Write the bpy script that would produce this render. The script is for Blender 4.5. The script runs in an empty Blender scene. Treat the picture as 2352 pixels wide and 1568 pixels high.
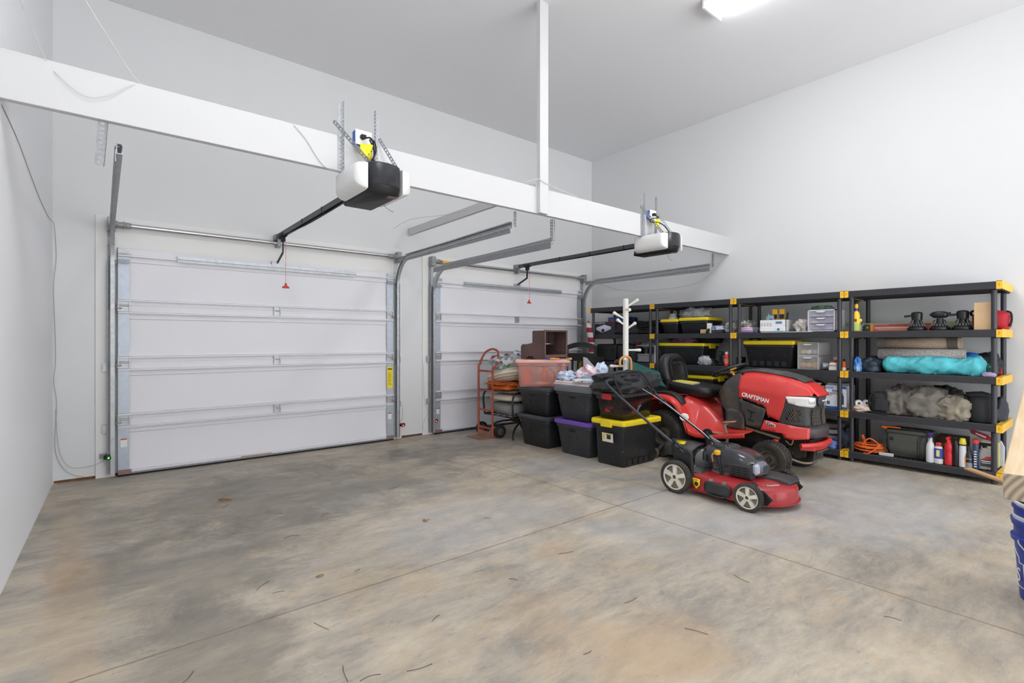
import bpy, bmesh, math, random
from mathutils import Vector, Matrix, Euler, noise
R = math.radians
SC = bpy.context.scene
COL = SC.collection

# ------------------------------------------------------------------ camera, light, exposure
F_PX, YAW, CAM_H = 1155.0, math.atan((1176 - 233) / 1155.0), 1.26
cd = bpy.data.cameras.new('camera'); cam = bpy.data.objects.new('camera', cd); COL.objects.link(cam)
cam.location = (0, 0, CAM_H); cam.rotation_euler = (R(90), 0, -YAW)
cd.sensor_width = 36; cd.lens = F_PX / 2352 * 36; cd.shift_y = -1 / 2352; cd.clip_start = .05
SC.camera = cam
SC.view_settings.view_transform = 'Standard'; SC.view_settings.look = 'None'
SC.view_settings.gamma = 1; SC.view_settings.use_curve_mapping = False
SC.view_settings.exposure = 0.60
LAMP_W = 20.5          # emission of the ceiling LED diffusers
SKY_UP, SKY_LOW = 1.9, 3.7      # daylight through the open front: soft sky above, brighter lower half added to lift the ceiling
wd = bpy.data.worlds.new('daylight'); SC.world = wd; wd.use_nodes = True; wn = wd.node_tree.nodes; wl = wd.node_tree.links
wn['Background'].inputs[0].default_value = (.94, .965, 1, 1)
_tc = wn.new('ShaderNodeTexCoord'); _sx = wn.new('ShaderNodeSeparateXYZ'); _mr = wn.new('ShaderNodeMapRange')
wl.new(_tc.outputs['Generated'], _sx.inputs[0]); wl.new(_sx.outputs['Z'], _mr.inputs['Value'])
for k_, v_ in (('From Min', -.12), ('From Max', .12), ('To Min', SKY_LOW), ('To Max', SKY_UP)): _mr.inputs[k_].default_value = v_
wl.new(_mr.outputs[0], wn['Background'].inputs[1])

# ------------------------------------------------------------------ materials
def lin(c):
    return tuple(((v / 255) / 12.92 if v / 255 <= .04045 else ((v / 255 + .055) / 1.055) ** 2.4) for v in c) + (1,)
_M = {}
def P(name, col=(128, 128, 128), rough=.5, metal=0, var=0.0, scale=8, bump=0, bscale=60, alpha=1, trans=0, emit=0, col2=None, coat=0, spec=None, stretch=None):
    if name in _M: return _M[name]
    m = bpy.data.materials.new(name); m.use_nodes = True; nt = m.node_tree; b = nt.nodes['Principled BSDF']
    I = b.inputs; I['Base Color'].default_value = lin(col); I['Roughness'].default_value = rough; I['Metallic'].default_value = metal
    if coat: I['Coat Weight'].default_value = coat; I['Coat Roughness'].default_value = .12
    if spec is not None: I['Specular IOR Level'].default_value = spec
    if alpha < 1: I['Alpha'].default_value = alpha
    if trans: I['Transmission Weight'].default_value = trans
    if emit: I['Emission Color'].default_value = lin(col); I['Emission Strength'].default_value = emit
    if var or bump or col2:
        tc = nt.nodes.new('ShaderNodeTexCoord'); vec = tc.outputs['Object']
        if stretch:
            mp = nt.nodes.new('ShaderNodeMapping'); mp.inputs['Scale'].default_value = stretch
            nt.links.new(vec, mp.inputs[0]); vec = mp.outputs[0]
        if var or col2:
            n = nt.nodes.new('ShaderNodeTexNoise'); n.inputs['Scale'].default_value = scale; n.inputs['Detail'].default_value = 5
            nt.links.new(vec, n.inputs['Vector'])
            r = nt.nodes.new('ShaderNodeValToRGB'); c = lin(col); e = r.color_ramp.elements
            if col2: e[0].color = c; e[1].color = lin(col2)
            else:
                e[0].color = tuple(max(0, v * (1 - var)) for v in c[:3]) + (1,); e[1].color = tuple(min(1, v * (1 + var)) for v in c[:3]) + (1,)
            e[0].position = .36; e[1].position = .64
            nt.links.new(n.outputs['Fac'], r.inputs[0]); nt.links.new(r.outputs[0], I['Base Color'])
        if bump:
            n2 = nt.nodes.new('ShaderNodeTexNoise'); n2.inputs['Scale'].default_value = bscale; n2.inputs['Detail'].default_value = 3
            nt.links.new(vec, n2.inputs['Vector'])
            bp = nt.nodes.new('ShaderNodeBump'); bp.inputs['Strength'].default_value = bump; bp.inputs['Distance'].default_value = .01
            nt.links.new(n2.outputs['Fac'], bp.inputs['Height']); nt.links.new(bp.outputs[0], I['Normal'])
    _M[name] = m; return m

def striped(name, stops, axis=2, period=.1, rough=.8, bump=0):
    """hard bands of colour along one object axis: stops = [(pos, colour)...] in 0..1 of a period"""
    if name in _M: return _M[name]
    m = bpy.data.materials.new(name); m.use_nodes = True; nt = m.node_tree; b = nt.nodes['Principled BSDF']
    b.inputs['Roughness'].default_value = rough
    tc = nt.nodes.new('ShaderNodeTexCoord'); sx = nt.nodes.new('ShaderNodeSeparateXYZ'); nt.links.new(tc.outputs['Object'], sx.inputs[0])
    d = nt.nodes.new('ShaderNodeMath'); d.operation = 'DIVIDE'; d.inputs[1].default_value = period; nt.links.new(sx.outputs[axis], d.inputs[0])
    f = nt.nodes.new('ShaderNodeMath'); f.operation = 'FRACT'; nt.links.new(d.outputs[0], f.inputs[0])
    r = nt.nodes.new('ShaderNodeValToRGB'); r.color_ramp.interpolation = 'CONSTANT'; el = r.color_ramp.elements
    for i, (p, c) in enumerate(stops):
        e = el[i] if i < 2 else el.new(p)
        e.position = p; e.color = lin(c)
    nt.links.new(f.outputs[0], r.inputs[0]); nt.links.new(r.outputs[0], b.inputs['Base Color'])
    _M[name] = m; return m

# ------------------------------------------------------------------ mesh builder
def circ(r, n=12, a0=0.0):
    return [(r * math.cos(a0 + 2 * math.pi * i / n), r * math.sin(a0 + 2 * math.pi * i / n)) for i in range(n)]
def rr(w, h, r, n=4):
    """rounded rectangle ring centred on 0"""
    out = []
    for cx, cy, a in ((w / 2 - r, h / 2 - r, 0), (-w / 2 + r, h / 2 - r, 90), (-w / 2 + r, -h / 2 + r, 180), (w / 2 - r, -h / 2 + r, 270)):
        for i in range(n + 1):
            t = R(a + 90 * i / n); out.append((cx + r * math.cos(t), cy + r * math.sin(t)))
    return out

class MB:
    def __init__(s): s.v = []; s.f = []; s.mi = []; s.cur = 0; s.M = Matrix()
    def add(s, vs, fs):
        o = len(s.v); s.v += [tuple(s.M @ Vector(v)) for v in vs]
        for f in fs: s.f.append(tuple(i + o for i in f)); s.mi.append(s.cur)
        return s
    def box(s, x0, x1, y0, y1, z0, z1):
        return s.add([(x0, y0, z0), (x1, y0, z0), (x1, y1, z0), (x0, y1, z0), (x0, y0, z1), (x1, y0, z1), (x1, y1, z1), (x0, y1, z1)],
                     [(0, 3, 2, 1), (4, 5, 6, 7), (0, 1, 5, 4), (1, 2, 6, 5), (2, 3, 7, 6), (3, 0, 4, 7)])
    def cbox(s, c, d, rot=None):
        k = s.M
        s.M = k @ Matrix.Translation(c) @ (Euler(rot).to_matrix().to_4x4() if rot else Matrix())
        s.box(-d[0] / 2, d[0] / 2, -d[1] / 2, d[1] / 2, -d[2] / 2, d[2] / 2); s.M = k; return s
    def bar(s, p0, p1, w, h, up=(0, 0, 1)):
        """rectangular bar between two points; w across, h along up"""
        p0 = Vector(p0); p1 = Vector(p1); d = (p1 - p0).normalized(); u = Vector(up)
        a = d.cross(u)
        if a.length < 1e-4: a = d.cross(Vector((1, 0, 0)))
        a.normalize(); u = a.cross(d).normalized(); vs = []
        for p in (p0, p1):
            for i, j in ((-1, -1), (1, -1), (1, 1), (-1, 1)): vs.append(p + a * (i * w / 2) + u * (j * h / 2))
        return s.add(vs, [(0, 1, 2, 3), (7, 6, 5, 4), (0, 4, 5, 1), (1, 5, 6, 2), (2, 6, 7, 3), (3, 7, 4, 0)])
    def loft(s, rings, cap0=True, cap1=True, closed=False):
        n = len(rings[0]); vs = [p for r in rings for p in r]; fs = []; k = len(rings)
        for a in range(k if closed else k - 1):
            b = (a + 1) % k
            for i in range(n):
                j = (i + 1) % n; fs.append((a * n + i, a * n + j, b * n + j, b * n + i))
        if not closed:
            if cap0: fs.append(tuple(range(n))[::-1])
            if cap1: fs.append(tuple((k - 1) * n + i for i in range(n)))
        return s.add(vs, fs)
    def strip(s, rows):
        """open surface through rows of points"""
        n = len(rows[0]); vs = [p for r in rows for p in r]
        return s.add(vs, [(a * n + i, a * n + i + 1, (a + 1) * n + i + 1, (a + 1) * n + i) for a in range(len(rows) - 1) for i in range(n - 1)])
    def tube(s, pts, r, n=8, closed=False, sub=0, sec=None, rx=None):
        pts = [Vector(p) for p in pts]
        if sub: pts = spline(pts, sub, closed)
        if sec is None: sec = circ(1, n)
        k = len(pts); rings = []; u = None
        for i, p in enumerate(pts):
            a = pts[(i - 1) % k] if (i or closed) else p; b = pts[(i + 1) % k] if (i < k - 1 or closed) else p
            d = (b - a)
            d = d.normalized() if d.length > 1e-9 else Vector((0, 0, 1))
            if u is None:
                u = d.cross(Vector((0, 0, 1)))
                if u.length < 1e-3: u = d.cross(Vector((0, 1, 0)))
            u = (u - d * u.dot(d)).normalized(); w = d.cross(u)
            q = r[i * len(r) // k] if isinstance(r, (list, tuple)) else r
            rings.append([p + u * (x * q) + w * (y * q) for x, y in sec])
        return s.loft(rings, closed=closed)
    def cyl(s, p0, p1, r0, r1=None, n=16):
        p0 = Vector(p0); p1 = Vector(p1); r1 = r0 if r1 is None else r1
        d = (p1 - p0).normalized(); u = d.cross(Vector((0, 0, 1)))
        if u.length < 1e-3: u = Vector((1, 0, 0))
        u.normalize(); w = d.cross(u)
        return s.loft([[p + u * (x * q) + w * (y * q) for x, y in circ(1, n)] for p, q in ((p0, r0), (p1, r1))])
    def lathe(s, prof, c=(0, 0, 0), axis='z', n=24, cap0=True, cap1=True):
        rings = []
        for r, z in prof:
            ring = []
            for x, y in circ(max(r, 1e-4), n):
                p = {'z': (x, y, z), 'x': (z, x, y), 'y': (x, z, -y)}[axis]
                ring.append((c[0] + p[0], c[1] + p[1], c[2] + p[2]))
            rings.append(ring)
        return s.loft(rings, cap0, cap1)
    def prism(s, poly, a, b, axis='y'):
        f = {'x': lambda u, v, t: (t, u, v), 'y': lambda u, v, t: (u, t, v), 'z': lambda u, v, t: (u, v, t)}[axis]
        return s.loft([[f(u, v, a) for u, v in poly], [f(u, v, b) for u, v in poly]])
    def blob(s, c, r, nu=28, nv=16, amp=.0, freq=3.0, seed=0, e=1.0, flat=None, fold=None, e2=None, wr=0):
        """lumpy (super)ellipsoid; flat = bottom cut height below centre (fraction of rz)"""
        sp = lambda t, p: math.copysign(abs(t) ** p, t); e2 = e2 or e; rings = []; off = Vector((seed * 7.3, seed * 3.1, seed * 5.7))
        for j in range(nv + 1):
            t = -math.pi / 2 + math.pi * j / nv; ring = []
            for i in range(nu):
                a = 2 * math.pi * i / nu
                d = Vector((sp(math.cos(t), e2) * sp(math.cos(a), e), sp(math.cos(t), e2) * sp(math.sin(a), e), sp(math.sin(t), e2)))
                k = 1.0
                if amp:
                    q = Vector((d.x * (fold[0] if fold else 1), d.y * (fold[1] if fold else 1), d.z * (fold[2] if fold else 1))) * freq + off
                    k += amp * (noise.noise(q) + .5 * noise.noise(q * 2.1) + .3 * (1 - 2 * abs(noise.noise(q * 1.7 + off))))
                if wr: k += wr * (1 - 2.4 * abs(noise.noise(Vector((d.x * 2.2, d.y * 2.2, d.z * 4.5)) * 1.6 + off))) + wr * .5 * (1 - 2.4 * abs(noise.noise(Vector((d.x * 5, d.y * 4, d.z * 7)) * 1.3 + off)))
                z = d.z * k
                if flat is not None: z = max(z, -flat)
                ring.append((c[0] + d.x * k * r[0], c[1] + d.y * k * r[1], c[2] + z * r[2]))
            rings.append(ring)
        return s.loft(rings)
    def mesh(s, name, mats, smooth=38, sharp=True):
        me = bpy.data.meshes.new(name); me.from_pydata(s.v, [], s.f)
        for m in (mats if isinstance(mats, (list, tuple)) else [mats]): me.materials.append(m)
        me.polygons.foreach_set('material_index', s.mi)
        bm = bmesh.new(); bm.from_mesh(me); bmesh.ops.recalc_face_normals(bm, faces=bm.faces); bm.to_mesh(me); bm.free()
        if smooth:
            me.polygons.foreach_set('use_smooth', [True] * len(me.polygons)); me.set_sharp_from_angle(angle=R(smooth))
        me.update(); return me
    def build(s, name, mats, parent=None, smooth=38, bevel=0, label=None, solid=0, sub=0, seg=2):
        o = bpy.data.objects.new(name, s.mesh(name, mats, smooth)); COL.objects.link(o)
        if parent: o.parent = parent
        if label: o['label'] = label
        if solid: md = o.modifiers.new('solid', 'SOLIDIFY'); md.thickness = solid; md.offset = 0
        if bevel: md = o.modifiers.new('bevel', 'BEVEL'); md.width = bevel; md.segments = seg; md.limit_method = 'ANGLE'; md.angle_limit = R(40)
        if sub: md = o.modifiers.new('sub', 'SUBSURF'); md.levels = sub; md.render_levels = sub
        return o

def spline(pts, sub, closed=False):
    k = len(pts); out = []
    for i in range(k if closed else k - 1):
        g = lambda j: pts[j % k] if closed else pts[min(max(j, 0), k - 1)]
        a, b, c, d = g(i - 1), g(i), g(i + 1), g(i + 2)
        for q in range(sub):
            t = q / sub
            out.append(.5 * ((2 * b) + (c - a) * t + (2 * a - 5 * b + 4 * c - d) * t * t + (3 * b - a - 3 * c + d) * t ** 3))
    if not closed: out.append(pts[-1])
    return out

def tag(o, label, cat, group=None):
    o['label'] = label; o['category'] = cat
    if group: o['group'] = group
    return o
def thing(name, label, cat, loc=(0, 0, 0), rz=0, group=None, rot=None):
    o = bpy.data.objects.new(name, None); COL.objects.link(o); o.empty_display_size = .1
    o.location = loc; o.rotation_euler = rot if rot else (0, 0, R(rz)); return tag(o, label, cat, group)
def solo(name, mb, mats, label, cat, loc=(0, 0, 0), rz=0, group=None, rot=None, **k):
    o = mb.build(name, mats, **k); o.location = loc; o.rotation_euler = rot if rot else (0, 0, R(rz)); return tag(o, label, cat, group)
def struct(name, mb, mats, label=None, **k):
    o = mb.build(name, mats, **k); o['kind'] = 'structure'
    if label: o['label'] = label
    return o
def dup(root, loc=None, rz=None, label=None, group=None):
    """copy a thing, its parts and their sub-parts"""
    def cp(o, par):
        c = o.copy(); COL.objects.link(c)
        if par: c.parent = par
        for ch in list(o.children): cp(ch, c)
        return c
    c = cp(root, None)
    if loc is not None: c.location = loc
    if rz is not None: c.rotation_euler = (0, 0, R(rz))
    if label: c['label'] = label
    if group: c['group'] = group
    return c
def text(txt, size, mat, parent, M, name='lettering', depth=.0008, shear=0, bold=0, align='CENTER', sx=1):
    cu = bpy.data.curves.new(name, 'FONT'); cu.body = txt; cu.size = size; cu.align_x = align; cu.align_y = 'CENTER'; cu.extrude = depth; cu.shear = shear
    cu.offset = bold; cu.resolution_u = 3
    t = bpy.data.objects.new(name + '_tmp', cu); COL.objects.link(t); bpy.context.view_layer.update()
    me = bpy.data.meshes.new_from_object(t.evaluated_get(bpy.context.evaluated_depsgraph_get())); bpy.data.objects.remove(t)
    me.transform(M @ Matrix.Diagonal((sx, 1, 1, 1))); me.materials.clear(); me.materials.append(mat)
    o = bpy.data.objects.new(name, me); COL.objects.link(o); o.parent = parent; return o
def TM(loc, rot=(90, 0, 0)):
    return Matrix.Translation(loc) @ Euler([R(a) for a in rot]).to_matrix().to_4x4()

# shared materials
GALV = P('galvanised', (182, 185, 188), .42, .6, var=.10, scale=30)
GALV2 = P('galvanised_dull', (152, 154, 157), .5, .5, var=.12, scale=40)
STEEL = P('bright_steel', (190, 190, 192), .28, .9)
WHITE = P('white_plastic', (236, 236, 234), .4)
BLACK = P('black_plastic', (30, 31, 33), .45, var=.15)
BLK2 = P('black_matte', (22, 22, 24), .7)
RUBBER = P('black_rubber', (26, 26, 27), .75, bump=.1)
YEL = P('yellow_plastic', (247, 219, 38), .42)
AMBER = P('amber_plastic', (250, 196, 50), .42)
# ------------------------------------------------------------------ the room
XR, YB, ZC, YF = 6.704, 5.985, 4.418, -3.2
def xl(y): return -.332 - (YB - y) * .0233       # the left wall runs slightly askew
WALLP = P('wall_paint', (223, 224, 224), .75, bump=.04, bscale=25, spec=.3)
CEILP = P('ceiling_paint', (236, 236, 238), .85, spec=.2)
BEAMP = P('beam_paint', (206, 206, 206), .6, bump=.05, bscale=40, spec=.3)
def concrete():
    m = bpy.data.materials.new('stained_concrete'); m.use_nodes = True; nt = m.node_tree; N = nt.nodes; L = nt.links; b = N['Principled BSDF']
    g = N.new('ShaderNodeNewGeometry'); P_ = g.outputs['Position']
    def noise_(scale, vec=None, detail=6, rough=.6, dist=0):
        n = N.new('ShaderNodeTexNoise'); n.inputs['Scale'].default_value = scale; n.inputs['Detail'].default_value = detail
        n.inputs['Roughness'].default_value = rough; n.inputs['Distortion'].default_value = dist; L.new(vec or P_, n.inputs['Vector']); return n.outputs['Fac']
    def ramp(f, st, mode='LINEAR'):
        r = N.new('ShaderNodeValToRGB'); r.color_ramp.interpolation = mode
        for i, (p, c) in enumerate(st):
            e = r.color_ramp.elements[i] if i < 2 else r.color_ramp.elements.new(p)
            e.position = p; e.color = c if len(c) == 4 else lin(c)
        L.new(f, r.inputs[0]); return r.outputs[0]
    def mix(f, a, b_, mode='MIX', fac=None):
        x = N.new('ShaderNodeMix'); x.data_type = 'RGBA'; x.blend_type = mode
        if f is not None: L.new(f, x.inputs[0])
        else: x.inputs[0].default_value = fac
        L.new(a, x.inputs[6]); L.new(b_, x.inputs[7]); return x.outputs[2]
    def math_(op, a, b_=None, v=None):
        x = N.new('ShaderNodeMath'); x.operation = op; x.use_clamp = op not in ('SUBTRACT', 'ABSOLUTE')
        L.new(a, x.inputs[0]) if not isinstance(a, float) else setattr(x.inputs[0], 'default_value', a)
        if b_ is not None: L.new(b_, x.inputs[1])
        if v is not None: x.inputs[1].default_value = v
        return x.outputs[0]
    mp = N.new('ShaderNodeMapping'); mp.inputs['Rotation'].default_value = (0, 0, R(20)); mp.inputs['Scale'].default_value = (1.0, 2.7, 1); L.new(P_, mp.inputs[0])
    W = lambda v: (v, v, v, 1)
    base = ramp(noise_(.7, detail=5, dist=.7), [(.38, (146, 140, 131)), (.5, (178, 168, 151)), (.62, (202, 188, 164))])
    # trowel streaks, coarse then fine
    base = mix(None, base, ramp(noise_(1.9, mp.outputs[0], 9, .78, .3), [(.36, (132, 129, 124)), (.5, (176, 167, 152)), (.64, (216, 203, 180))]), fac=.55)
    base = mix(ramp(noise_(7.5, mp.outputs[0], 6, .7), [(.52, W(0)), (.66, W(.5))]), base, ramp(noise_(4.0), [(.3, (176, 164, 144)), (.7, (204, 192, 170))]))
    base = mix(ramp(noise_(6.0, mp.outputs[0], 7, .75, .4), [(.56, W(0)), (.68, W(.45))]), base, ramp(noise_(4.0), [(.3, (108, 106, 102)), (.7, (128, 124, 118))]))
    # tan clay film with crisp edges, worn grey patches
    base = mix(ramp(noise_(1.3, detail=9, rough=.74, dist=.35), [(.52, W(0)), (.60, W(.34)), (.72, W(.46))]), base, ramp(noise_(8.0, detail=6), [(.3, (180, 154, 118)), (.7, (200, 178, 144))]))
    base = mix(ramp(noise_(.8, detail=8, rough=.7, dist=.5), [(.53, W(0)), (.62, W(.55))]), base, ramp(noise_(5.0), [(.3, (124, 126, 126)), (.7, (156, 157, 155))]))
    sx = N.new('ShaderNodeSeparateXYZ'); L.new(P_, sx.inputs[0])
    def patch(cx, cy, rx, ry, amp=.5):
        a = N.new('ShaderNodeMath'); a.operation = 'SUBTRACT'; L.new(sx.outputs[0], a.inputs[0]); a.inputs[1].default_value = cx
        c = N.new('ShaderNodeMath'); c.operation = 'SUBTRACT'; L.new(sx.outputs[1], c.inputs[0]); c.inputs[1].default_value = cy
        a2 = N.new('ShaderNodeMath'); a2.operation = 'DIVIDE'; L.new(a.outputs[0], a2.inputs[0]); a2.inputs[1].default_value = rx
        c2 = N.new('ShaderNodeMath'); c2.operation = 'DIVIDE'; L.new(c.outputs[0], c2.inputs[0]); c2.inputs[1].default_value = ry
        p = N.new('ShaderNodeMath'); p.operation = 'POWER'; L.new(a2.outputs[0], p.inputs[0]); p.inputs[1].default_value = 2
        q = N.new('ShaderNodeMath'); q.operation = 'POWER'; L.new(c2.outputs[0], q.inputs[0]); q.inputs[1].default_value = 2
        s_ = N.new('ShaderNodeMath'); L.new(p.outputs[0], s_.inputs[0]); L.new(q.outputs[0], s_.inputs[1])
        d = N.new('ShaderNodeMath'); d.operation = 'MULTIPLY_ADD'; L.new(noise_(1.6, detail=9, rough=.75, dist=.4), d.inputs[0]); d.inputs[1].default_value = 6.0 * amp; d.inputs[1].default_value = 4.5; L.new(s_.outputs[0], d.inputs[2])
        k3 = N.new('ShaderNodeMath'); k3.operation = 'DIVIDE'; L.new(d.outputs[0], k3.inputs[0]); k3.inputs[1].default_value = 5.0; return k3.outputs[0]
    dk = ramp(noise_(9.0), [(.3, (96, 92, 87)), (.7, (124, 118, 110))])
    for cx, cy, rx, ry, k in ((1.3, 4.5, 1.9, .95, .6), (.4, 3.4, .5, .9, .5), (.35, 2.3, .35, .6, .5), (3.1, 4.9, .8, .5, .45), (.9, 3.6, .5, .4, .4)):
        base = mix(ramp(patch(cx, cy, rx, ry), [(.50, W(k)), (.68, W(0))]), base, dk)
    rs = ramp(noise_(10.0), [(.3, (180, 146, 108)), (.7, (192, 166, 134))])
    for cx, cy, rx, ry, k in ((1.75, 1.3, .5, .32, .75), (1.55, 1.75, .35, .2, .5), (2.15, 2.2, .2, .12, .6), (-.1, 3.1, .12, .9, .5), (-.17, 4.3, .12, .8, .55), (.2, 1.95, .25, .18, .45)):
        base = mix(ramp(patch(cx, cy, rx, ry), [(.48, W(k * .62)), (.66, W(0))]), base, rs)
    pale = ramp(noise_(6.0), [(.3, (164, 166, 170)), (.7, (192, 192, 194))])  # bluish light reflected on the right-hand floor, put into the colour as pale patches
    for cx, cy, rx, ry, k in ((4.6, 1.3, 1.3, .7, .55), (3.4, 2.0, .9, .7, .45), (3.6, 3.6, .5, .5, .4), (2.1, 2.9, .8, .5, .35)):
        base = mix(ramp(patch(cx, cy, rx, ry), [(.50, W(k)), (.70, W(0))]), base, pale)
    # specks, chips and straw
    base = mix(ramp(noise_(70, detail=2), [(.69, W(0)), (.74, W(.55))]), base, ramp(noise_(3.0), [(0, (96, 90, 82)), (1, (104, 97, 88))]))
    base = mix(ramp(noise_(46, mp.outputs[0], 3), [(.7, W(0)), (.75, W(.5))]), base, ramp(noise_(3.0), [(0, (226, 216, 198)), (1, (232, 224, 206))]))
    # sawn control joints
    wob = noise_(6.0)
    for ax, at in ((0, 3.06), (1, 2.47)):
        d = N.new('ShaderNodeMath'); d.operation = 'MULTIPLY_ADD'; L.new(wob, d.inputs[0]); d.inputs[1].default_value = .012; d.inputs[2].default_value = -at - .006
        e = N.new('ShaderNodeMath'); L.new(sx.outputs[ax], e.inputs[0]); L.new(d.outputs[0], e.inputs[1])
        f = N.new('ShaderNodeMath'); f.operation = 'ABSOLUTE'; L.new(e.outputs[0], f.inputs[0])
        base = mix(ramp(f.outputs[0], [(.003, W(.75)), (.0075, W(0))]), base, ramp(noise_(30), [(.3, (86, 66, 48)), (.7, (150, 124, 96))]))
    L.new(base, b.inputs['Base Color'])
    L.new(ramp(noise_(3.0, detail=6), [(.3, W(.42)), (.7, W(.66))]), b.inputs['Roughness'])
    bp = N.new('ShaderNodeBump'); bp.inputs['Strength'].default_value = .18; bp.inputs['Distance'].default_value = .01
    L.new(noise_(14, mp.outputs[0], 8, .7), bp.inputs['Height']); L.new(bp.outputs[0], b.inputs['Normal'])
    return m
struct('floor', MB().box(-.9, XR + .2, YF - .2, YB + .2, -.12, 0), concrete(), 'stained grey and tan concrete floor with sawn joints', smooth=0)
struct('ceiling', MB().box(-.9, XR + .2, YF - .2, YB + .2, ZC, ZC + .12), CEILP, smooth=0)
struct('wall_back', MB().box(-.34, XR + .15, YB, YB + .15, 0.026, ZC), WALLP, smooth=0)
struct('wall_right', MB().box(XR, XR + .15, YF, YB, 0, ZC), WALLP, smooth=0)
struct('wall_left', MB().prism([(xl(YF), YF), (xl(YB), YB), (xl(YB) - .15, YB), (xl(YF) - .15, YF)], 0, ZC, 'z'), P('wall_paint_lit', (238, 239, 241), .7, bump=.03, bscale=25, spec=.3), smooth=0)  # brighter copy of the wall paint, standing in for light on this wall
wf = MB()      # the wall behind the camera, with its wide open doorway
wf.box(-.7, .1, YF - .15, YF, 0, ZC).box(6.3, XR, YF - .15, YF, 0, ZC).box(.1, 6.3, YF - .15, YF, 3.6, ZC)
struct('wall_front', wf, WALLP, smooth=0)
# door jamb boards and header boards on the back wall
def trim(n, x0, x1, z0, z1, t=.016): struct('trim_%d' % n, MB().box(x0, x1, YB - t, YB, z0, z1), P('trim_paint', (232, 231, 228), .55), bevel=.003)
trim(1, -.043, .10, 0, 2.42); trim(2, 2.89, 3.022, .0, 2.42); trim(3, .10, 2.89, 2.13, 2.42)
trim(4, 3.328, 3.482, 0, 2.42); trim(5, 6.35, 6.5, 0, 2.42); trim(6, 3.482, 6.35, 2.13, 2.42)
MB_ = MB().box(-.33, XR, YB + .02, YB + .1, 0, .026); struct('trim_7', MB_, P('sill_plate', (120, 84, 52), .8, var=.3, scale=20), 'brown wooden sill plate showing under the back wall')
# big beam across the room, hanger post, short strut to the back wall
YBM = 3.476
struct('beam', MB().box(xl(3.5), XR, YBM, YBM + .045, 2.447, 2.692), BEAMP, 'white painted beam across the whole garage carrying both openers', bevel=.003)
struct('column', MB().box(3.136, 3.165, YBM - .045, YBM, 2.447, ZC).box(3.165, 3.246, YBM - .04, YBM, 2.447, ZC), BEAMP, 'white post hanging from the ceiling to the beam', bevel=.002)
struct('beam_strut', MB().box(3.118, 3.158, YBM + .045, YB - .012, 2.645, 2.735), BEAMP, 'short white strut from the back wall to the beam between the doors', bevel=.002)
# ceiling LED fixtures
def led(x, y0, y1, label):
    t = thing('ceiling_light', label, 'ceiling light', (x, (y0 + y1) / 2, ZC), 0, 'ceiling wrap lights')
    h = (y1 - y0) / 2
    MB().box(-.15, .15, -h, h, -.025, 0).box(-.152, .152, -h - .02, -h, -.085, 0).box(-.152, .152, h, h + .02, -.085, 0).build('housing', WHITE, t)
    rows = [[(.148 * math.cos(R(a)), yy, -.025 - .055 * math.sin(R(a)) ** .7) for a in range(0, 181, 15)] for yy in (-h, h)]
    MB().strip(rows).build('diffuser', P('led_diffuser', (250, 250, 255), .5, emit=LAMP_W), t)
    return t
led(4.46, 1.25, 2.47, 'bright white linear light on the ceiling right of the post')
led(.95, .9, 2.12, 'bright white linear light on the ceiling left of the post')
# thin wires tacked along the walls
def wire(pts, r, mat, label, sub=6, name='cable'):
    return solo(name, MB().tube(pts, r, 5, sub=sub), mat, label, 'wire')
WIRE = P('thin_white_wire', (205, 203, 198), .6)
WIRE2 = P('thin_grey_wire', (170, 168, 162), .6)
yl = YB - .012
wire([(xl(3.5) + .004, 3.55, 2.44), (xl(4) + .004, 4.05, 2.42), (xl(4.6) + .004, 4.6, 2.35), (xl(5.1) + .004, 5.1, 2.30), (xl(5.6) + .004, 5.6, 2.28), (xl(5.9) + .006, 5.9, 2.30), (-.32, yl - .01, 2.27), (-.308, yl, 2.0), (-.326, yl, 1.75), (-.318, yl, 1.4), (-.312, yl, 1.1), (-.325, yl, .9), (-.305, yl, .7), (-.315, yl, .3), (-.24, yl, .1), (-.12, yl, .03)], .0022, WIRE2,
     'thin bell wire wandering along the left wall and down the corner')
wire([(-.312, yl - .004, .66), (-.29, yl - .004, .3), (-.22, yl - .004, .14), (-.1, yl - .004, .12), (0, yl - .02, .15), (.02, 5.955, .185)], .0018, WIRE2, 'thin sensor wire looping along the foot of the wall to the green sensor')
wire([(xl(2.2) + .01, 2.3, 3.4), (xl(2.6) + .01, 2.7, 3.15), (-.3, 3.2, 2.86), (-.22, 3.47, 2.69), (-.17, 3.465, 2.62), (-.07, 3.46, 2.545), (.03, 3.46, 2.575), (.12, 3.47, 2.66), (.18, 3.49, 2.70)], .0022, WIRE, 'slack white wire draped over the left end of the beam')
wire([(xl(2.6) + .01, 2.6, 3.65), (-.3, 3.0, 3.32), (-.12, 3.25, 3.05), (.04, 3.4, 2.84), (.16, 3.49, 2.70), (.2, 3.50, 2.695)], .0026, WIRE, 'white wire strung down from the left wall to the beam top')
wire([(.98, 3.47, 2.68), (1.06, 3.468, 2.6), (1.13, 3.468, 2.5), (1.2, 3.465, 2.44), (1.3, 3.42, 2.43), (1.36, 3.36, 2.43)], .002, WIRE2, 'thin wire loops on the beam face left of the near opener')
wire([(2.98, 3.47, 2.705), (3.05, 3.45, 2.73), (3.12, 3.43, 2.75), (3.19, 3.425, 2.73), (3.4, 3.46, 2.72), (3.7, 3.49, 2.70)], .0035, WIRE, 'white cable crossing the beam top at the post')
wire([(2.97, yl, 2.3), (2.99, yl, 1.6), (3.0, yl, 1.0), (3.02, yl, .5), (3.04, yl, .28), (2.97, 5.95, .2)], .0018, WIRE2, 'thin sensor wire down the wall between the two doors')
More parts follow.
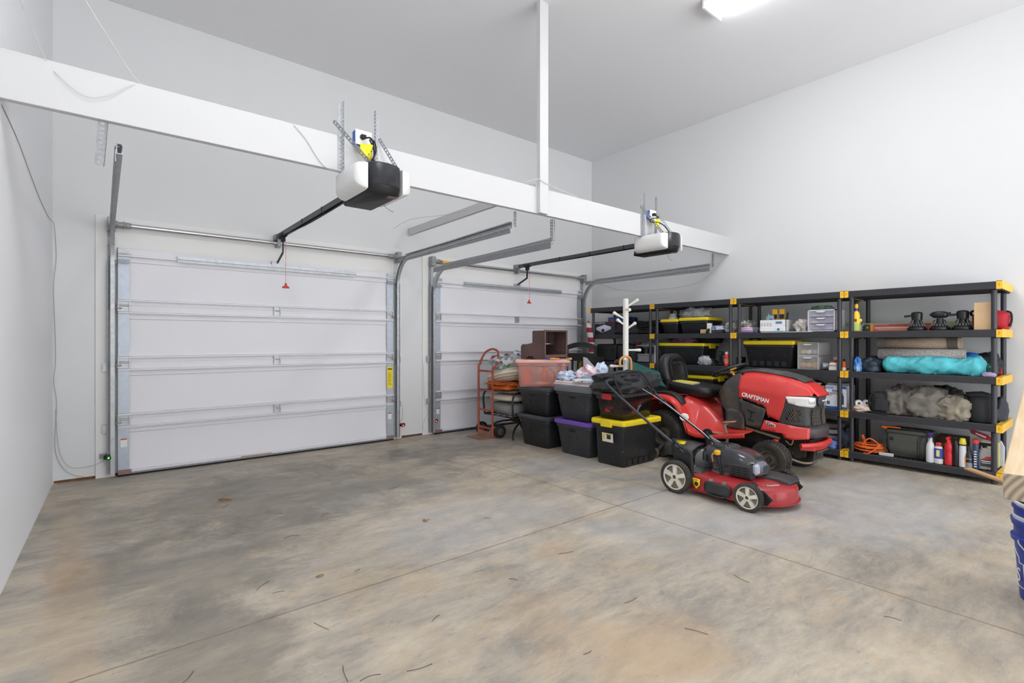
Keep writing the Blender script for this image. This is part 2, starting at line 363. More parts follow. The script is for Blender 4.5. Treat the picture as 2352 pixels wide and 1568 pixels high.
wire([(3.34, yl - .01, .95), (3.35, yl - .01, .5), (3.40, yl - .01, .3), (3.36, yl - .01, .22), (3.33, yl - .01, .1), (3.36, yl - .01, .06)], .0018, WIRE2, 'thin sensor wire beside the second door track')
wire([(2.9, YB - .03, 2.7), (2.8, 5.3, 2.68), (2.82, 4.6, 2.6), (2.9, 4.3, 2.6)], .0018, WIRE2, 'thin wire looping beside the strut')
for pts, lb in (([(6.69, 3.52, 2.44), (6.69, 3.9, 2.12), (6.69, 4.6, 2.06), (6.69, 5.3, 2.1), (6.69, 5.9, 2.3)], 'faint wire sagging along the right wall above the shelves'),):
    wire(pts, .0018, WIRE2, lb)
# ------------------------------------------------------------------ sectional garage doors (structure with parts)
DOORW = P('door_white', (228, 227, 231), .45, spec=.4, bump=.03, bscale=120)
SECP = [(0, 0), (0, -.02), (.035, -.02), (.037, -.048), (.049, -.048), (.056, -.012), (.10, -.012), (.128, -.001), (.40, -.001), (.405, -.012), (.452, -.012), (.454, -.046), (.466, -.046), (.472, -.02), (.531, -.02), (.531, 0)]
YD = 5.952
def hinge(w=.08):
    m = MB(); m.box(-w / 2, w / 2, -.006, 0, -.055, -.012).box(-w / 2, w / 2, -.006, 0, .006, .05)
    m.cyl((-w / 2, -.012, -.004), (w / 2, -.012, -.004), .008, n=10)
    for sx in (-1, 1):
        for z in (-.042, -.026, .02, .036): m.cbox((sx * w * .3, -.008, z), (.012, .006, .008))
        m.cbox((sx * w * .42, -.012, 0), (.008, .02, .10))
    return m
def door(n, x0, x1, label, ylab):
    t = thing('door_%d' % n, label, 'garage door', (x0, YD, 0)); t['kind'] = 'structure'; w = x1 - x0
    for k in range(4):
        z = k * .532
        s = MB().prism([(y, z + q) for q, y in SECP], 0, w, 'x').build('door_section', DOORW, t, smooth=25)
        for xx in (0.0, w - .085):
            st = MB().box(xx, xx + .085, -.024, -.0195, z + .055, z + .452)
            for i in range(2):
                for j in range(3): st.cyl((xx + .022 + .042 * i, -.0255, z + .40 - .03 * j), (xx + .022 + .042 * i, -.0235, z + .40 - .03 * j), .0035, n=6)
            st.build('end_stile', P('galv_blue', (182, 190, 200), .45, .5, var=.05, scale=25), s)
        for xx in ((.045, w / 2, w - .045) if k < 3 else ()):
            h = hinge(.10 if xx != w / 2 else .075); o = h.build('hinge', GALV, s); o.location = (xx, -.02, z + .532)
    # struts, rollers, seal, bottom fixtures
    MB().box(.46, w - .5, -.075, -.045, 2.06, 2.066).box(.46, w - .5, -.05, -.045, 2.035, 2.095).build('top_strut', GALV, t)
    for xx in (.0, w - .09):
        MB().box(xx, xx + .10, -.052, -.046, 2.075, 2.112).build('top_plate', GALV, t)
        MB().box(xx, xx + .085, -.06, -.05, 1.985, 2.02).cyl((xx - .03 if xx < 1 else xx + .02, -.055, 2.0), (xx + .05 if xx < 1 else xx + .12, -.055, 2.0), .006, n=8).build('top_roller_bracket', GALV2, t)
    for k in (1, 2, 3):
        for sg, xx in ((-1, .03), (1, w - .03)):
            MB().cyl((xx, -.045, k * .532 - .03), (xx + sg * .07, -.045, k * .532 - .03), .006, n=8).cyl((xx + sg * .055, -.045, k * .532 - .03), (xx + sg * .075, -.045, k * .532 - .03), .022, n=12).build('roller', GALV2, t)
    MB().box(0, w, -.035, -.003, .018, .038).box(0, w, -.03, -.005, .006, .02).build('bottom_retainer', GALV2, t)
    MB().tube([(.0, -.018, .010), (w, -.018, .010)], .0145, 10).build('weather_seal', RUBBER, t)
    for xx in (0, w - .1): MB().box(xx, xx + .1, -.05, -.036, .025, .06).box(xx + .02, xx + .03, -.053, -.05, .035, .045).box(xx + .06, xx + .07, -.053, -.05, .035, .045).build('bottom_bracket', P('bracket_red', (150, 118, 112), .6, .3), t)
    # stickers
    lx = w - .082
    o = MB().box(lx, lx + .075, -.0262, -.0252, .665, .93).build('warning_label', P('label_yellow', (245, 222, 20), .5), t, label='tall yellow warning label')
    mk = MB()
    for i in range(9): mk.box(lx + .012, lx + .06 - (i % 3) * .006, -.0266, -.0263, .70 + i * .019, .706 + i * .019)
    mk.box(lx + .008, lx + .066, -.0266, -.0263, .893, .917); mk.build('label_print', P('label_print', (130, 112, 12), .6), o)
    for xx in ((.02, w - .07) if n == 1 else (.02,)):
        o = MB().box(xx, xx + .048, -.0262, -.0252, .27, .35).build('paper_label', WHITE, t, label='small white label with red bar')
        MB().box(xx, xx + .048, -.0266, -.0263, .338, .35).build('label_print', P('label_red', (205, 80, 50), .6), o)
    return t
D1 = (.118, 2.882); D2 = (3.495, 6.372)
d = door(1, D1[0], D1[1], 'closed white sectional garage door on the left, wholly uncovered', 1)
MB().box(1.02, 1.32, -.0492, -.0485, .0385, .0465).build('rust_streak', P('rusty', (180, 120, 70), .8), d)
door(2, D2[0], D2[1], 'closed white sectional garage door behind the bins and hand truck', 2)
# ------------------------------------------------------------------ tracks
def track(x, side, ztop, label, hang=True):
    """C channel up the jamb, round the bend and along to the beam; side = +1 when the door lies to its right"""
    t = thing('door_track', label, 'door track', (x, YB, 0), 0, 'galvanised garage door tracks'); y0 = -.085; r = .36
    zt = ztop - .02
    path = [(0, y0, .03), (0, y0, 1.0), (0, y0, zt - r)] + [(0, y0 - r + r * math.cos(R(a)), zt - r + r * math.sin(R(a))) for a in range(9, 90, 9)] + [(0, y0 - r, zt), (0, -1.2, zt + .004), (0, 3.60 - YB, ztop)]
    s = side * .016
    sec = [(-.5, -1), (.5, -1), (.5, -.62), (.3, -.62), (.3, -.85), (-.3, -.85), (-.3, .85), (.3, .85), (.3, .62), (.5, .62), (.5, 1), (-.5, 1)]
    MB().tube(path, .03, sec=[(-side * a * 1.0, b) for a, b in sec]).build('rail', GALV, t, smooth=30)
    # reinforcing angle on the horizontal run
    a = MB().box(-.014 - side * .006, -.008 - side * .006, 3.60 - YB, -.12, zt - .055, zt + .012).box(-side * .02 - .001, side * .0 + .001, 3.60 - YB, -.30, zt + .028, zt + .033)
    for i in range(5):
        yy = 3.75 - YB + i * .42; a.cbox((-side * .02, yy, zt - .0), (.006, .03, .014))
    a.build('reinforcing_angle', GALV2, t)
    # wall angle behind the vertical run, slotted plates and clips
    MB().box(-side * .035 - .002, -side * .035 + .002, -.09, -.017, .03, 2.0).box(min(-side * .035, -side * .0), max(-side * .035, -side * .0), -.02, -.0165, 1.55, 2.33).build('wall_angle', GALV2, t)
    for z in (.45, 1.02):
        MB().cbox((-side * .055, -.03, z), (.035, .028, .075)).cbox((-side * .055, -.05, z), (.018, .016, .03)).build('mount_clip', GALV, t)
    # hanger of perforated angle up to the beam
    if not hang: return t
    h = MB(); perf(h, (-side * .018, 3.56 - YB, ztop - .01), (-side * .018, 3.56 - YB, 2.447), .034, (1, 0, 0))
    perf(h, (-side * .035, 3.575 - YB, ztop - .01), (-side * .035, 3.575 - YB, 2.447), .03, (0, 1, 0)); h.build('hanger', GALV2, t)
    return t
def perf(m, p0, p1, w, side, t=.003, pitch=.026):
    """strip with a row of slots"""
    p0 = Vector(p0); p1 = Vector(p1); sd = Vector(side).normalized(); d = (p1 - p0); Ln = d.length; d.normalize(); up = d.cross(sd)
    for q in (-1, 1): m.bar(p0 + sd * (q * w * .36), p1 + sd * (q * w * .36), w * .28, t, up)
    n = max(1, int(Ln / pitch))
    for i in range(n + 1):
        c = p0 + d * (Ln * i / n); m.bar(c - d * (pitch * .22), c + d * (pitch * .22), w * .5, t, up)
track(.078, 1, 2.345, 'steel track at the left jamb of the first door, running straight overhead', False)
track(2.925, -1, 2.33, 'curved steel track right of the uncovered first door')
track(3.452, 1, 2.25, 'curved steel track left of the second door')
track(6.415, -1, 2.285, 'curved steel track right of the second door, above the shelves')
h = MB(); perf(h, (-.004, 0, 0), (-.02, -.005, -.235), .04, (1, 0, 0)); perf(h, (.016, .01, 0), (.0, .008, -.235), .03, (.1, 1, 0))
solo('hanger_angle', h, GALV2, 'loose perforated steel angle hanging under the left end of the beam', 'bracket', (.01, 3.5, 2.447))
# ------------------------------------------------------------------ torsion tubes
def torsion(x0, x1, label, tag_=False):
    t = thing('torsion_tube', label, 'torsion tube', (x0, YB - .075, 2.335), 0, 'torsion tubes above the doors'); w = x1 - x0
    MB().tube([(.0, 0, 0), (w, 0, 0)], .0215, 14).build('tube', STEEL, t)
    for sg, x in ((1, .0), (-1, w)):
        m = MB().lathe([(.02, 0), (.036, .002), (.036, .02), (.028, .03), (.028, .065), (.034, .068), (.034, .075), (.03, .08), (.026, .125), (.022, .128)], axis='x', n=20)
        m.v = [(x + sg * a, b, c) for a, b, c in m.v]; m.build('cable_drum', GALV2, t)
        MB().box(x - sg * .02 - .03, x - sg * .02 + .03, -.04, .058, -.07, .06).build('end_bracket', GALV2, t, bevel=.006)
        MB().box(x - .02, x + .02, .05, .0585, -.35, -.05).build('mount_plate', GALV, t)
    MB().box(w / 2 - .02, w / 2 + .02, -.01, .058, -.045, .03).box(w / 2 - .02, w / 2 + .02, -.035, -.02, -.035, .035).build('center_bracket', GALV2, t)
    if tag_: MB().tube([(.13, 0, 0), (.32, 0, 0)], .0222, 14).build('spring_tag', AMBER, t, label='yellow sleeve')
    return t
torsion(.09, 2.93, 'steel torsion tube above the uncovered first door')
torsion(3.47, 6.40, 'steel torsion tube with a yellow sleeve above the second door', True)
# ------------------------------------------------------------------ openers
LENS = P('lamp_lens', (244, 244, 242), .35, trans=.15)
OPB = P('opener_black', (44, 45, 48), .35, var=.25, scale=20)
def opener(x, label, glab, up):
    t = thing('garage_door_opener', label, 'garage door opener', (x, 3.32, 2.365), 0, 'garage door openers')
    # rounded back end towards the room
    def ring(z, g, yb): return [(g * .125 * a, yb - b, z) for a, b in [(-1, -.31), (1, -.31), (1, .09), (.82, .135), (.5, .162), (0, .172), (-.5, .162), (-.82, .135), (-1, .09)]]
    MB().loft([ring(-.055, 1, 0), ring(-.05, 1.0, 0), ring(.085, 1.0, 0), ring(.098, .96, .01)]).build('motor_cover', OPB, t, smooth=50, bevel=.006)
    MB().loft([ring(-.108, .8, .03), ring(-.1, .92, .02), ring(-.05, 1.0, .004)]).build('control_base', P('opener_dark', (28, 28, 30), .5), t, smooth=50)
    for i in range(4): MB().cyl((-.05 + i * .018, -.06 - .01 * (i % 2), -.112), (-.05 + i * .018, -.06 - .01 * (i % 2), -.108), .006, n=10).build('button', BLK2, t)
    o = MB().box(.035, .105, -.11, -.06, -.1108, -.1085).build('data_label', P('label_grey', (120, 110, 108), .5), t)
    MB().box(.04, .1, -.1, -.096, -.1112, -.1109).box(.04, .09, -.09, -.085, -.1112, -.1109).build('label_print', P('label_redp', (190, 60, 50), .5), o)
    for sg in (-1, 1):
        m = MB(); rg = []
        for q, (sx, zb, zt) in enumerate(((.126, -.095, .088), (.15, -.094, .09), (.178, -.084, .088), (.197, -.066, .08), (.205, -.04, .066))):
            s = 1 - .22 * (q / 4) ** 2
            rg.append([(sg * sx, (y - .05) * s + .05, zb + (zt - zb) * (v + .5)) for y, v in rr(.32, 1, .07, 4)] if False else [(sg * sx, y * s + .075, (zb + zt) / 2 + v * (zt - zb) * (1 - .02 * q)) for y, v in [(a, b) for a, b in rr(.42, 1.0, .06, 4)]])
        m.loft(rg).build('light_lens', LENS, t, smooth=60)
    # rail to the header, chain, trolley and door arm
    y1 = YB - 3.32 - .1
    MB().box(-.016, .016, .17, y1, .052, .056).box(-.016, -.012, .17, y1, .01, .056).box(.012, .016, .17, y1, .01, .056).box(-.024, -.012, .17, y1, .008, .012).box(.012, .024, .17, y1, .008, .012).build('rail', P('rail_dark', (88, 89, 91), .45, .6), t)
    MB().tube([(-.004, .2, .0), (-.002, y1 * .55, -.012 if up else .004), (0, y1 - .35, .012)], .006, 6, sub=10).build('drive_chain', P('chain', (35, 35, 37), .5, .5), t)
    for i in range(1, 4): MB().box(-.019, .019, i * .55, i * .55 + .012, .006, .059).build('rail_joint', BLK2, t)
    MB().box(-.03, .03, y1 - .02, y1 + .085, .0, .06).build('header_bracket', GALV2, t, bevel=.004)
    tr = MB().box(-.028, .028, y1 - .27, y1 - .15, .0, .035).box(-.018, .018, y1 - .24, y1 - .18, -.05, .0).build('trolley', BLK2, t, bevel=.005)
    MB().bar((0, y1 - .21, -.04), (0, y1 - .20, -.17), .012, .024, (0, 1, 0)).bar((0, y1 - .20, -.165), (0, y1 + .03, -.25), .012, .024, (0, 1, .4)).build('door_arm', P('arm_dark', (52, 53, 55), .4, .6), t)
    MB().box(-.055, .055, y1 + .01, y1 + .055, -.29, -.235).build('arm_bracket', GALV, t)
    MB().tube([(.022, y1 - .225, -.05), (.024, y1 - .225, -.3), (.022, y1 - .225, -.49)], .0022, 5).build('release_cord', P('red_cord', (222, 96, 92), .7), t)
    h = MB().prism([(-.035, -.545), (.035, -.545), (.035, -.53), (.012, -.515), (.008, -.49), (-.008, -.49), (-.012, -.515), (-.035, -.53)], y1 - .232, y1 - .218, 'y'); h.v = [(a + .022, b, c) for a, b, c in h.v]
    h.build('release_handle', P('red_handle', (196, 48, 42), .5), t, bevel=.002, label='red pull handle')
    # perforated hangers up the beam face, sway braces
    for i, xx in enumerate((-.205, .06)):
        m = MB(); yv = YBM - 3.32 - .006; zt = (.56 if i == 0 else .56)
        perf(m, (xx, yv, .08), (xx, yv, zt), .03, (1, 0, 0)); perf(m, (xx + (.016 if i == 0 else -.016), yv - .016, .08), (xx + (.016 if i == 0 else -.016), yv - .016, zt), .03, (0, 1, 0)); m.build('hanger', GALV, t)
    m = MB(); perf(m, (-.26, .12, .40), (-.04, -.02, .10), .03, (.4, -1, .3)); m.build('sway_brace', GALV2, t)
    m = MB(); perf(m, (.07, .12, .36), (.16, -.02, .10), .026, (.4, -1, .3)); m.build('sway_brace', GALV, t)
    a = MB().tube([(.02, -.02, -.11), (.04, -.03, -.16), (.08, -.04, -.19), (.1, -.05, -.195)], .0016, 5, sub=6); a.build('antenna', P('wire_dark', (70, 70, 70), .6), t)
    # receptacle on the beam, with the cord and its yellow tag
    b = thing('outlet_box', glab, 'outlet', (x - .055, YBM, 2.70), 0, 'outlet boxes above the openers')
    o = MB().box(-.06, .06, -.052, -.048, -.055, .05).build('cover_plate', P('plate_white', (245, 245, 243), .35), b, bevel=.003)
    MB().box(-.062, .03, -.048, .0, -.045, .042).build('blue_box', P('box_blue', (70, 110, 190), .5), b)
    MB().cyl((-.01, -.052, -.005), (-.01, -.085, -.008), .014, n=10).box(-.03, 0.004, -.09, -.06, -.015, .008).build('plug', BLK2, b)
    c = thing('power_cord', 'black power cord with a yellow tag plugged in above the %s opener' % up if False else ('black power cord with yellow tag bundled above the near left opener' if up else 'black power cord with yellow tag trailing to the far right opener'), 'cord', (x - .055, YBM - .08, 2.69))
    if up: MB().tube([(-.01, 0, -.005), (.03, -.02, .0), (.05, -.02, -.04), (.03, -.03, -.09), (0, -.03, -.14), (.02, -.03, -.17), (.05, -.03, -.13), (.045, -.035, -.07), (.02, -.03, -.02), (.05, -.04, -.03), (.055, -.05, -.1), (.03, -.06, -.16), (.05, -.1, -.2), (.06, -.14, -.22)], .006, 7, sub=6).build('cable', BLK2, c)
    else: MB().tube([(-.01, 0, -.005), (.02, -.03, -.03), (-.1, -.02, -.06), (-.13, -.03, -.10), (.0, -.04, -.09), (.06, -.08, -.13), (.1, -.12, -.20), (.14, -.16, -.22)], .006, 7, sub=6).build('cable', BLK2, c)
    MB().strip([[(-.05 + .085 * u, -.035 + .012 * math.sin(u * 5 + v * 4), -.055 - .10 * v) for u in (0, .25, .5, .75, 1)] for v in (0, .25, .5, .75, 1)]).build('cord_tag', P('tag_yellow', (248, 232, 30), .5), c, solid=.001, label='yellow paper tag')
    return t
opener(1.495, 'black garage door opener with white lenses serving the first door', 'white outlet plate on a blue box above the first door opener', True)
opener(4.93, 'black garage door opener serving the second door, farther along the beam', 'white outlet plate on a blue box above the second door opener', False)
# ------------------------------------------------------------------ photo-eye sensors
def eye(x, sg, z, col, label):
    t = thing('safety_sensor', label, 'sensor', (x, YB - .02, z), 0, 'door safety sensors')
    MB().box(-.03, .03, -.006, 0, -.02, .025).bar((0, -.004, 0), (sg * .0, -.05, 0), .03, .03).build('bracket', GALV2, t)
    MB().box(min(0, sg * .075), max(0, sg * .075), -.085, -.05, -.018, .018).build('body', BLK2, t, bevel=.005)
    MB().lathe([(.02, 0), (.02, -.018), (.013, -.022)], (sg * .035, -.085, -.004), 'y', 14).build('lens_ring', P('eye_ring_' + col[0], col[1], .4), t)
    MB().lathe([(.008, 0), (.006, -.004)], (sg * .035, -.106, -.004), 'y', 10).build('indicator', P('eye_' + col[0], col[2], .4, emit=4), t)
G_ = ('green', (10, 60, 20), (60, 255, 60)); R_ = ('red', (140, 18, 24), (255, 70, 70))
eye(.015, 1, .20, G_, 'small black sensor glowing green at the left door jamb')
eye(2.955, 1, .185, R_, 'small black sensor glowing red right of the first door')
eye(3.44, 1, .19, R_, 'small black sensor glowing red at the left jamb of the second door')
# ------------------------------------------------------------------ storage bins
def tote(name, label, loc, rz, L, W, H, body, lid, lidh=.035, taper=.05, over=.018, r=.05, group=None, ribs=0, oval=False, latch=None, pads=0, flange=True, lidname='lid'):
    """tapered tub with a lid. L along local x, W along local y; local -y is the long side, local -x the short side"""
    t = thing(name, label, 'bin', loc, rz, group); zb = H - lidh
    def ring(w, l, z, q): return [(x, y, z) for x, y in rr(l, w, q, 5)]
    m = MB(); l0, w0 = L - 2 * taper, W - 2 * taper
    rg = [ring(w0 - .02, l0 - .02, 0, r * .8), ring(w0, l0, .012, r)]
    rg += [ring(W - .006 - .02, L - .006 - .02, zb - .05, r), ring(W, L, zb - .045, r * 1.05), ring(W, L, zb, r * 1.05)] if flange else [ring(W, L, zb, r)]
    m.loft(rg)
    for i in range(ribs):        # shallow vertical ribs / pads on the long sides
        x = (i + .5) / ribs * l0 * .9 - l0 * .45
        for sg in (-1, 1): m.bar((x, sg * (w0 / 2 + .0), .04), (x * 1.03, sg * (W / 2 - .012), zb - .06), .012, .008, (0, 1, 0))
    for i in range(pads):
        x = (i + .5) / pads * l0 * .86 - l0 * .43; wd = l0 * .86 / pads * .62
        for q in (MB(),):
            q.box(x - wd / 2, x + wd / 2, -w0 / 2 - .010, -w0 / 2 + .03, .02, .075); m.add(q.v, q.f)
    bo = m.build('tub', body, t, smooth=45)
    if oval:
        o = MB(); zz = zb * .78; xx = -(L / 2 - taper * (1 - zz / H)) + .004
        o.loft([[(xx - .006, .055 * a * 2, zz + .016 * b * 2) for a, b in circ(.5, 20)], [(xx + .004, .05 * a * 2, zz + .012 * b * 2) for a, b in circ(.5, 20)]])
        o.build('hand_hold', BLK2, t)
        for q in (-1, 1): MB().bar((-(l0 / 2) + .004, q * .02, .06), (xx + .002, q * .055, zz - .05), .01, .01, (1, 0, 0)).build('groove_rib', body, t)
    m = MB(); lw, ll = W + 2 * over, L + 2 * over
    m.loft([ring(lw - .01, ll - .01, zb - .012, r * 1.1), ring(lw, ll, zb - .006, r * 1.15), ring(lw, ll, H - .010, r * 1.15), ring(lw - .02, ll - .02, H, r * 1.1), ring(lw - .09, ll - .09, H, r), ring(lw - .11, ll - .11, H - .008, r * .9)])
    m.build(lidname, lid, t, smooth=45)
    if latch:
        for sg in (-1, 1):
            MB().box(min(sg * (ll / 2 - .01), sg * (ll / 2 + .014)), max(sg * (ll / 2 - .01), sg * (ll / 2 + .014)), -.07, .07, H - .075, H - .004).build('latch', latch, t, bevel=.006)
    return t
def dusty(name, col, rough=.5, d=.12):
    """dark plastic with pale scuffs and dust"""
    if name in _M: return _M[name]
    m = P(name, col, rough, var=d, scale=5, bump=.06, bscale=90); nt = m.node_tree; N, L = nt.nodes, nt.links; b = N['Principled BSDF']
    src = b.inputs['Base Color'].links[0].from_socket; tc = [n for n in N if n.type == 'TEX_COORD'][0]
    v = N.new('ShaderNodeTexNoise'); v.inputs['Scale'].default_value = 34; v.inputs['Detail'].default_value = 4; v.inputs['Distortion'].default_value = 2.5; L.new(tc.outputs['Object'], v.inputs['Vector'])
    r = N.new('ShaderNodeValToRGB'); r.color_ramp.elements[0].position = .65; r.color_ramp.elements[0].color = (0, 0, 0, 1); r.color_ramp.elements[1].position = .72; r.color_ramp.elements[1].color = (.5, .5, .5, 1); L.new(v.outputs['Fac'], r.inputs[0])
    x = N.new('ShaderNodeMix'); x.data_type = 'RGBA'; L.new(r.outputs[0], x.inputs[0]); L.new(src, x.inputs[6]); x.inputs[7].default_value = lin((150, 150, 148)); L.new(x.outputs[2], b.inputs['Base Color'])
    return m
TUB = dusty('tub_charcoal', (52, 54, 58)); TUBK = dusty('tub_black', (34, 35, 38), .42); LIDG = dusty('lid_charcoal', (62, 64, 69), .5)
tote('storage_bin', 'black dusty tub at the floor below the pink bin, charcoal lid', (4.28, 4.50, 0), 0, .60, .54, .378, TUBK, LIDG, oval=True, taper=.045, group='dark storage tubs')
tote('storage_bin', 'black dusty tub directly under the pink translucent bin', (4.28, 4.50, .379), 0, .60, .54, .335, TUBK, LIDG, oval=True, taper=.045, group='dark storage tubs')
tote('storage_bin', 'charcoal tub with a purple lid on the floor', (4.29, 3.86, 0), 0, .60, .53, .388, TUB, P('lid_purple', (116, 84, 176), .45), oval=True, taper=.05, group='dark storage tubs')
tote('storage_bin', 'charcoal tub with silver grey lid standing on the purple lid', (4.29, 3.86, .389), 0, .60, .54, .385, TUB, P('lid_silver', (118, 120, 126), .4), lidh=.06, oval=True, taper=.05, group='dark storage tubs')
# pink translucent bin with things inside
PINK = P('pink_translucent', (240, 178, 166), .35, alpha=.42, spec=.4); PINKL = P('pink_lid', (246, 190, 178), .42)
pk = tote('storage_bin', 'pink translucent bin on the black tubs, bottles showing inside', (4.18, 4.53, .715), -43, .62, .40, .325, PINK, PINKL, taper=.03, r=.035, lidh=.028)
def bottle(prof, mat, name, label, loc, cap=None, caplab=None, cat='bottle', rz=0, group=None, band=None, sq=None, bandlab=None):
    """turned bottle: prof = [(r, z)...]; cap = (profile, material); band = (z0, z1, radius, material)"""
    t = thing(name, label, cat, loc, rz, group); m = MB().lathe(prof, n=20)
    if sq: m.v = [(x * sq[0], y * sq[1], z) for x, y, z in m.v]
    m.build('bottle_body', mat, t, smooth=50)
    if cap:
        m = MB().lathe(cap[0], n=16)
        if sq: m.v = [(x * sq[0], y * sq[1], z) for x, y, z in m.v] if len(cap) > 2 else m.v
        m.build('cap', cap[1], t, smooth=50)
    if band:
        m = MB().lathe([(band[2], band[0]), (band[2], band[1])], n=20, cap0=False, cap1=False)
        if sq: m.v = [(x * sq[0], y * sq[1], z) for x, y, z in m.v]
        m.build('paper_label', band[3], t, smooth=50)
    return t
SPRAYP = [(.005, 0), (.042, .002), (.044, .02), (.044, .13), (.034, .17), (.018, .195), (.016, .23), (.005, .231)]
def trigger(t, z, mat, sc=1):
    m = MB().cyl((0, 0, z), (0, 0, z + .035 * sc), .018 * sc, n=12).box(-.055 * sc, .03 * sc, -.014 * sc, .014 * sc, z + .03 * sc, z + .06 * sc).bar((-.03 * sc, 0, z + .035 * sc), (-.045 * sc, 0, z - .02 * sc), .012 * sc, .01 * sc, (1, 0, 0))
    m.build('trigger_head', mat, t, bevel=.004)
for i, (x, y, c, lb) in enumerate(((-.19, -.05, (226, 70, 30), 'orange spray bottle standing at the left inside the pink bin'), (.03, -.02, (240, 110, 50), 'orange and green bottle in the middle of the pink bin'), (.22, .0, (222, 140, 120), 'pale spray bottle at the right inside the pink bin'))):
    c2, s2 = math.cos(R(-43)), math.sin(R(-43))
    b = bottle(SPRAYP, P('bin_bottle_%d' % i, c, .5), 'spray_bottle', lb, (4.18 + x * c2 - y * s2, 4.53 + x * s2 + y * c2, .73), rz=-43)
    if i != 1: trigger(b, .215, P('trig_%d' % i, (240, 160, 90) if i == 0 else (200, 110, 110), .5))
for (x, y, z, rot, lb, ln, rad, cc) in ((-.08, -.13, .752, (0, R(90), R(-43)), 'pale tube lying at the bottom of the pink bin', .16, .022, (240, 170, 150)), (.12, -.12, .73, (0, 0, 0), 'orange stick upright at the front of the pink bin', .15, .026, (250, 150, 120))):
    solo('tube', MB().lathe([(rad * .9, 0), (rad, .006), (rad * .8, ln - .006), (rad * .6, ln)], n=14), P('tube_%s' % lb[:6], cc, .5), lb, 'tube', (4.18 + x * c2 - y * s2, 4.53 + x * s2 + y * c2, z), rot=rot)
# brown stepped plastic box lying open on the pink lid
BR = P('brown_plastic', (100, 76, 72), .6, var=.12, scale=6, bump=.05); BRD = P('brown_plastic_dark', (62, 44, 42), .7, var=.2)
t = thing('stepped_box', 'brown stepped plastic box with open front lying on the pink bin', 'box', (4.06, 4.36, 1.041), 0)
side = [(0, .02), (.0, .335), (.02, .345), (.21, .345), (.225, .335), (.225, .205), (.235, .195), (.43, .165), (.44, .15), (.44, .01), (.42, 0), (.34, 0), (.30, .03), (.22, .03), (.17, 0), (.02, 0)]
for n_, x0 in (('side_panel', 0), ('side_panel', .355)):
    MB().prism(side, x0, x0 + .014, 'x').build(n_, BR, t, bevel=.004)
MB().box(.014, .355, 0, .22, .328, .344).build('top_panel', BR, t, bevel=.003)
MB().box(.014, .355, .20, .22, .19, .33).box(.014, .355, .22, .43, .165, .18).box(.014, .355, .425, .44, .01, .17).build('step_panel', BRD, t, bevel=.003)
MB().box(.014, .355, .02, .43, .03, .045).box(.014, .355, .0, .02, .02, .055).build('bottom_panel', BR, t, bevel=.003)
fl = MB()
fl.box(-.006, .016, -.008, .012, .01, .35).box(.352, .376, -.008, .012, .01, .35).box(-.006, .376, -.008, .012, .332, .352).build('front_flange', BR, t, bevel=.006)
rb = MB()
for i in range(3): rb.box(.07 + i * .09, .078 + i * .09, .19, .2, .19, .33)
rb.box(.05, .30, .185, .2, .25, .256); rb.build('inner_rib', BRD, t)
for i in range(4): MB().cyl((.354, .06 + .08 * (i % 2), .10 + .12 * (i // 2)), (.346, .06 + .08 * (i % 2), .10 + .12 * (i // 2)), .02, n=14).build('boss', BR, t)
sd = thing('screwdriver', 'orange handled screwdriver lying on the pink lid before the box', 'tool', (4.03, 4.24, 1.052), -35)
MB().lathe([(.006, 0), (.013, .006), (.014, .05), (.011, .07), (.013, .1), (.008, .112)], axis='x', n=12).build('handle', P('orange_grip', (222, 140, 66), .5), sd)
MB().cyl((.11, 0, 0), (.22, 0, 0), .004, n=8).build('shaft', P('brassy', (196, 160, 110), .4, .4), sd)
solo('tape_roll', MB().lathe([(.022, 0), (.03, 0), (.03, .022), (.022, .022)], n=20, cap0=False, cap1=False).lathe([(.022, 0), (.022, .022)], n=20, cap0=False, cap1=False), P('tape_gold', (190, 168, 96), .5), 'small yellow tape roll on the pink lid near its right end', 'tape', (4.28, 4.17, 1.041))
solo('marker', MB().lathe([(.008, 0), (.009, .01), (.009, .09), (.006, .11)], axis='x', n=10), P('marker_blue', (70, 80, 150), .5), 'blue marker lying on the pink lid under the brown box', 'pen', (4.02, 4.31, 1.050), rz=-50)
# on the silver lid: folded boards, tray, plastic bags
zt = .775
for k, (c, w, h, lb) in enumerate((((240, 240, 240), .56, .012, 'white foam board at the bottom of the board pile'), ((232, 196, 188), .54, .012, 'pale pink board second in the pile on the silver lid'), ((244, 244, 246), .55, .014, 'white board on top of the board pile'))):
    solo('foam_board', MB().box(-.3 + .01 * k, .28, -w / 2, w / 2, 0, h), P('board_%d' % k, c, .7), lb, 'board', (4.29, 3.86, zt), rz=2 * k - 2, bevel=.003); zt += h + .0008
t = thing('tray', 'shallow grey blue plastic tray on the white boards', 'tray', (4.22, 3.74, zt), 0)
def tray(t, L, W, H, mat, th=.006):
    m = MB(); q = lambda l, w, z, r: [(x, y, z) for x, y in rr(l, w, r, 4)]
    m.loft([q(L * .9, W * .9, 0, .02), q(L, W, H - .012, .025), q(L + .014, W + .014, H - .012, .03), q(L + .014, W + .014, H, .03), q(L - .01, W - .01, H, .025), q(L * .9 - .012, W * .9 - .012, th, .02)]); return m.build('tray_body', mat, t, smooth=45)
tray(t, .26, .34, .085, P('tray_blue', (176, 188, 206), .45))
MB().box(-.127, -.1235, .05, .11, .02, .06).build('paper_label', P('label_navy', (50, 80, 130), .5), t)
BAGM = P('plastic_bag_white', (238, 240, 246), .35, col2=(214, 222, 238), scale=5)
def bagpat(name, c1, c2, sc=14): return P(name, c1, .35, col2=c2, scale=sc)
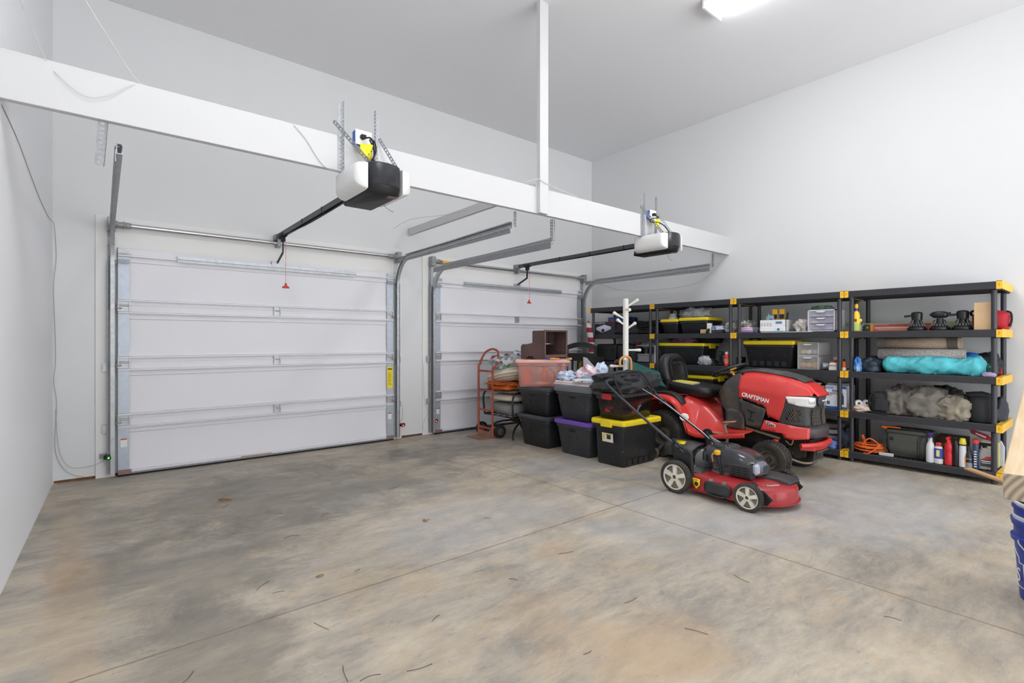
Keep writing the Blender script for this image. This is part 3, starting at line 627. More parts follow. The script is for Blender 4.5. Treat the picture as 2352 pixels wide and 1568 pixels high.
solo('plastic_bag', MB().blob((0, 0, .06), (.12, .11, .075), amp=.45, freq=2.6, seed=3, flat=.8), bagpat('bag_redtext', (240, 240, 246), (214, 120, 130), 9), 'white plastic bag with red print heaped in the grey tray', 'bag', (4.20, 3.80, zt + .02))
solo('plastic_bag', MB().blob((0, 0, .06), (.07, .07, .09), amp=.35, freq=3, seed=8, flat=.65), bagpat('bag_bluered', (190, 214, 244), (240, 236, 244), 12), 'pale blue crumpled bag upright at the back of the tray', 'bag', (4.30, 3.70, zt + .05))
solo('plastic_bag', MB().blob((0, 0, .045), (.09, .12, .06), amp=.5, freq=2.8, seed=5, flat=.75), bagpat('bag_blue', (236, 242, 250), (120, 160, 222), 8), 'white and blue crumpled bag left of the grey tray', 'bag', (4.10, 4.02, zt))
solo('plastic_bag', MB().blob((0, 0, .015), (.09, .14, .022), amp=.4, freq=2.5, seed=11, flat=.7), bagpat('bag_clear', (228, 236, 246), (244, 246, 250), 8), 'flattened clear bag lying in front of the grey tray', 'bag', (4.05, 3.72, zt))
# big black tote, yellow lid, and the dark clear bin on it
big = tote('storage_tote', 'large black tote with yellow lid on the floor in front of the riding mower', (4.27, 3.33, 0), 0, .60, .40, .468, TUBK, YEL, taper=.03, over=.02, r=.03, pads=5, latch=YEL, lidh=.04)
MB().box(-.289, -.2885, -.075, .065, .27, .36).build('paper_label', P('label_cream', (226, 222, 208), .5), big).rotation_euler = (0, 0, 0)
lb = [o for o in big.children if o.name.startswith('paper_label')][0]; lb.location = (-.006, -.01, 0); lb.rotation_euler = (0, R(-5), 0)
mk = MB().box(-.2898, -.2893, -.045, .005, .30, .335).box(-.2898, -.2893, -.05, .01, .337, .347); mk.build('label_print', P('lp_black', (40, 40, 42), .6), lb)
MB().box(-.2898, -.2893, .03, .055, .30, .35).box(-.2898, -.2893, -.05, .01, .348, .356).build('label_print', P('lp_yellow', (236, 206, 30), .6), lb)
SMOKE = P('smoke_clear', (30, 28, 28), .12, alpha=.86, spec=.6)
c2b = tote('storage_bin', 'dark see-through bin standing on the yellow lid', (4.25, 3.33, .469), 0, .54, .36, .275, SMOKE, P('lid_smoke', (58, 58, 62), .4), taper=.03, r=.03, lidh=.03)
for sg in (-1,): MB().box(-.305, -.27, -.05, .06, .20, .262).build('latch', P('latch_red', (206, 50, 56), .45), c2b, bevel=.006, label='red latch')
solo('fabric_bundle', MB().blob((0, 0, .08), (.22, .14, .09), amp=.3, freq=2.2, seed=4, flat=.85), P('red_cloth', (150, 40, 36), .8, var=.3), 'red cloth bundle inside the dark see-through bin', 'cloth', (4.22, 3.33, .485))
t = thing('grass_bag', 'crumpled black fabric grass bag with orange trim on the see-through bin', 'bag', (4.27, 3.33, .744), 8)
FAB = P('black_fabric', (40, 41, 44), .75, var=.3, scale=7, bump=.35, bscale=22)
MB().blob((0, 0, .085), (.36, .23, .105), 60, 30, amp=.32, freq=2.0, seed=21, flat=.8, e=.8, wr=.07).build('bag_body', FAB, t, smooth=60)
MB().blob((-.02, .05, .15), (.25, .15, .05), 32, 12, amp=.2, freq=2.5, seed=9, flat=.5).build('bag_top', P('black_vinyl', (58, 60, 64), .55, bump=.2, bscale=15), t, smooth=60)
OR = P('orange_trim', (232, 84, 60), .55)
MB().tube([(.2, -.12, .17), (.28, -.10, .16), (.33, -.04, .13), (.35, 0, .07), (.35, .02, .03)], .016, 8, sub=5).build('trim', OR, t)
MB().tube([(-.3, -.10, .02), (-.24, -.17, .03), (-.17, -.2, .02)], .016, 8, sub=5).build('trim', OR, t)
MB().blob((.36, -.06, .03), (.03, .05, .03), 12, 8, amp=.2).build('trim', OR, t)
# ------------------------------------------------------------------ hand truck
HT = P('truck_red', (168, 82, 66), .5, var=.15, scale=12, bump=.08)
t = thing('hand_truck', 'red tubular hand truck standing before the garage door', 'hand truck', (3.925, 5.36, 0), 0)
lo = [(0, .155, .03), (0, .155, .86), (.015, .15, .95), (.06, .11, 1.09), (.10, .04, 1.145), (.12, -.04, 1.15), (.125, -.11, 1.11), (.09, -.15, 1.0), (.02, -.155, .90), (0, -.155, .84), (0, -.155, .02)]
MB().tube(lo, .0145, 10, sub=5).build('frame', HT, t)
for z in (.865, .615, .352, .12): MB().bar((0, .155, z), (0, -.155, z), .012, .026).build('crossbar', HT, t)
MB().box(-.20, .015, -.16, .16, .0, .008).box(-.005, .005, -.16, .16, .0, .075).build('toe_plate', P('truck_plate', (150, 112, 92), .55, var=.2), t)
for sg in (-1, 1): MB().prism([(0, .02), (.10, .06), (.10, .11), (0, .14)], sg * .15 - .004, sg * .15 + .004, 'y').build('axle_bracket', HT, t)
MB().cyl((.085, -.20, .085), (.085, .20, .085), .008, n=10).build('axle', GALV2, t)
for sg in (-1, 1):
    w = MB().lathe([(.03, -.022), (.07, -.024), (.084, -.018), (.085, 0), (.084, .018), (.07, .024), (.03, .022)], (.085, sg * .20, .085), 'y', 24).build('wheel', RUBBER, t)
    MB().lathe([(.012, -.03), (.045, -.026), (.05, -.022), (.05, .022), (.045, .026), (.012, .03)], (.085, sg * .20, .085), 'y', 20).build('hub', P('hub_grey', (70, 68, 66), .5), w)
# ------------------------------------------------------------------ patio chair loaded with bedding
IR = P('wrought_iron', (34, 36, 38), .5)
t = thing('patio_chair', 'black metal patio rocker half hidden behind the hand truck, loaded with bedding', 'chair', (4.33, 5.18, 0), 0)
MB().tube([(-.33, .30, .29), (.33, .30, .29), (.33, -.30, .29), (-.33, -.30, .29)], .013, 8, closed=True).build('seat_frame', IR, t)
g = MB()
for i in range(7): g.bar((-.33 + i * .11, -.30, .29), (-.33 + i * .11, .30, .29), .012, .006)
for i in range(5): g.bar((-.33, -.24 + i * .12, .292), (.33, -.24 + i * .12, .292), .012, .006)
g.build('seat_mesh', IR, t)
for sg in (-1, 1):
    MB().tube([(-.33, sg * .30, .29), (-.345, sg * .31, .50), (-.31, sg * .31, .585), (-.2, sg * .31, .60), (.1, sg * .31, .60), (.33, sg * .30, .58)], .013, 8, sub=5).build('armrest', IR, t)
    MB().tube([(-.30, sg * .28, .012), (-.31, sg * .27, .03), (-.28, sg * .25, .10), (-.18, sg * .2, .17), (0, sg * .12, .19), (.18, sg * .2, .17), (.3, sg * .28, .05), (.32, sg * .28, .012)], .013, 8, sub=5).build('leg', IR, t)
MB().cyl((0, 0, .17), (0, 0, .285), .03, n=12).bar((0, -.14, .185), (0, .14, .185), .03, .02).build('spring_base', IR, t)
MB().tube([(.33, .30, .29), (.40, .30, .8), (.42, 0, .88), (.40, -.30, .8), (.33, -.30, .29)], .013, 8, sub=5).build('back_frame', IR, t)
CG = P('cushion_grey', (138, 138, 136), .9, bump=.2, bscale=120); CB = P('cushion_beige', (206, 194, 178), .9, bump=.2, bscale=120)
def cushion(name, label, loc, r, mat, rz=0, amp=.06, seed=1, e=.45, rot=None, cat='cushion', flat=None, freq=2.0):
    return solo(name, MB().blob((0, 0, 0), r, 40, 18, amp=amp, freq=freq, seed=seed, e=e, e2=.7, flat=flat), mat, label, cat, loc, rz, smooth=70, rot=rot)
cushion('seat_cushion', 'grey seat cushion at the bottom of the patio chair pile', (4.28, 5.15, .385), (.30, .27, .088), CG, seed=2)
cushion('seat_cushion', 'beige cushion above the grey one on the patio chair', (4.26, 5.14, .525), (.29, .27, .05), CB, seed=3)
cushion('folded_blanket', 'brownish grey folded blanket beneath the orange towel', (4.26, 5.15, .606), (.25, .24, .028), P('blanket_taupe', (142, 124, 112), .95, bump=.4, bscale=50, var=.2), seed=6, cat='blanket')
t_ = MB().blob((0, 0, 0), (.27, .27, .05), 44, 16, amp=.3, freq=2.4, seed=15, e=.6)
solo('towel', t_, P('orange_terry', (206, 104, 36), .95, var=.2, bump=.6, bscale=80), 'bright orange towel folded over the pile on the patio chair', 'towel', (4.22, 5.17, .68), smooth=70)
cushion('pillow', 'pale blue pillow peeking out below the striped cushion', (4.40, 5.02, .70), (.16, .2, .045), P('pillow_blue', (150, 180, 196), .9), seed=4, cat='pillow', rz=10)
STR = striped('ticking_stripe', [(0, (230, 222, 206)), (.36, (96, 90, 76)), (.42, (226, 216, 196)), (.62, (208, 190, 160)), (.8, (110, 102, 88)), (.86, (230, 222, 206))], 2, .085, .9)
p = MB().blob((0, 0, 0), (.33, .31, .105), 44, 20, amp=.08, freq=1.8, seed=7, e=.5, e2=.75)
solo('striped_cushion', p, STR, 'cream cushion with dark piping and stripes, curled on the pile', 'cushion', (4.30, 5.19, .80), rot=(R(-12), R(4), 0), smooth=70)
def quilt():
    m = P('quilt', (214, 216, 220), .9, bump=.3, bscale=30); nt = m.node_tree; N, L = nt.nodes, nt.links; b = N['Principled BSDF']
    tc = [n for n in N if n.type == 'TEX_COORD'][0]; v = N.new('ShaderNodeTexVoronoi'); v.inputs['Scale'].default_value = 13; L.new(tc.outputs['Object'], v.inputs['Vector'])
    sp = N.new('ShaderNodeSeparateColor'); L.new(v.outputs['Color'], sp.inputs[0]); r = N.new('ShaderNodeValToRGB'); r.color_ramp.interpolation = 'CONSTANT'; el = r.color_ramp.elements
    for i, (p_, c) in enumerate(((0, (216, 218, 222)), (.34, (176, 180, 188)), (.52, (228, 228, 230)), (.78, (120, 160, 132)), (.84, (160, 84, 80)), (.89, (78, 92, 150)), (.93, (206, 208, 212)))):
        e = el[i] if i < 2 else el.new(p_); e.position = p_; e.color = lin(c)
    L.new(sp.outputs[0], r.inputs[0]); L.new(r.outputs[0], b.inputs['Base Color']); return m
solo('patterned_blanket', MB().blob((0, 0, 0), (.29, .30, .13), 60, 30, amp=.38, freq=2.6, seed=31, flat=.55, e=.8, wr=.06), quilt(), 'crumpled white blanket with coloured pattern on top of the pile', 'blanket', (4.35, 5.19, .955), smooth=70)
# ------------------------------------------------------------------ tall dark wooden chair
DW = P('dark_wood', (36, 35, 36), .45, var=.15)
t = thing('dining_chair', 'tall black wooden chair standing behind the pink bin', 'chair', (5.18, 4.85, 0), -60)
for sg in (-1, 1):
    MB().tube([(sg * .18, .0, 0), (sg * .185, .02, .62), (sg * .20, .06, .95), (sg * .205, .12, 1.18)], .021, sub=4, sec=[(-1, -.8), (1, -.8), (1, .8), (-1, .8)]).build('leg', DW, t)
    MB().bar((sg * .18, -.38, 0), (sg * .18, -.38, .60), .036, .036).build('leg', DW, t)
MB().loft([[(x, .125 - .02 * (1 - (x / .21) ** 2) + a, 1.165 + b + .045 * (1 - (x / .21) ** 2)) for a, b in ((-.012, -.035), (.012, -.035), (.012, .035), (-.012, .035))] for x in [-.215 + .043 * i for i in range(11)]]).build('top_rail', DW, t)
MB().box(-.19, .19, .07, .095, .98, 1.09).build('back_panel', DW, t, bevel=.004)
MB().box(-.19, .19, .05, .075, .76, .81).build('lower_rail', DW, t, bevel=.003)
for i in range(4): MB().bar((-.12 + .08 * i, .055, .80), (-.12 + .08 * i, .08, .99), .03, .014, (0, 1, 0)).build('slat', DW, t)
MB().box(-.21, .21, -.41, .03, .60, .635).build('seat', DW, t, bevel=.01)
for z in (.22, .36): MB().box(-.18, .18, -.39, -.37, z, z + .03).box(-.19, -.17, -.38, .01, z + .05, z + .08).box(.17, .19, -.38, .01, z + .05, z + .08).build('stretcher', DW, t)
# ------------------------------------------------------------------ rolled flag
t = thing('rolled_flag', 'rolled red and white striped flag leaning by the shelf corner', 'flag', (6.02, 5.06, 0), 0)
FL = striped('flag_stripe', [(0, (138, 40, 58)), (.5, (206, 196, 192))], 2, .155, .85)
fl = [(-.02, .37, 1.58), (-.02, .365, 1.54), (-.02, .35, 1.45), (-.01, .32, 1.25), (-.01, .28, 1.0), (0, .2, .62)]
MB().tube(fl, [.008, .03, .045, .05, .05, .045, .03], 12, sub=4).build('flag_cloth', FL, t)
MB().cyl((.015, .22, .005), (-.02, .35, 1.5), .011, n=8).build('pole', P('pole_wood', (190, 170, 140), .5), t)
# ------------------------------------------------------------------ coat rack and cane umbrella
CW = P('rack_white', (238, 236, 228), .5)
t = thing('coat_rack', 'white coat rack with stubby pegs standing behind the bins', 'coat rack', (4.93, 3.855, 0), 0)
MB().cyl((0, 0, .03), (0, 0, 1.765), .034, n=20).lathe([(.034, 1.76), (.03, 1.772), (.015, 1.778), (.001, 1.779)], n=20, cap0=False).build('pole', CW, t)
for a in range(4):
    ca, sa = math.cos(R(45 + 90 * a)), math.sin(R(45 + 90 * a)); MB().tube([(0, 0, .12), (.1 * ca, .1 * sa, .10), (.2 * ca, .2 * sa, .02)], .018, 8, sub=4).build('foot', CW, t)
cr, sr = math.cos(-YAW), math.sin(-YAW)
def peg(dx, dy, dz, z, ln=.15):
    """peg along view-right dx / away dy / up dz"""
    d = Vector((dx * cr - dy * sr, dx * sr + dy * cr, dz)).normalized(); m = MB(); q = d.to_track_quat('Z', 'Y').to_matrix().to_4x4(); m.M = Matrix.Translation(Vector((0, 0, z)) + d * .025) @ q
    m.lathe([(.011, 0), (.0125, ln * .5), (.018, ln * .8), (.0215, ln * .92), (.019, ln), (.008, ln + .008), (.001, ln + .009)], n=14); m.build('peg', CW, t)
for a in ((.9, -.2, .62, 1.665, .15), (.1, -1, -.1, 1.645, .12), (-.9, -.1, .5, 1.52, .15), (-.75, -.3, .52, 1.44, .12), (.7, -.3, .55, 1.395, .12), (1, .1, 0, 1.15, .16), (-.3, -1, .05, 1.035, .10), (-1, .1, 0, .955, .16), (-.45, -.9, 0, .835, .10)): peg(*a)
t = thing('cane_umbrella', 'umbrella with curved amber handle hooked on the coat rack', 'umbrella', (4.93, 3.855, 1.0), 0)
def vr(dx, dy, z): return (dx * cr - dy * sr, dx * sr + dy * cr, z)
MB().tube([vr(-.085, -.09, -.05), vr(-.09, -.09, .0), vr(-.075, -.09, .05), vr(-.02, -.09, .075), vr(.03, -.085, .055), vr(.046, -.08, .0), vr(.05, -.075, -.1), vr(.05, -.07, -.2)], .0145, 12, sub=6).build('handle', P('amber_handle', (226, 160, 86), .35), t)
MB().cyl(vr(.05, -.07, -.2), vr(.05, -.07, -.23), .02, n=12).build('collar', P('brass', (176, 150, 96), .4, .5), t)
MB().tube([vr(.05, -.07, -.23), vr(.05, -.07, -.3), vr(.05, -.07, -.6), vr(.05, -.07, -.85)], [.02, .028, .032, .022, .012], 10).build('folded_canopy', P('umbrella_black', (30, 30, 32), .8), t)
# ------------------------------------------------------------------ green canvas box and black and white carton
GRN = P('green_canvas_lit', (52, 112, 106), .8, var=.12, bump=.15, bscale=200); GRD = P('green_canvas_shaded', (20, 58, 54), .85, var=.15, bump=.15, bscale=200)  # one canvas: lit lid and shaded sides put into two colours
t = thing('canvas_box', 'dark green canvas box with sloping lid behind the coat rack', 'box', (5.483, 4.057, 0), -40)
def slope(prof, x0, x1, dz): return [[(x, a, b + (k * dz if b > .5 else 0)) for a, b in prof] for x, k in ((x0, 0), (x1, 1))]
MB().loft(slope([(-.42, .02), (.34, .02), (.34, .98), (-.02, 1.02), (-.42, .88)], -.22, .22, -.19)).build('body', GRD, t)
MB().loft(slope([(.35, 1.0), (-.02, 1.05), (-.44, .905), (-.46, .87), (-.44, .865), (-.02, 1.025), (.35, .98)], -.24, .24, -.19)).build('lid', GRN, t)
MB().loft(slope([(-.47, .87), (-.445, .87), (-.435, .62), (-.47, .60)], -.24, .24, -.19)).build('front_flap', GRD, t)
MB().tube([(-.24, .3, .99), (-.28, .1, 1.0), (-.24, -.1, .93)], .012, 6, sub=4).build('strap', GRN, t)
MB().blob((-.26, .24, .97), (.03, .07, .025), 14, 8, amp=.2).build('red_buckle', P('buckle_red', (178, 40, 46), .5), t, label='red buckle')
text('& C', .085, WHITE, t, TM((-.244, .06, .80), (90, 0, -90)), 'lettering')
t = thing('carton', 'open carton, white side and black lettered front, behind the tray', 'box', (4.86, 4.12, 0), 0)
MB().prism([(-.17, 0), (.19, 0), (.19, 1.06), (.13, 1.05), (-.17, .80)], -.2, -.192, 'x').build('white_panel', P('carton_white', (226, 226, 228), .7), t)
BC = P('carton_black', (30, 30, 31), .6)
MB().prism([(-.2, 0), (.2, 0), (.2, .76), (-.2, .90)], -.178, -.17, 'y').build('black_panel', BC, t)
MB().box(.192, .2, -.17, .19, 0, .80).box(-.2, .2, .182, .19, 0, 1.06).build('back_panel', BC, t)
text('Ou', .13, WHITE, t, TM((-.06, -.1795, .80), (90, 0, 0)), 'lettering')
# ------------------------------------------------------------------ riding mower
def lerp(tab, x):
    if x <= tab[0][0]: return tab[0][1]
    for (a, p), (b, q) in zip(tab, tab[1:]):
        if x <= b: return p + (q - p) * (x - a) / (b - a)
    return tab[-1][1]
def sheet(name, poly, fn, mat, parent, step=.03, th=.006, smooth=45, label=None):
    """flat outline (u, v) cut into a grid and bent by fn(u, v) -> (x, y, z)"""
    bm = bmesh.new(); bm.faces.new([bm.verts.new((u, v, 0)) for u, v in poly])
    for ax in (0, 1):
        lo = min(p[ax] for p in poly); hi = max(p[ax] for p in poly); k = int((hi - lo) / step)
        for i in range(1, k + 1):
            co = [0, 0, 0]; co[ax] = lo + (hi - lo) * i / (k + 1); no = [0, 0, 0]; no[ax] = 1
            bmesh.ops.bisect_plane(bm, geom=bm.verts[:] + bm.edges[:] + bm.faces[:], plane_co=co, plane_no=no)
    for v in bm.verts: v.co = Vector(fn(v.co.x, v.co.y))
    me = bpy.data.meshes.new(name); bm.to_mesh(me); bm.free(); me.materials.append(mat)
    me.polygons.foreach_set('use_smooth', [True] * len(me.polygons)); me.set_sharp_from_angle(angle=R(smooth))
    o = bpy.data.objects.new(name, me); COL.objects.link(o); o.parent = parent
    if th: md = o.modifiers.new('solid', 'SOLIDIFY'); md.thickness = th; md.offset = 0
    if label: o['label'] = label
    return o
def dirty(name, col, rough, dirt=(120, 108, 92), amt=.5, coat=0):
    """painted or moulded surface with dust in blotches"""
    if name in _M: return _M[name]
    m = P(name, col, rough, var=.04, scale=3, coat=coat); nt = m.node_tree; N, L = nt.nodes, nt.links; b = N['Principled BSDF']
    src = b.inputs['Base Color'].links[0].from_socket; tc = [n for n in N if n.type == 'TEX_COORD'][0]
    v = N.new('ShaderNodeTexNoise'); v.inputs['Scale'].default_value = 5; v.inputs['Detail'].default_value = 8; v.inputs['Roughness'].default_value = .65; L.new(tc.outputs['Object'], v.inputs['Vector'])
    r = N.new('ShaderNodeValToRGB'); r.color_ramp.elements[0].position = .48; r.color_ramp.elements[0].color = (0, 0, 0, 1); r.color_ramp.elements[1].position = .75; r.color_ramp.elements[1].color = (amt, amt, amt, 1); L.new(v.outputs['Fac'], r.inputs[0])
    x = N.new('ShaderNodeMix'); x.data_type = 'RGBA'; L.new(r.outputs[0], x.inputs[0]); L.new(src, x.inputs[6]); x.inputs[7].default_value = lin(dirt); L.new(x.outputs[2], b.inputs['Base Color'])
    return m
RED = dirty('tractor_red', (216, 58, 54), .36, (190, 120, 96), .22, coat=.3)
DGR = dirty('tractor_grey', (62, 60, 58), .6, (120, 104, 86), .55)
DGR2 = dirty('tractor_nose', (56, 55, 57), .5, (110, 100, 88), .3)
TIRE = dirty('tractor_tyre', (46, 45, 44), .85, (104, 96, 84), .6)
RIM = dirty('tractor_rim', (104, 96, 84), .7, (140, 126, 104), .6)
VIN = P('seat_vinyl', (30, 30, 31), .42, bump=.12, bscale=140)
def tyre(t, c, r, w, rim, lugs, rows=5, lug=.012, name='wheel'):
    m = MB(); k = w / 2
    m.lathe([(rim, -k * .72), (rim + .012, -k * .86), (r * .82, -k), (r * .93, -k * .94), (r - lug, -k * .70), (r - lug, k * .70), (r * .93, k * .94), (r * .82, k), (rim + .012, k * .86), (rim, k * .72)], c, 'y', 48, False, False)
    for i in range(lugs):
        for j in range(rows):
            a = 2 * math.pi * (i + .5 * (j % 2)) / lugs; y = (j - (rows - 1) / 2) / ((rows - 1) / 2) * k * .78
            rr_ = r - lug * .55 - (lug * .9 if j in (0, rows - 1) else 0); ln = 2 * math.pi * r / lugs * .62
            K = m.M; m.M = Matrix.Translation(c) @ Matrix.Rotation(a, 4, 'Y') @ Matrix.Translation((rr_, y, 0)) @ Matrix.Rotation(R(20) * (1 if j % 2 else -1), 4, 'X')
            m.box(-lug, lug * .55, -k * .78 / rows * .98, k * .78 / rows * .98, -ln / 2, ln / 2); m.M = K
    o = m.build(name, TIRE, t, smooth=35)
    MB().lathe([(.02, -k * .30), (rim * .45, -k * .32), (rim * .8, -k * .1), (rim * .86, -k * .62), (rim * 1.01, -k * .80), (rim * 1.01, k * .80), (rim * .86, k * .62), (rim * .8, k * .1), (.02, k * .2)], c, 'y', 36).build('rim', RIM, o, smooth=30)
    MB().lathe([(.001, -k * .62), (.02, -k * .6), (.026, -k * .3), (.03, -k * .2)], c, 'y', 16).build('hub_cap', P('hub_dark', (62, 58, 52), .6), o)
    return o
tr = thing('riding_mower', 'red and black riding lawn mower parked before the shelves', 'riding mower', (5.13, 3.22, 0), -90)
for sg in (-1, 1): tyre(tr, (0, sg * .315, .255), .255, .225, .115, 40, 6, .012)
for sg in (-1, 1): tyre(tr, (1.135, sg * .355, .172), .172, .155, .085, 34, 5, .010)
# fenders over the rear wheels
FC = [(-.345, .40), (-.33, .52), (-.25, .625), (-.11, .670), (.05, .672), (.155, .63), (.235, .54), (.285, .43), (.315, .345)]
FCs = [(p.x, p.z) for p in spline([Vector((a, 0, b)) for a, b in FC], 4)]
for sg in (-1, 1):
    rows = [[(x, sg * yy, z + dz) for x, z in FCs] for yy, dz in ((.17, .0), (.25, .004), (.36, .0), (.405, -.012), (.42, -.035), (.418, -.055))]
    MB().strip(rows).build('fender', RED, tr, smooth=60, solid=.006)
    # black foot-grip pad on the fender top
    MB().strip([[(x, sg * yy, z + dz + .012) for x, z in FCs[7:24]] for yy, dz in ((.235, .0), (.245, .014), (.335, .012), (.345, -.004))]).build('fender_pad', dirty('pad_black', (44, 44, 46), .55, (96, 92, 88), .3), tr, smooth=50, solid=.012)
ZE = [(.18, .60), (.235, .54), (.285, .43), (.335, .335), (.42, .315), (.6, .325), (.93, .385)]
ZCn = [(.18, .672), (.3, .63), (.42, .55), (.54, .46), (.66, .41), (.93, .40)]
def body(x, y):
    a = abs(y); w = max(0, min(1, (.34 - a) / .2)); w = w * w * (3 - 2 * w)
    return lerp(ZE, x) * (1 - w) + lerp(ZCn, x) * w
xs = [.18 + .0125 * i for i in range(61)]; ys = [-.42 + .028 * j for j in range(31)]
MB().strip([[(x, y, body(x, y)) for x in xs] for y in ys]).build('foot_deck', RED, tr, smooth=60, solid=.006)
for sg in (-1, 1):
    MB().strip([[(x, sg * yy, body(x, .42) + dz) for x in xs[12:]] for yy, dz in ((.42, .003), (.428, -.006), (.428, -.04))]).build('deck_lip', RED, tr, smooth=50, solid=.006)
    MB().box(.50, .80, sg * .33 - .06, sg * .33 + .06, .338, .344).build('foot_mat', P('mat_dust', (170, 140, 112), .9, col2=(206, 86, 74), scale=14), tr)
MB().strip([[(x, y, z) for x, z in ((-.345, .40), (-.345, .58), (-.25, .66), (.18, .675))] for y in (-.18, 0, .18)]).build('seat_deck', RED, tr, smooth=30, solid=.006)
MB().box(-.34, -.32, -.40, .40, .36, .56).build('rear_panel', RED, tr, bevel=.01)
# badge on the near fender front
sheet('badge', [(.245 + .035 * a, .455 + .04 * b) for a, b in circ(1, 12)], lambda u, v: (u + .055, -.418 + (u - .26) * .9, v + .015), P('badge_white', (236, 226, 224), .5), tr, .02, .001)
text('USA', .04, RED, tr, Matrix.Translation((.302, -.415, .49)) @ Euler((R(90), 0, R(42))).to_matrix().to_4x4(), 'lettering')
# seat
def seat_ring(cx, w, l, z, r, n=5, tilt=-.10): return [(cx + x, y, z + x * tilt) for x, y in rr(l, w, r, n)]
MB().loft([seat_ring(.17, .30, .42, .665, .08), seat_ring(.17, .40, .53, .69, .12), seat_ring(.17, .44, .575, .73, .13), seat_ring(.17, .44, .575, .765, .13), seat_ring(.165, .41, .54, .79, .12), seat_ring(.15, .30, .42, .79, .1), seat_ring(.14, .24, .34, .782, .08)]).build('seat', VIN, tr, smooth=70)
def back_ring(off, w, h, r, z0=.915): return [(-.115 + off - (z) * .20, y, z0 + z) for y, z in rr(w, h, r, 6)]
MB().loft([back_ring(-.055, .30, .26, .09), back_ring(-.04, .40, .36, .13), back_ring(-.01, .435, .40, .15), back_ring(.035, .435, .40, .15), back_ring(.062, .39, .35, .13), back_ring(.064, .30, .26, .1), back_ring(.052, .28, .24, .09)]).build('seat_back', VIN, tr, smooth=70)
MB().tube([(-.035 - z * .2, y, .93 + z) for y, z in rr(.30, .27, .09, 5)], .006, 6, closed=True).build('seat_piping', VIN, tr)
text('CRAFTSMAN', .036, P('emboss', (62, 62, 64), .4), tr, Matrix.Translation((-.062, 0, 1.01)) @ Euler((R(78), 0, R(90))).to_matrix().to_4x4(), 'lettering', .003)
for a, b in (((-.03, -.05, .96), (-.02, .0, .93)), ((-.02, 0, .93), (-.03, .05, .96)), ((.0, -.02, .85), (-.008, .09, .92))): MB().tube([a, b], .004, 6).build('seat_crease', VIN, tr)
MB().box(.0, .26, -.13, .13, .655, .685).build('seat_pan', BLK2, tr)
b = MB(); b.bar((.24, -.10, .66), (.30, -.10, .585), .012, .04).bar((.24, .04, .66), (.30, .04, .585), .012, .04).box(.27, .285, -.11, .05, .648, .664).box(.285, .305, -.11, .05, .575, .59); b.build('seat_bracket', P('bracket_rust', (78, 56, 48), .6, var=.3), tr)
MB().bar((-.06, -.215, .72), (-.02, -.225, .83), .012, .03).bar((-.04, -.225, .80), (.03, -.225, .79), .012, .02).build('seat_lever', P('lever', (58, 46, 40), .6), tr)
# steering column, wheel
cx, cz = .565, .955; ax = Vector((-.42, 0, 1)).normalized(); q = ax.to_track_quat('Z', 'Y').to_matrix().to_4x4(); K = Matrix.Translation((cx, 0, cz)) @ q
sw = MB(); sw.M = K; sw.tube([(.175 * math.cos(a * R(10)), .175 * math.sin(a * R(10)), 0) for a in range(36)], .0145, 10, closed=True)
sw.build('steering_wheel', BLACK, tr)
sp_ = MB(); sp_.M = K
for a in (90, 210, 330): sp_.bar((.16 * math.cos(R(a)), .16 * math.sin(R(a)), -.004), (.02 * math.cos(R(a)), .02 * math.sin(R(a)), -.03), .045, .010)
sp_.cyl((0, 0, -.05), (0, 0, -.012), .045, .035); sp_.build('wheel_spoke', BLACK, tr)
st = MB(); st.M = K; st.cyl((0, 0, -.22), (0, 0, -.04), .035, .028, 14); st.build('steering_column', BLK2, tr)
# dash and cowl
def ysd(x, z):
    w = .252 if x < 1.15 else .252 - .07 * ((x - 1.15) / .27) ** 2
    if z > .74: w *= math.sqrt(max(.05, 1 - ((z - .74) / .27) ** 2 * .8))
    return w
DASH = [(.565, .735), (.60, .79), (.645, .85), (.71, .91), (.755, .935), (.795, .93), (.79, .70), (.80, .60), (.845, .52), (.845, .385), (.67, .40), (.645, .565), (.60, .61)]
for sg in (-1, 1):
    sheet('cowl_side', DASH, lambda u, v: (u, sg * (min(ysd(u, v), .21 + .1 * max(0, (u - .56) / .24)) - .004), v), DGR, tr, .04, .006)
    sheet('leg_guard', [(.66, .40), (.845, .385), (.845, .47), (.80, .56), (.72, .585), (.66, .58)], lambda u, v: (u, sg * (.258 + .01 * math.sin(u * 14)), v), DGR, tr, .03, .012)
top = [(.56, .70), (.565, .735), (.60, .79), (.645, .85), (.71, .91), (.755, .935), (.80, .945)]
MB().strip([[(x, y * (min(ysd(x, z), .21 + .1 * max(0, (x - .56) / .24)) - .004) , z + .012 * (1 - y * y)) for x, z in top] for y in (-1, -.85, -.5, 0, .5, .85, 1)]).build('dash', DGR, tr, smooth=60, solid=.006)
MB().strip([[(.56 + .06 * k, y, .72 - .34 * k) for k in (0, .5, 1)] for y in (-.2, 0, .2)]).build('cowl_rear', BLK2, tr, solid=.006)
MB().cyl((.68, -.12, .905), (.66, -.125, .935), .012, n=10).box(.645, .672, -.14, -.11, .935, .95).build('throttle_lever', P('lever_orange', (226, 160, 60), .5), tr)
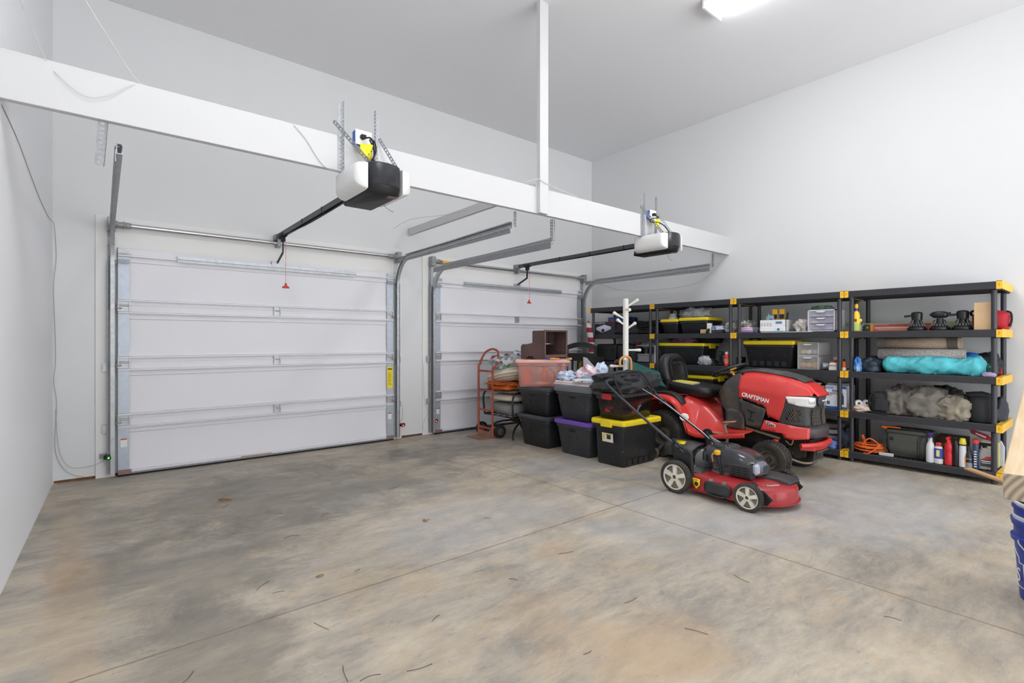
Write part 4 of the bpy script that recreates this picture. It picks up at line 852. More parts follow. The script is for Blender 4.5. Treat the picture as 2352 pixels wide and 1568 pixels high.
# hood: red shell, black top strip
HT_ = [(.79, .945), (.90, .955), (1.1, .938), (1.26, .905), (1.36, .855), (1.40, .825), (1.425, .79)]
HB = [(.785, .705), (.834, .70), (1.055, .625), (1.062, .555), (1.17, .518), (1.212, .66), (1.232, .748), (1.30, .757), (1.36, .76), (1.425, .765)]
hx = [.785, .81, .834, .88, .93, .98, 1.03, 1.055, 1.062, 1.09, 1.13, 1.17, 1.19, 1.212, 1.232, 1.26, 1.30, 1.33, 1.36, 1.39, 1.41, 1.425]
for sg in (-1, 1):
    rows = []
    for v in [i / 12 for i in range(13)]:
        row = []
        for x in hx:
            zb, zt = lerp(HB, x), lerp(HT_, x); z = zb + (zt - .02 - zb) * v; y = ysd(x, z)
            if v == 1: y = min(y, .165)
            crease = .006 * math.exp(-((z - (.80 - .10 * (x - .8))) / .02) ** 2)
            row.append((x, sg * (y + crease), z))
        rows.append(row)
    rows.append([(x, sg * min(.15, ysd(x, lerp(HT_, x) - .02) - .01), lerp(HT_, x)) for x in hx])
    MB().strip(rows).build('hood', RED, tr, smooth=50, solid=.006)
tx = [.74 + .6 * i / 30 for i in range(31)]
def topy(x): return .155 if x < 1.1 else .155 - .045 * ((x - 1.1) / .25) ** 2
MB().strip([[(x, y * topy(x), lerp([(.70, .935)] + HT_, x) + .010 + .012 * (1 - y * y) + (.004 if int(x * 36) % 2 and abs(y) < .7 else 0)) for x in tx] for y in (-1.0, -.97, -.7, -.35, 0, .35, .7, .97, 1.0)]).build('hood_top', dirty('hood_black', (66, 65, 64), .6, (120, 112, 100), .6), tr, smooth=40, solid=.012)
MB().strip([[(x, y * min(.15, ysd(x, .82) - .01), lerp(HT_, x)) for x in (1.28, 1.32, 1.36, 1.39, 1.41, 1.425)] + [(1.445, y * .14, .775), (1.452, y * .13, .755)] for y in (-1, -.5, 0, .5, 1)]).build('hood_front', RED, tr, smooth=60, solid=.006)
# side panels and lower panels
for sg in (-1, 1):
    sheet('engine_panel', [(.79, .69), (1.055, .615), (1.0, .42), (.865, .44), (.852, .52), (.80, .60)], lambda u, v: (u, sg * (ysd(u, v) + .004), v), DGR, tr, .04, .008)
    sheet('panel_emboss', [(.88, .60), (.955, .58), (.95, .568), (.925, .573), (.915, .50), (.94, .494), (.938, .482), (.885, .494), (.887, .507), (.903, .503), (.912, .577), (.88, .588)], lambda u, v: (u, sg * (ysd(u, v) + .0105), v), BLK2, tr, .03, .003)
    sheet('lower_panel', [(1.041, .515), (1.199, .497), (1.33, .48), (1.418, .472), (1.414, .378), (1.29, .36), (1.225, .37), (1.203, .41), (1.008, .416)], lambda u, v: (u, sg * (ysd(u, v) + .012 + .012 * max(0, (.5 - v) / .12)), v), RED, tr, .03, .008)
    v_ = MB()
    for i in range(3): v_.add([(.86 + .062 * i + a, sg * (ysd(.9, .68) + .007), .702 - .017 * i + b) for a, b in ((0, .0), (.05, -.014), (.05, -.032), (.006, -.018))], [(0, 1, 2, 3)])
    v_.build('side_vent', P('vent_black', (20, 18, 18), .8), tr)
text('CRAFTSMAN', .052, P('letter_white', (244, 240, 238), .4), tr, Matrix.Translation((.955, -.268, .715)) @ Euler((R(90), 0, 0)).to_matrix().to_4x4() @ Euler((0, 0, R(-10.5))).to_matrix().to_4x4(), 'lettering', .001, bold=.0016, sx=.88)
MB().add([(1.058 + a * .086, -.2715, .508 - .026 * a - .036 * b) for a, b in ((0, 0), (1, 0), (1, 1), (0, 1))], [(0, 3, 2, 1)]).build('model_plate', P('plate_pale', (228, 216, 210), .5), tr, solid=.002)
text('T260', .036, P('plate_dark', (110, 60, 56), .5), tr, Matrix.Translation((1.101, -.2735, .4765)) @ Euler((R(90), 0, 0)).to_matrix().to_4x4() @ Euler((0, 0, R(-16))).to_matrix().to_4x4(), 'lettering', .0008, bold=.001)
# nose
def nose(s, z):
    """s = -1 near side rear .. 0 front centre .. 1 far side rear"""
    k = 1 - .05 * math.sin(max(0, min(1, (z - .47) / .29)) * math.pi); a = abs(s)
    x = lerp([(0, 1.438), (.18, 1.434), (.36, 1.42), (.5, 1.392), (.66, 1.33), (.82, 1.25), (1, 1.165)], a)
    y = lerp([(0, 0), (.18, .075), (.36, .145), (.5, .19), (.66, .222), (.82, .24), (1, .250)], a)
    x = 1.165 + (x - 1.165) * (1 + (z - .62) * .10) - (1 - k) * .35 * (1 if a < .7 else .3)
    return (x, math.copysign(y, s), z)
ss = [-1 + i / 16 for i in range(33)]; zz = [.475 + .29 * i / 10 for i in range(11)]
MB().strip([[nose(s, z) for s in ss] for z in zz]).build('nose', DGR2, tr, smooth=60, solid=.006)
def on_nose(off): 
    def f(s, z):
        x, y, zz_ = nose(s, z); n = Vector((lerp([(0, 1), (.36, .95), (.5, .75), (.7, .4), (1, .05)], abs(s)), math.copysign(lerp([(0, 0), (.36, .3), (.5, .65), (.7, .9), (1, 1)], abs(s)), s), 0)).normalized() * off
        return (x + n.x, y + n.y, zz_)
    return f
HL = P('headlight_clear', (226, 226, 222), .1, spec=.8, coat=1)
for sg in (-1, 1):
    pl_ = lambda pts: [(sg * a, b) for a, b in pts]
    hb = sheet('headlight', pl_([(.88, .752), (.52, .755), (.30, .745), (.24, .675), (.30, .655), (.62, .668), (.82, .69)]), on_nose(.008), HL, tr, .03, .006)
    sheet('reflector', pl_([(.50, .742), (.34, .736), (.30, .692), (.46, .692)]), on_nose(.013), P('lamp_bulb', (250, 250, 250), .15, .3), hb, .05, .003)
    sheet('grille_backing', pl_([(.80, .635), (.58, .632), (.62, .53), (.86, .535)]), on_nose(.003), P('grille_dark', (16, 15, 15), .8), tr, .04, .002)
    g = MB(); f = on_nose(.009)
    for i in range(7):
        for d_ in (-1, 1):
            p0 = (.58 + .25 * i / 6, .533); p1 = (p0[0] + d_ * .12, .634); pts = []
            for k in range(5):
                s_, z_ = p0[0] + (p1[0] - p0[0]) * k / 4, p0[1] + (p1[1] - p0[1]) * k / 4
                if .575 < s_ < .855: pts.append(f(sg * s_, z_))
            if len(pts) > 1: g.tube(pts, .0042, 4)
    g.build('grille_mesh', P('grille_grey', (84, 78, 72), .7), tr)
    sheet('front_grille', pl_([(.05, .64), (.36, .635), (.40, .50), (.05, .49)]), on_nose(.003), P('grille_dark', (16, 15, 15), .8), tr, .04, .002)
    g = MB()
    for i in range(9):
        for d_ in (-1, 1):
            p0 = (.04 + .35 * i / 8, .495); pts = []
            for k in range(6):
                s_, z_ = p0[0] + d_ * .10 * k / 5, .495 + .142 * k / 5
                if .05 < s_ < .385: pts.append(f(sg * s_, z_))
            if len(pts) > 1: g.tube(pts, .0038, 4)
    g.build('grille_mesh', P('grille_grey', (84, 78, 72), .7), tr)
em = sheet('emblem', [(-.2, .75), (.2, .75), (.2, .70), (.10, .665), (-.10, .665), (-.2, .70)], on_nose(.012), P('emblem_grey', (78, 80, 86), .4), tr, .04, .006)
text('CRAFTSMAN', .019, WHITE, em, Matrix.Translation((1.462, 0, .715)) @ Euler((R(90), 0, R(90))).to_matrix().to_4x4(), 'lettering', .001, bold=.0006)
MB().strip([[(1.05 + .35 * 0 + (x - 1.05), y, z) for x, y in [(1.30, -.235), (1.40, -.205), (1.445, -.15), (1.46, 0), (1.445, .15), (1.40, .205), (1.30, .235)]] for z in (.385, .43, .47)] ).build('front_bumper_cover', P('bumper_dark', (74, 68, 72), .55, var=.1), tr, smooth=50, solid=.01)
MB().strip([[(x, y, .474) for x, y in [(1.25, -.235), (1.40, -.205), (1.445, -.15), (1.46, 0), (1.445, .15), (1.40, .205), (1.25, .235)]], [(x, y, .482) for x, y in [(1.25, -.2), (1.36, -.18), (1.40, -.13), (1.42, 0), (1.40, .13), (1.36, .18), (1.25, .2)]]]).build('bumper_ledge', DGR, tr, smooth=50, solid=.006)
# chassis, axle, brush guard
CH = dirty('chassis', (40, 37, 34), .75, (96, 80, 62), .6)
MB().box(-.3, 1.40, -.14, .14, .27, .36).box(.70, 1.34, -.19, .19, .36, .47).build('chassis', CH, tr, bevel=.01)
MB().bar((.62, -.20, .445), (1.17, -.235, .355), .02, .018).build('tie_rod', P('rod_rust', (150, 126, 98), .5, .3), tr)
MB().bar((1.135, -.30, .21), (1.135, .30, .21), .05, .06).cyl((1.135, -.27, .14), (1.135, -.27, .27), .02).cyl((1.135, .27, .14), (1.135, .27, .27), .02).build('front_axle', CH, tr)
for sg in (-1, 1):
    MB().box(1.11, 1.16, sg * .27 - .025, sg * .27 + .025, .27, .325).box(1.13, 1.17, sg * .27 - .02, sg * .27 + .02, .325, .345).build('spindle_cap', P('spindle_red', (206, 54, 50), .45), tr, bevel=.006)
    MB().box(1.26, 1.36, sg * .15 - .01, sg * .15 + .01, .20, .37).build('guard_bracket', CH, tr)
MB().tube([(1.36, -.26, .315), (1.405, -.2, .318), (1.45, -.08, .322), (1.46, .05, .324), (1.45, .16, .326), (1.41, .24, .326), (1.37, .27, .322)], .0235, 12, sub=5).build('brush_guard', RED, tr)
MB().prism([(1.33, -.20), (1.43, -.14), (1.45, .05), (1.43, .18), (1.33, .22)], .262, .296, 'z').build('guard_plate', RED, tr, bevel=.006)
fr = MB()
for i in range(6): fr.bar((1.445 - .012 * abs(i - 2), -.10 + .04 * i, .26), (1.41, -.10 + .04 * i, .165), .008, .012)
fr.bar((1.445, -.12, .255), (1.445, .13, .255), .012, .012).bar((1.41, -.12, .165), (1.41, .13, .165), .012, .012); fr.build('front_grate', P('grate_grey', (92, 90, 88), .6), tr)
MB().tube([(1.20, -.20, .19), (1.30, -.16, .15), (1.38, -.12, .145), (1.41, .0, .165)], .01, 6, sub=4).build('lift_rod', P('rod_dust', (150, 140, 120), .6), tr)
MB().tube([(1.2, -.18, .33), (1.25, -.19, .30), (1.27, -.19, .36)], .006, 6, sub=4).build('hose', P('hose_tan', (176, 150, 110), .6), tr)
MB().box(1.02, 1.035, -.245, -.20, .22, .30).build('height_flag', P('spindle_red', (206, 54, 50), .45), tr)
# pedals
MB().tube([(.735, -.36, .455), (.715, -.385, .43), (.735, -.39, .35), (.74, -.39, .28), (.70, -.37, .255), (.60, -.30, .25)], .014, 8, sub=4).build('brake_pedal_arm', P('pedal_arm', (128, 112, 94), .6), tr)
MB().prism([(.70, .452), (.80, .470), (.80, .482), (.70, .466)], -.40, -.32, 'y').build('brake_pedal', P('pedal_pad', (166, 134, 104), .8, bump=.3), tr, bevel=.004)
MB().lathe([(.05, -.012), (.05, .012)], (.55, -.415, .33), 'y', 16).build('deck_dial', BLK2, tr)
# cutting deck and its side discharge chute
DK = dirty('cut_deck', (74, 74, 76), .6, (130, 120, 104), .5)
MB().loft([[(x + .45, y - .02, z) for x, y in rr(l, w, r, 5)] for l, w, r, z in ((.80, .92, .3, .075), (.80, .92, .3, .15), (.74, .86, .28, .17), (.5, .6, .2, .18))]).build('cutting_deck', DK, tr, smooth=40)
MB().strip([[(.09 + x, y, z) for x, y, z in r_] for r_ in ([(.02, -.40, .215), (.12, -.40, .235), (.30, -.40, .235), (.42, -.40, .22)], [(.04, -.48, .205), (.13, -.48, .22), (.30, -.48, .22), (.40, -.48, .205)], [(.06, -.56, .165), (.14, -.56, .18), (.28, -.56, .18), (.38, -.56, .165)], [(.06, -.56, .08), (.14, -.56, .085), (.28, -.56, .085), (.38, -.56, .08)])]).build('discharge_chute', DK, tr, smooth=50, solid=.008)
MB().add([(.24, -.47, .2285), (.35, -.47, .2285), (.36, -.53, .206), (.25, -.53, .206)], [(0, 1, 2, 3)]).build('warning_label', P('label_yellow', (245, 222, 20), .5), tr, solid=.002, label='yellow sticker')
for x, y in ((-.02, -.50), (.92, -.40)): MB().lathe([(.02, -.02), (.05, -.022), (.055, 0), (.05, .022), (.02, .02)], (x, y, .057), 'y', 18).build('gauge_wheel', RIM, tr)
MB().bar((-.02, -.46, .06), (.06, -.44, .16), .02, .03).build('gauge_arm', DK, tr)
nb = thing('booklet', 'yellow booklet and papers lying on the riding mower seat', 'booklet', (5.11, 3.16, .788), -80)
MB().cbox((0, 0, .008), (.25, .20, .012), (0, R(5), 0)).build('papers', P('paper', (224, 220, 206), .7), nb)
MB().cbox((.0, .0, .0165), (.24, .20, .002), (0, R(5), 0)).build('cover', P('booklet_yellow', (246, 226, 70), .55), nb)
# ------------------------------------------------------------------ push mower
mw = thing('push_mower', 'red walk behind lawn mower with white wheels in front of the riding mower', 'lawn mower', (4.02, 2.38, 0), -90)
MRED = dirty('mower_red', (168, 36, 40), .38, (150, 96, 80), .3, coat=.3); WH = dirty('mower_hub', (228, 224, 212), .5, (170, 156, 130), .45); MT = dirty('mower_tyre', (58, 56, 53), .85, (110, 102, 90), .5)
MBL = P('mower_black', (34, 35, 38), .38, var=.15); MBK = P('mower_shroud', (44, 46, 51), .25, var=.1, coat=.5); ALU = P('cast_alu', (170, 166, 166), .5, .5, var=.15)
def wheel(c, r, w, sg):
    m = MB(); m.lathe([(r * .78, -w * .5), (r * .94, -w * .5), (r, -w * .34), (r, w * .34), (r * .94, w * .5), (r * .78, w * .5)], c, 'y', 40, False, False)
    n = int(r * 300)
    for i in range(n):
        for j in (-1, 1):
            a = 2 * math.pi * (i + .25 * j) / n; K = m.M; m.M = Matrix.Translation(c) @ Matrix.Rotation(a, 4, 'Y') @ Matrix.Translation((r, j * w * .2, 0)) @ Matrix.Rotation(R(35) * j, 4, 'X')
            m.box(-.004, .003, -w * .24, w * .24, -.004, .004); m.M = K
    o = m.build('wheel', MT, mw, smooth=35); h = MB(); yo = c[1] + sg * w * .38
    h.lathe([(r * .70, -w * .42), (r * .80, -w * .46), (r * .80, w * .46), (r * .70, w * .42)], c, 'y', 36, False, False)
    MB().lathe([(r * .70, -sg * w * .44), (r * .3, -sg * w * .36), (.001, -sg * w * .5)], c, 'y', 30, False, False).build('inner_hub', WH, o)
    MB().lathe([(r * .74, 0), (r * .10, sg * .002)], (c[0], c[1] - sg * w * .12, c[2]), 'y', 36, False, False).build('hub_dish', P('hub_dish', (150, 138, 118), .7, var=.2), o)
    h.lathe([(r * .24, sg * w * .1), (r * .22, sg * w * .56), (r * .13, sg * w * .56), (r * .13, sg * w * .2)], c, 'y', 20)
    for k in range(5):
        a = R(90 + 72 * k); ca, sa = math.cos(a), math.sin(a)
        q = [(c[0] + ca * d + -sa * e, yo + sg * f_, c[2] + sa * d + ca * e) for d, e, f_ in ((r * .2, -r * .10, .004), (r * .74, -r * .15, 0), (r * .74, r * .15, 0), (r * .2, r * .10, .004))]
        h.add(q + [(x, y - sg * w * .45, z) for x, y, z in q], [(0, 1, 2, 3), (7, 6, 5, 4), (0, 4, 5, 1), (1, 5, 6, 2), (2, 6, 7, 3), (3, 7, 4, 0)])
    h.build('hub', WH, o, smooth=35); MB().lathe([(.001, sg * .006), (r * .1, sg * .004), (r * .1, 0)], (c[0], c[1] + sg * w * .35, c[2]), 'y', 12).build('axle_nut', P('nut', (96, 90, 82), .5, .5), o)
for sg in (-1, 1): wheel((0, sg * .315, .133), .133, .05, sg); wheel((.605, sg * .315, .105), .105, .048, sg)
# deck shell
def dk(k, z, e=0): 
    o = []
    for x, y in [(.06, -.22), (.10, -.27), (.30, -.285), (.50, -.285), (.62, -.262)] + [(.60 + .21 * math.cos(R(a)), .27 * math.sin(R(a))) for a in range(-75, 76, 15)] + [(.62, .262), (.50, .285), (.30, .285), (.10, .27), (.06, .22)]:
        o.append((.42 + (x - .42) * k + e, y * k, z))
    return o
MB().loft([dk(1.03, .045), dk(1.03, .052), dk(1.0, .056), dk(.99, .135), dk(.965, .155), dk(.92, .166), dk(.74, .172), dk(.68, .182), dk(.50, .19)]).build('deck', MRED, mw, smooth=45)
MB().box(.0, .10, -.24, .24, .10, .17).build('rear_baffle', MBL, mw, bevel=.01)
MB().loft([[(x - .005, y, z) for y, z in rr(.44, .10, .03, 4)] if False else [(x, y, .155 + v) for y, v in rr(.40, .05, .02, 4)] for x in (.02, .16)]).build('rear_door', P('door_grey', (82, 83, 86), .5), mw)
# side cover and stickers
CO = [(.243, .125), (.262, .148), (.30, .156), (.43, .150), (.462, .135), (.468, .10), (.455, .07), (.42, .052), (.28, .052), (.25, .075)]
sheet('side_cover', CO, lambda u, v: (u, -.297 - .012 * math.sin(max(0, min(1, (u - .24) / .23)) * math.pi), v), dirty('cover_black', (46, 47, 49), .5, (96, 92, 86), .3), mw, .03, .014)
MB().tube([(.29, -.312, .06), (.31, -.325, .056), (.40, -.325, .054), (.42, -.312, .058)], .007, 6).build('cover_handle', MBL, mw)
for x in (.30, .41): MB().box(x - .012, x + .012, -.306, -.28, .15, .17).build('cover_hinge', GALV2, mw)
o = sheet('warning_label', [(.135, .150), (.20, .146), (.20, .10), (.168, .062), (.14, .10)], lambda u, v: (u, -.288, v), P('label_yellow', (245, 222, 20), .5), mw, .03, .001, label='yellow warning shield')
MB().lathe([(.018, 0), (.001, -.001)], (.17, -.2893, .105), 'y', 14).build('label_print', P('lp_black', (40, 40, 42), .6), o)
MB().box(.15, .185, -.2893, -.2888, .128, .142).build('label_print', P('lp_orange', (236, 150, 60), .6), o)
# engine
MB().lathe([(.15, 0), (.15, .012), (.12, .02), (.085, .03), (.085, .11)], (.31, 0, .178), 'z', 28).build('engine_base', ALU, mw, smooth=40)
fn_ = MB()
for i in range(5): fn_.box(.21, .42, -.105, .105, .215 + .014 * i, .221 + .014 * i)
fn_.build('cooling_fins', ALU, mw)
def eng(k, z, dx=0, kx=1): return [(.33 + dx + x * kx, y + .0, z) for x, y in rr(.45 * k, .33 * k, .11 * k, 6)]
MB().loft([eng(.94, .262), eng(1.0, .27), eng(1.0, .318), eng(.97, .335, -.004), eng(.86, .362, -.02), eng(.68, .383, -.035), eng(.5, .392, -.045)]).build('engine_shroud', MBK, mw, smooth=50)
MB().lathe([(.118, 0), (.116, .012), (.10, .026), (.05, .034), (.001, .035)], (.275, .0, .375), 'z', 32).build('recoil_cover', MBL, mw, smooth=40)
sl = MB()
for i in range(16):
    a = R(i * 22.5); sl.bar((.275 + .05 * math.cos(a), .05 * math.sin(a), .4085), (.275 + .098 * math.cos(a), .098 * math.sin(a), .4015), .008, .003)
sl.build('recoil_slots', P('slot_grey', (92, 94, 100), .4), mw)
v_ = MB()
for i in range(5): v_.bar((.385 + .016 * i, -.11, .360 - .004 * i), (.398 + .016 * i, -.04, .374 - .005 * i), .007, .004)
v_.build('shroud_vent', BLK2, mw)
lb = MB().strip([[(.43 + .09 * u, -.09 + .11 * v, .3555 - .028 * u + .008 * v) for u in (0, .5, 1)] for v in (0, .5, 1)]).build('engine_label', P('elabel', (62, 58, 58), .5), mw, solid=.001)
MB().strip([[(.435 + .03 * u, -.07 + .06 * v, .3585 - .009 * u + .005 * v) for u in (0, 1)] for v in (0, 1)]).build('label_print', P('label_redp', (190, 60, 50), .5), lb)
text('6.5', .045, WHITE, lb, Matrix.Translation((.485, -.035, .3475)) @ Euler((R(8), R(17), R(20))).to_matrix().to_4x4(), 'lettering', .001, bold=.001)
# muffler guard, air filter, fuel parts
mu = MB().loft([[(x, -.135 + a, .247 + b) for a, b in rr(.09, .105, .02, 4)] for x in (.385, .395, .545, .555)]).build('muffler_guard', dirty('muffler_black', (48, 48, 48), .6, (88, 80, 70), .3), mw, smooth=40)
v_ = MB()
for i in range(4):
    for j in range(3): v_.box(.405 + .045 * j, .44 + .045 * j, -.1815, -.1795, .213 + .02 * i, .221 + .02 * i)
v_.build('guard_slots', P('slot_dark', (20, 20, 20), .8), mu)
MB().loft([[(x, -.02 + a, .262 + b) for a, b in rr(w_, h_, .03, 4)] for x, w_, h_ in ((.54, .15, .11), (.575, .14, .10), (.60, .10, .07))]).build('air_filter', P('filter_grey', (112, 116, 126), .45), mw, smooth=45)
v_ = MB()
for i in range(7): v_.box(.60, .606, -.065 + .015 * i, -.058 + .015 * i, .235, .292)
v_.build('filter_fins', P('filter_fin', (84, 88, 96), .5), mw)
MB().loft([[(x, -.115 + a, .27 + b) for a, b in rr(w_, h_, .015, 3)] for x, w_, h_ in ((.555, .05, .07), (.575, .06, .085), (.59, .045, .06))]).build('fuel_bowl', P('fuel_bowl', (186, 188, 206), .35), mw)
MB().tube([(.315, -.155, .185), (.30, -.165, .28), (.285, -.17, .345)], [.017, .013, .016], 10).build('oil_filler', MBL, mw)
MB().lathe([(.016, 0), (.024, .004), (.026, .03), (.02, .038), (.001, .039)], (.284, -.17, .342), 'z', 12).build('oil_cap', P('cap_amber', (240, 176, 44), .4), mw)
MB().tube([(.255, -.15, .36), (.24, -.17, .33), (.245, -.165, .29), (.235, -.15, .27)], .008, 6, sub=4).build('fuel_line', P('line_brass', (170, 140, 90), .5), mw)
MB().tube([(.46, -.10, .322), (.50, -.13, .318), (.55, -.11, .312)], .005, 6, sub=4).build('linkage', ALU, mw)
# black drive cover on the front deck
MB().loft([[(x, yc + a, z0 + b) for a, b in rr(w_, h_, .018, 4)] for x, yc, w_, h_, z0 in ((.42, .04, .20, .05, .19), (.52, .06, .20, .055, .188), (.60, .08, .20, .06, .186), (.70, .09, .19, .058, .18), (.755, .09, .17, .045, .172), (.765, .09, .14, .03, .168))]).build('drive_cover', P('drive_black', (56, 57, 60), .5, var=.1), mw, smooth=50)
o = MB().strip([[(.60 + .10 * u, -.20 + .13 * v + .05 * u, .1745 - .004 * u) for u in (0, .5, 1)] for v in (0, .5, 1)]).build('deck_label', P('dlabel', (120, 84, 86), .5), mw, solid=.001)
text('Recycler', .03, WHITE, o, Matrix.Translation((.69, -.10, .1738)) @ Euler((0, 0, R(62))).to_matrix().to_4x4(), 'lettering', .0006, bold=.0008)
text('22in', .03, P('lp_orange', (236, 150, 60), .6), o, Matrix.Translation((.645, -.13, .1748)) @ Euler((0, 0, R(62))).to_matrix().to_4x4(), 'lettering', .0006, bold=.0008)
for sg in (-1, 1):
    sheet('height_lever', [(.60, .21), (.63, .218), (.655, .20), (.65, .13), (.60, .12), (.585, .17)], lambda u, v: (u, sg * .272, v), MBL, mw, .03, .008)
    sheet('wheel_guard', [(.60, .17), (.70, .16), (.76, .11), (.72, .06), (.60, .06)], lambda u, v: (u, sg * .268, v), BLK2, mw, .03, .008)
    # handle brackets
    sheet('handle_bracket', [(-.075, .38), (-.05, .41), (-.01, .405), (.04, .37), (.085, .36), (.12, .33), (.132, .24), (.13, .09), (.06, .08), (.03, .15), (-.05, .27)], lambda u, v: (u, sg * .265, v), MBL, mw, .04, .010)
    MB().bar((-.04, sg * .262, .40), (-.06, sg * .262, .43), .03, .02).cyl((.0, sg * .25, .362), (.0, sg * .285, .362), .010, n=10).cyl((-.05, sg * .25, .392), (-.05, sg * .285, .392), .010, n=10).build('handle_clamp', MBL, mw)
HD = P('handle_tube', (70, 72, 76), .35, .5)
MB().tube([(.045, -.262, .332), (-.40, -.262, .595), (-.75, -.26, .822), (-.805, -.235, .865), (-.815, -.18, .875), (-.815, .18, .882), (-.80, .235, .872), (-.75, .26, .838), (-.40, .262, .60), (.045, .262, .332)], .0125, 10, sub=4).build('handlebar', HD, mw)
MB().tube([(-.60, -.25, .735), (-.69, -.235, .85), (-.745, -.2, .93), (-.765, -.12, .948), (-.765, .15, .952), (-.745, .22, .94), (-.68, .25, .86), (-.60, .255, .75)], .009, 8, sub=4).build('bail_bar', BLK2, mw)
MB().tube([(-.60, -.25, .73), (-.61, 0, .735), (-.60, .25, .74)], .008, 8).build('crossbar', BLK2, mw)
MB().tube([(-.62, .25, .76), (-.5, .24, .66), (-.3, .26, .535), (-.1, .24, .42), (.08, .16, .36), (.2, .1, .37)], .004, 6, sub=4).build('throttle_cable', BLK2, mw)
MB().tube([(-.66, .1, .80), (-.5, .23, .67), (-.25, .25, .52), (.0, .23, .37), (.06, .2, .25)], .0035, 6, sub=4).build('drive_cable', STEEL, mw)
MB().box(-.55, -.49, .24, .275, .64, .685).build('cable_clamp', BLK2, mw, bevel=.006)
MB().tube([(-.43, -.26, .612), (-.40, -.275, .66), (-.38, -.275, .685), (-.41, -.27, .67), (-.43, -.26, .615)], .003, 6, sub=3).build('rope_guide', STEEL, mw)
MB().tube([(.2, .03, .40), (.1, .1, .41), (.03, .2, .40), (-.02, .26, .40)], .010, 8, sub=4).build('starter_grip', P('grip_grey', (150, 150, 152), .4), mw)
MB().loft([[(x, .05 + a, .22 + b) for a, b in circ(q, 18)] for x, q in ((.0, .075), (.04, .085), (.09, .085), (.12, .06))]).build('chute_plug', P('plug_grey', (112, 112, 112), .5), mw, smooth=40)
MB().lathe([(.085, 0), (.06, -.01), (.02, -.012)], (.0, .10, .22), 'x', 20).build('chute_ring', WH, mw)
# ------------------------------------------------------------------ shelving units along the right wall
SHK = P('shelf_resin', (47, 48, 52), .55, var=.1, bump=.12, bscale=160); SHP = P('shelf_post', (54, 56, 62), .42)
TZ = [.107, .527, .944, 1.361, 1.783]; XF = 6.055; XD = .612
def shelf_unit(y_hi, y_lo, label):
    t = thing('shelving_unit', label, 'shelving unit', (XF, y_hi, 0), -90, 'black resin shelving units'); W = y_hi - y_lo; D = XD
    for k, z in enumerate(TZ):
        m = MB(); h = .064; lip = [(0, z - h), (.0, z - .006), (.006, z), (.028, z), (.03, z - .012), (.03, z - h)]
        m.prism(lip, .0, W, 'x').prism([(D - a, b) for a, b in lip], 0, W, 'x')
        m.box(0, .03, .03, D - .03, z - h, z).box(W - .03, W, .03, D - .03, z - h, z)
        n = 30      # slatted deck
        for i in range(n): m.box(.03 + (W - .06) * (i + .12) / n, .03 + (W - .06) * (i + .88) / n, .03, D - .03, z - .014, z - .004)
        for j in range(5): m.box(.03, W - .03, .06 + j * (D - .12) / 4 - .006, .06 + j * (D - .12) / 4 + .006, z - .05, z - .012)
        for a, b in ((.04, .04), (W - .04, .04), (.04, D - .04), (W - .04, D - .04)): m.cyl((a + 0, b, z - h - .012), (a, b, z - h), .026, n=14)
        m.build('shelf', SHK, t, smooth=30)
        for xx in (0, W - .036):
            c = MB(); x0, x1 = xx - .0005, xx + .0365
            c.box(x0, x1, -.004, .0, z - h - .004, z + .004).box(x0, x1, -.004, D + .003, z, z + .004)
            e = xx - .003 if xx == 0 else x1; c.box(min(e, e + .003), max(e, e + .003), -.004, D + .003, z - h - .004, z + .004)
            o = c.build('end_clip', AMBER, t)
            MB().box(xx + .012, xx + .024, -.0048, -.004, z - .045, z - .015).build('clip_notch', P('clip_notch', (226, 164, 30), .5), o)
    for a, b in ((.055, .04), (W - .055, .04), (.055, D - .045), (W - .055, D - .045)):
        m = MB(); 
        for z0, z1 in zip([.0] + TZ[:4], [TZ[0] - .064] + [q - .064 for q in TZ[1:]]):
            m.cyl((a, b, z0), (a, b, z1), .0205, n=16)
        m.build('post', SHP, t)
    return t
UY = [5.462, 4.272, 3.086, 1.888, .690]
for i, lb in enumerate(('farthest black shelving unit in the corner, holding the projector box', 'second black shelving unit from the corner, behind the riding mower seat', 'third black shelving unit, holding white drawers and the pump box', 'nearest black shelving unit, holding rolled rugs and spray bottles')):
    shelf_unit(UY[i] - .001, UY[i + 1] + .001, lb)
E_ = .0015
def T(k): return TZ[k] + .0005
def at(name, label, cat, y, x, z, rz=0, group=None): return thing(name, label, cat, (x, y, z), -90 + rz, group)
def sbox(name, label, cat, y, x, z, w, d, h, mat, prints=(), texts=(), rz=0, bevel=.003, group=None, body='carton_body'):
    """box with front face at x (local y = 0); prints = (x0, x1, z0, z1, mat) on the front; texts = (string, size, x, z, mat)"""
    t = at(name, label, cat, y, x, z, rz, group); o = MB().box(-w / 2, w / 2, 0, d, 0, h).build(body, mat, t, bevel=bevel)
    for i, (a, b, c, e, m) in enumerate(prints): MB().box(a, b, -.0012 - .0003 * i, .0, c, e).build('print', m, o)
    for s, sz, a, b, m in texts: text(s, sz, m, o, TM((a, -.0028, b)), 'lettering', .0004, bold=sz * .02)
    return t
def heap(name, label, cat, y, x, z, r, mat, amp=.3, freq=2.2, seed=1, e=.8, flat=.75, rz=0, group=None, nu=36, nv=18, e2=None, wr=.035):
    c = r[2] * flat
    return solo(name, MB().blob((0, 0, c), r, nu, nv, amp=amp, freq=freq, seed=seed, e=e, flat=flat, e2=e2, wr=wr), mat, label, cat, (x, y, z), -90 + rz, group, smooth=65)
CARD = P('cardboard', (206, 172, 130), .8, var=.06); BLKC = P('box_black', (38, 38, 44), .5); BLUEB = P('box_blue2', (34, 96, 178), .5); INK = P('ink', (40, 42, 50), .6); PALE = P('pale_print', (196, 198, 222), .5)
